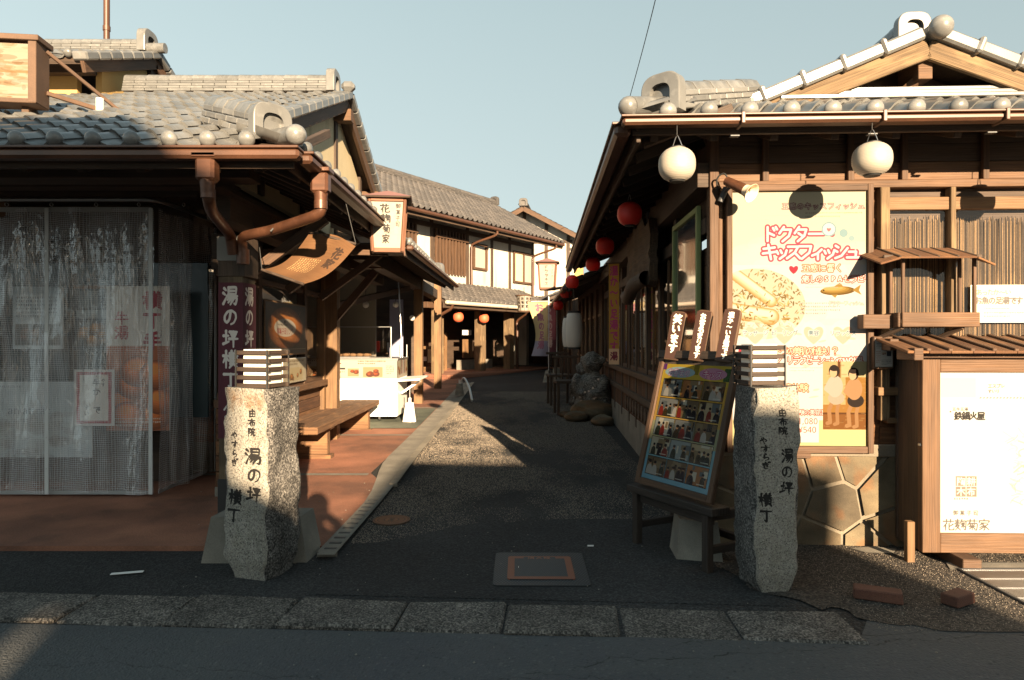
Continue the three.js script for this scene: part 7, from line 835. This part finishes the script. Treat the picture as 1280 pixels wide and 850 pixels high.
// ---------- lane side, right ----------
{
  const b = thing('framed_poster', 'green framed poster under glass on the lane wall of the corner shop', 'poster', inR(-0.05, 1.86, -0.72), RT - Math.PI / 2), gm = mat(0.22, 0.26, 0.1, 0.6); box(b, 'backing', M.dark, 0, 0, -0.01, 0.96, 1.3, 0.02); add(b, 'print', plate(0.9, 1.24), printed(canvasTex(400, 560, (x, w, h) => { rect(x, '#6d7c88', 0, 0, w, h); rect(x, '#8f8f8a', 0, 80, w, 210); rect(x, '#bfae90', 40, 90, 320, 150); rect(x, '#46546a', 0, 300, w, 260); blob(x, '#1c2028', 260, 430, 70, 120); fineLines(x, 60, 260, 280, 3, 26, 16, '#cfc8b8'); }), { roughness: 0.1, clearcoat: 1, clearcoatRoughness: 0.03 }), [0, 0, 0.003]); for (const s of [-1, 1]) { box(b, 'stile', gm, s * 0.47, 0, 0.008, 0.045, 1.34, 0.035); box(b, 'rail', gm, 0, s * 0.645, 0.008, 0.9, 0.045, 0.034); }
  const w = thing('carved_board', 'rough carved driftwood board hung beneath the lane eave', 'sign', inR(-0.16, 2.42, -2.6), RT - Math.PI / 2); const g = new THREE.BoxGeometry(1.7, 0.62, 0.08, 24, 10, 2), p = g.attributes.position; for (let i = 0; i < p.count; i++) { const x = p.getX(i), y = p.getY(i); p.setXYZ(i, x + 0.12 * (n3(x * 2, y * 6, 0, 3) - 0.5) * Math.sign(x) * (Math.abs(x) > 0.8 ? 1 : 0), y + 0.16 * (n3(x * 3 + 9, 4, 0, 5) - 0.5) * (Math.abs(y) > 0.25 ? 1 : 0.2), p.getZ(i) + 0.03 * (n3(x * 6, y * 14, 1, 8) - 0.5)); } g.computeVertexNormals(); add(w, 'board', metres(g, 1.7, 0.62), oldWood(0.16, 0.11, 0.075)); const lg = tube(w, 'log', M.dark, [V(-0.8, -0.38, 0.06), V(-0.3, -0.44, 0.1), V(0.3, -0.34, 0.12), V(0.8, -0.3, 0.06)], 0.075, 24, 10); for (const x of [-0.5, 0.5]) cyl(w, 'hanger', M.iron, V(x, 0.25, 0), V(x, 0.42, 0), 0.012);
  const n = thing('banner', 'narrow yellow and pink patterned banner on the lane wall', 'banner', D(1.42, 1.86, 9.5).toArray(), -0.5); add(n, 'cloth', cbox(0.2, 1.4, 0.006, 0.001), new THREE.MeshPhysicalMaterial({ roughness: 0.85, map: (() => { const t = canvasTex(128, 1024, (x, w2, h) => { rect(x, '#b08232', 0, 0, w2, h); x.fillStyle = '#b03a6a'; column(x, '温か～い足湯です', 14, 20, 100, 14, 0.3, 1.1); rect(x, '#d8b08a', 0, h - 160, w2, 160); x.fillStyle = '#7a2a3a'; column(x, '湯', 20, h - 130, 90, 12, 0.3); }); t.wrapS = t.wrapT = THREE.RepeatWrapping; t.repeat.set(1 / 1.4, 1 / 0.2); t.center.set(0, 0); t.rotation = 0; return t; })() })); cyl(n, 'rod', M.dark, V(-0.12, 0.71, 0), V(0.12, 0.71, 0), 0.01); n.children[0].geometry = plate(0.15, 1.4); n.children[0].material.map.repeat.set(1, 1); n.children[0].material.side = THREE.DoubleSide;
  const f = (label, x, d, cols, hgt) => { const t = thing('nobori_flag', label, 'flag', [x, G(d), -d], -0.25), P = [], U = [], I = []; for (let j = 0; j <= 12; j++) for (let i = 0; i <= 6; i++) { const u = i / 6, v = j / 12; P.push(-0.02 - u * 0.5 * (1 - 0.25 * Math.sin(v * 4)), 0.75 + v * 1.55, 0.06 * Math.sin(u * 4 + v * 3)); U.push(1 - u, v); if (i < 6 && j < 12) { const k = j * 7 + i; I.push(k, k + 1, k + 8, k, k + 8, k + 7); } } const g2 = new THREE.BufferGeometry(); g2.setAttribute('position', new THREE.Float32BufferAttribute(P, 3)); g2.setAttribute('uv', new THREE.Float32BufferAttribute(U, 2)); g2.setIndex(I); g2.computeVertexNormals(); add(t, 'cloth', g2, new THREE.MeshPhysicalMaterial({ roughness: 0.9, side: THREE.DoubleSide, transmission: 0.2, thickness: 0, map: canvasTex(256, 768, (x2, w2, h) => { rect(x2, cols[0], 0, 0, w2, h); rect(x2, cols[1], 0, h * 0.72, w2, h * 0.28); x2.fillStyle = cols[2]; column(x2, 'お魚の足湯', 70, 20, 120, 18, 0.3, 1.1); }) })); cyl(t, 'pole', M.white, V(0, 0.2, 0), V(0, 2.45, 0), 0.014); cyl(t, 'arm', M.white, V(0.02, 2.32, 0), V(-0.52, 2.32, 0), 0.008); const bb = new THREE.CylinderGeometry(0.11, 0.2, 0.34, 4); bb.rotateY(0.7); add(t, 'weight', bb, M.concrete, [0, 0.17, 0]); };
  f('yellow and lilac upright flag on a pole where the lane bends', 1.05, 19.5, ['#b09a70', '#8a8494', '#8c5468']); f('pink upright flag half hidden behind the red lanterns', 1.35, 20.6, ['#8a4a54', '#6c3a44', '#b89c94']);
  for (const [x, d, lab] of [[1.05, 12.9, 'dark wooden stool beside the stone figures'], [1.0, 14.4, 'dark wooden stool beneath the tubular lanterns']]) { const t = thing('stool', lab, 'stool', [x, G(d), -d], 0.1); box(t, 'seat', M.dark, 0, 0.62, 0, 0.5, 0.05, 0.5); for (const a of [-1, 1]) for (const c of [-1, 1]) box(t, 'leg', M.dark, a * 0.21, 0.3, c * 0.21, 0.05, 0.6, 0.05); for (let i = 0; i < 4; i++) box(t, 'back_bar', M.dark, -0.18 + i * 0.12, 0.86, -0.22, 0.03, 0.42, 0.03); box(t, 'back_rail', M.dark, 0, 1.08, -0.22, 0.5, 0.05, 0.04); }
}
// stone figures on boulders
function figure(label, p, k, sd, ry) {
  const t = thing('stone_figure', label, 'statue', p, ry, 'stone figures beside the lane'), R = 44, mc = new MarchingCubes(R, new THREE.MeshBasicMaterial(), false, false, 60000), S = 0.68; // body, belly, head, arms and lap as one blended mass
  const ell = (x, y, z, c, r) => { const q = Math.hypot((x - c[0]) / r[0], (y - c[1]) / r[1], (z - c[2]) / r[2]); return (q - 1) * Math.min(...r); }, sm = (a, b, s) => { const h = clamp(0.5 + 0.5 * (b - a) / s, 0, 1); return lerp(b, a, h) - s * h * (1 - h); };
  for (let z = 0; z < R; z++) for (let y = 0; y < R; y++) for (let x = 0; x < R; x++) {
    const X = (x / (R - 1) * 2 - 1) * S, Y = (y / (R - 1) * 2 - 1) * S + 0.58, Z = (z / (R - 1) * 2 - 1) * S; let d = ell(X, Y, Z, [0, 0.36, 0], [0.34, 0.4, 0.27]); d = sm(d, ell(X, Y, Z, [0, 0.1, 0.03], [0.36, 0.16, 0.3]), 0.1); d = sm(d, ell(X, Y, Z, [0, 0.93, 0.02], [0.19, 0.2, 0.19]), 0.06); for (const s of [-1, 1]) { d = sm(d, ell(X, Y, Z, [s * 0.27, 0.5, 0.12], [0.09, 0.22, 0.12]), 0.05); d = sm(d, ell(X, Y, Z, [s * 0.2, 0.99, 0], [0.05, 0.07, 0.04]), 0.03); d = sm(d, ell(X, Y, Z, [s * 0.14, 0.36, 0.27], [0.1, 0.06, 0.06]), 0.04); } d = sm(d, ell(X, Y, Z, [0, 0.89, 0.19], [0.07, 0.05, 0.06]), 0.04);
    mc.field[x + y * R + z * R * R] = -d - 0.03 * (n3(X * 9 + 30, Y * 9 + 30, Z * 9 + 30, sd) - 0.5) - 0.022 * (n3(X * 24 + 60, Y * 24 + 60, Z * 24 + 60, sd) - 0.5);
  }
  mc.isolation = 0; mc.update(); const c = mc.count, g = new THREE.BufferGeometry(); g.setAttribute('position', new THREE.Float32BufferAttribute(mc.positionArray.slice(0, c * 3), 3)); g.setAttribute('normal', new THREE.Float32BufferAttribute(mc.normalArray.slice(0, c * 3), 3)); const P = g.attributes.position, u = []; for (let i = 0; i < P.count; i++) { P.setXYZ(i, P.getX(i) * S * k, (P.getY(i) * S + 0.58) * k, P.getZ(i) * S * k); u.push(P.getX(i) + P.getZ(i), P.getY(i)); } g.setAttribute('uv', new THREE.Float32BufferAttribute(u, 2)); add(t, 'body', g, mat(0.5, 0.48, 0.45, 0.9, { map: graniteTex, bumpMap: graniteBump, bumpScale: 0.006 }));
  for (let i = 0; i < 8; i++) { const a = rr(-0.9, 0.9), y = rr(0.2, 0.62); add(t, 'offering_coin', new THREE.CylinderGeometry(0.018, 0.018, 0.006, 10), M.steel, [Math.sin(a) * 0.34 * k, y * k, Math.cos(a) * 0.285 * k], [Math.PI / 2, 0, 0]); } return t;
}
figure('large rounded stone figure with a head and folded hands beside the lane', [1.47, G(12.4) + 0.12, -12.35], 0.98, 3, -0.5); figure('small stone figure tucked behind the larger one', [1.42, G(13.2) + 0.1, -13.3], 0.8, 9, -0.2);
for (const [x, d, r, lab] of [[1.14, 12.0, 0.18, 'brown boulder lying in front of the stone figures'], [1.53, 11.5, 0.17, 'pale grey boulder lying against the lane wall'], [1.0, 12.5, 0.12, 'small dark boulder at the edge of the stone figures'], [1.5, 12.3, 0.36, 'flat boulder under the large stone figure']]) { const g = new THREE.IcosahedronGeometry(r, 3), p = g.attributes.position; for (let i = 0; i < p.count; i++) { const x2 = p.getX(i), y2 = p.getY(i), z2 = p.getZ(i), f = 0.85 + 0.4 * n3(x2 / r * 1.3 + 20, y2 / r * 1.3 + 20, z2 / r * 1.3 + 20 + d, 4); p.setXYZ(i, x2 * f * 1.15, Math.max(-0.05, y2 * f * 0.6 + r * 0.4), z2 * f); } g.computeVertexNormals(); const o = add(scene, 'boulder', g, M.rubble[(d * 10 | 0) % 4], [x, G(d), -d]); tag(o, lab, 'boulder', 'boulders by the stone figures'); }

// ---------- things on the ground ----------
{
  const t = thing('manhole_cover', 'square dark iron cover with an orange painted border in the asphalt', 'manhole cover', D(0.185, 0.003, 4.46).toArray(), -0.01), sq = (w, h, r) => { const s = archShape(w, h, r); const q = new THREE.Shape(); q.moveTo(-w / 2 + r, -h / 2); q.lineTo(w / 2 - r, -h / 2); q.quadraticCurveTo(w / 2, -h / 2, w / 2, -h / 2 + r); q.lineTo(w / 2, h / 2 - r); q.quadraticCurveTo(w / 2, h / 2, w / 2 - r, h / 2); q.lineTo(-w / 2 + r, h / 2); q.quadraticCurveTo(-w / 2, h / 2, -w / 2, h / 2 - r); q.lineTo(-w / 2, -h / 2 + r); q.quadraticCurveTo(-w / 2, -h / 2, -w / 2 + r, -h / 2); return q; };
  const lid = (name, w, h, th, y, paint) => { const g = new THREE.ExtrudeGeometry(sq(w, h, 0.035), { depth: th, bevelEnabled: false }); g.rotateX(-Math.PI / 2); const u = g.attributes.uv, p = g.attributes.position; for (let i = 0; i < u.count; i++) u.setXY(i, p.getX(i) / w + 0.5, 0.5 - p.getZ(i) / h); const tx = canvasTex(600, 600, (x, W, H) => { rect(x, paint ? '#2c2e30' : '#232527', 0, 0, W, H); if (paint) { x.strokeStyle = '#80462a'; x.lineWidth = 62; x.strokeRect(34, 34, W - 68, H - 68); x.fillStyle = x.strokeStyle = '#a5562a'; rect(x, '#2c2e30', 150, 20, 300, 56); x.fillStyle = x.strokeStyle = '#8f5230'; row(x, '消火栓', 190, 16, 62, 9, 1.2); } x.globalAlpha = 0.55; for (let j = 0; j < 30; j++) for (let i = 0; i < 30; i++) { x.save(); x.translate(i * 20 + (j % 2) * 10, j * 20); x.rotate(0.78); rect(x, '#6c7074', -4, -4, 8, 8); rect(x, '#0c0d0f', 4, -4, 4, 8); x.restore(); } x.globalAlpha = 1; if (paint) { rect(x, '#0c0c0c', 92, 270, 20, 60); rect(x, '#c8c4bc', 98, 276, 7, 46); } }); return add(t, name, g, new THREE.MeshPhysicalMaterial({ map: tx, roughness: 0.6, metalness: 0.2, bumpMap: tx, bumpScale: 0.004 }), [0, y, 0]); };
  lid('frame', 0.6, 0.64, 0.008, 0, false); lid('lid', 0.43, 0.45, 0.006, 0.007, true);
  const r = thing('valve_cover', 'small round rust brown iron cover beside the kerb', 'manhole cover', D(-1.0, 0.003, 5.66).toArray()); const rc = canvasTex(256, 256, (x, w, h) => { rect(x, '#7a4a2c', 0, 0, w, h); x.strokeStyle = '#3a2618'; x.lineWidth = 6; for (const q of [118, 96, 50]) { x.beginPath(); x.arc(128, 128, q, 0, 7); x.stroke(); } for (let i = 0; i < 40; i++) { const a = i * 0.157; x.lineWidth = 3; x.beginPath(); x.moveTo(128 + Math.cos(a) * 54, 128 + Math.sin(a) * 54); x.lineTo(128 + Math.cos(a) * 94, 128 + Math.sin(a) * 94); x.stroke(); } x.fillStyle = '#3a2618'; row(x, '消栓', 84, 104, 44, 6); }); const rm = new THREE.MeshPhysicalMaterial({ map: rc, roughness: 0.65, metalness: 0.2, bumpMap: rc, bumpScale: 0.003 }), ring = new THREE.CylinderGeometry(0.15, 0.15, 0.008, 32); add(r, 'lid', ring, [M.rust, rm, M.rust], [0, 0.004, 0]); add(r, 'rim', new THREE.TorusGeometry(0.152, 0.006, 6, 36), M.rust, [0, 0.004, 0], [Math.PI / 2, 0, 0]);
  const bk = (label, x, d, ry, w) => { const o = add(scene, 'brick', cbox(w, 0.062, 0.1, 0.006, 0.002), M.brick, [x, 0.041, -d], [0, ry, 0]); tag(o, label, 'brick', 'loose bricks on the forecourt'); }; bk('long reddish brown brick lying in the shade on the asphalt', 2.1, 3.92, -0.42, 0.25); bk('short reddish brown brick lying half in the sun beside the grating', 2.52, 3.86, 0.5, 0.17);
  const gr = thing('drain_grating', 'steel bar grating set in the forecourt beside the notice case', 'grating', D(3.35, 0.009, 4.08).toArray(), 0.0); for (let i = 0; i < 5; i++) box(gr, 'bearing_bar', M.steel, 0, 0.006, -0.32 + i * 0.16, 0.9, 0.012, 0.01, undefined, 0.001); for (let i = 0; i < 60; i++) box(gr, 'cross_bar', M.steel, -0.44 + i * 0.015, 0.004, 0, 0.006, 0.008, 0.64, undefined, 0.001); box(gr, 'pit', M.black, 0, -0.002, 0, 0.9, 0.004, 0.66); for (const s of [-1, 1]) { box(gr, 'frame_bar', M.iron, s * 0.455, 0.006, 0, 0.02, 0.014, 0.68); box(gr, 'frame_bar', M.iron, 0, 0.006, s * 0.34, 0.93, 0.013, 0.02); }
  structure('drain_surround', sheetXZ([[2.84, 4.42], [2.9, 4.56], [5, 4.56], [5, 4.42]], 0.0135), M.concrete); structure('patch', sheetXZ([[2.42, 4.88], [2.6, 4.92], [2.74, 4.86], [2.66, 4.76], [2.48, 4.78]], 0.0125), M.concrete);
  const wl = add(scene, 'paint_strip', cbox(0.19, 0.003, 0.035, 0.001), M.white, D(-2.47, 0.007, 4.38), [0, 0.27, 0]); tag(wl, 'short white painted strip on the asphalt before the red pavement', 'marking'); const pp = add(scene, 'paper_scrap', cbox(0.045, 0.006, 0.02, 0.001), M.white, D(0.57, 0.008, 4.95), [0, -0.2, 0.06]); tag(pp, 'scrap of white paper on the asphalt above the square cover', 'litter');
  const N = 220, im = new THREE.InstancedMesh(new THREE.IcosahedronGeometry(0.006, 0), M.concrete, N), m4 = new THREE.Matrix4(), q = new THREE.Quaternion(); for (let i = 0; i < N; i++) { const d = rr(3.1, 8), x = rr(-0.55, 0.75) * d * 0.9; m4.compose(V(clamp(x, -3, 3.4), 0.036 * (x < -1.3 && d > 4.9 ? 1 : 0.25), -d), q, V(1, 0.6, 1).multiplyScalar(rr(0.4, 1.15))); im.setMatrixAt(i, m4); } im.name = 'grit'; im.userData.kind = 'stuff'; im.userData.label = 'fine scattered grit on the asphalt and pavement'; im.userData.category = 'grit'; scene.add(im);
}
{ const w = tube(scene, 'overhead_wire', M.black, [D(3.3, 11.4, 11), D(3.25, 9.2, 15.5), D(3.6, 8.6, 22), D(4.2, 8.4, 30)], 0.011, 40, 5); w.name = 'overhead_wire'; tag(w, 'thin black wire sagging across the sky above the corner roof', 'wire'); }

// ---------- photographer standing just behind the camera; only the shadow is seen ----------
{
  const t = thing('person', 'standing person in a dark jacket holding both hands up to the face', 'person', [0.02, 0, 0.32]), R = 96, S = 1.0, mc = new MarchingCubes(R, new THREE.MeshBasicMaterial(), false, false, 220000);
  const bones = [[[0, 1.0, 0], [0, 1.36, 0.0], 0.15, 0.17], [[-0.15, 1.42, 0], [0.15, 1.42, 0], 0.075, 0.075], [[0, 1.4, 0], [0, 1.54, -0.02], 0.055, 0.05], [[0, 1.6, -0.03], [0, 1.7, -0.02], 0.095, 0.1], [[-0.2, 1.42, 0], [-0.27, 1.2, -0.1], 0.06, 0.048], [[-0.27, 1.2, -0.1], [-0.1, 1.48, -0.16], 0.046, 0.034], [[0.2, 1.42, 0], [0.31, 1.24, -0.06], 0.06, 0.048], [[0.31, 1.24, -0.06], [0.14, 1.5, -0.15], 0.046, 0.034], [[-0.1, 0.98, 0], [-0.13, 0.52, 0], 0.1, 0.065], [[-0.13, 0.52, 0], [-0.14, 0.08, 0.03], 0.062, 0.045], [[0.1, 0.98, 0], [0.13, 0.52, 0], 0.1, 0.065], [[0.13, 0.52, 0], [0.15, 0.08, 0.03], 0.062, 0.045], [[-0.14, 0.05, 0.05], [-0.15, 0.04, -0.16], 0.05, 0.04], [[0.15, 0.05, 0.05], [0.16, 0.04, -0.16], 0.05, 0.04], [[-0.1, 1.48, -0.16], [-0.06, 1.53, -0.17], 0.035, 0.03], [[0.14, 1.5, -0.15], [0.08, 1.54, -0.17], 0.035, 0.03]].map(([a, b, r0, r1]) => [V(...a), V(...b), r0, r1]);
  for (const s of [-1, 1]) for (let k = 0; k < 5; k++) bones.push([V(s * 0.09, 1.5 + k * 0.008, -0.17), V(s * 0.055, 1.525 + k * 0.014, -0.185 - 0.004 * k), 0.011, 0.009]);
  const p = V(0, 0, 0), ab = V(0, 0, 0);
  for (let z = 0; z < R; z++) for (let y = 0; y < R; y++) for (let x = 0; x < R; x++) { p.set((x / (R - 1) * 2 - 1) * S, (y / (R - 1) * 2 - 1) * S + 0.9, (z / (R - 1) * 2 - 1) * S * 0.5); let d = 9; if (Math.abs(p.x) < 0.5 && Math.abs(p.z) < 0.4) for (const [a, b, r0, r1] of bones) { ab.subVectors(b, a); const L = ab.lengthSq(), h = clamp((p.x - a.x) * ab.x / L + (p.y - a.y) * ab.y / L + (p.z - a.z) * ab.z / L, 0, 1), q = Math.hypot(p.x - a.x - ab.x * h, p.y - a.y - ab.y * h, p.z - a.z - ab.z * h) - lerp(r0, r1, h), k = clamp(0.5 + 0.5 * (q - d) / 0.03, 0, 1); d = lerp(q, d, k) - 0.03 * k * (1 - k); } mc.field[x + y * R + z * R * R] = -d; }
  mc.isolation = 0; mc.update(); const c = mc.count, g = new THREE.BufferGeometry(); g.setAttribute('position', new THREE.Float32BufferAttribute(mc.positionArray.slice(0, c * 3), 3)); const P = g.attributes.position; for (let i = 0; i < P.count; i++) P.setXYZ(i, P.getX(i) * S, P.getY(i) * S + 0.9, P.getZ(i) * S * 0.5); g.computeVertexNormals(); add(t, 'body', g, mat(0.06, 0.065, 0.08, 0.9)); const hair = new THREE.SphereGeometry(0.118, 20, 14); hair.scale(0.95, 1.08, 1.0); add(t, 'hair', hair, mat(0.03, 0.022, 0.018, 0.7), [0, 1.68, 0.0]);
}
shade(scene);
renderer.render(scene, camera);
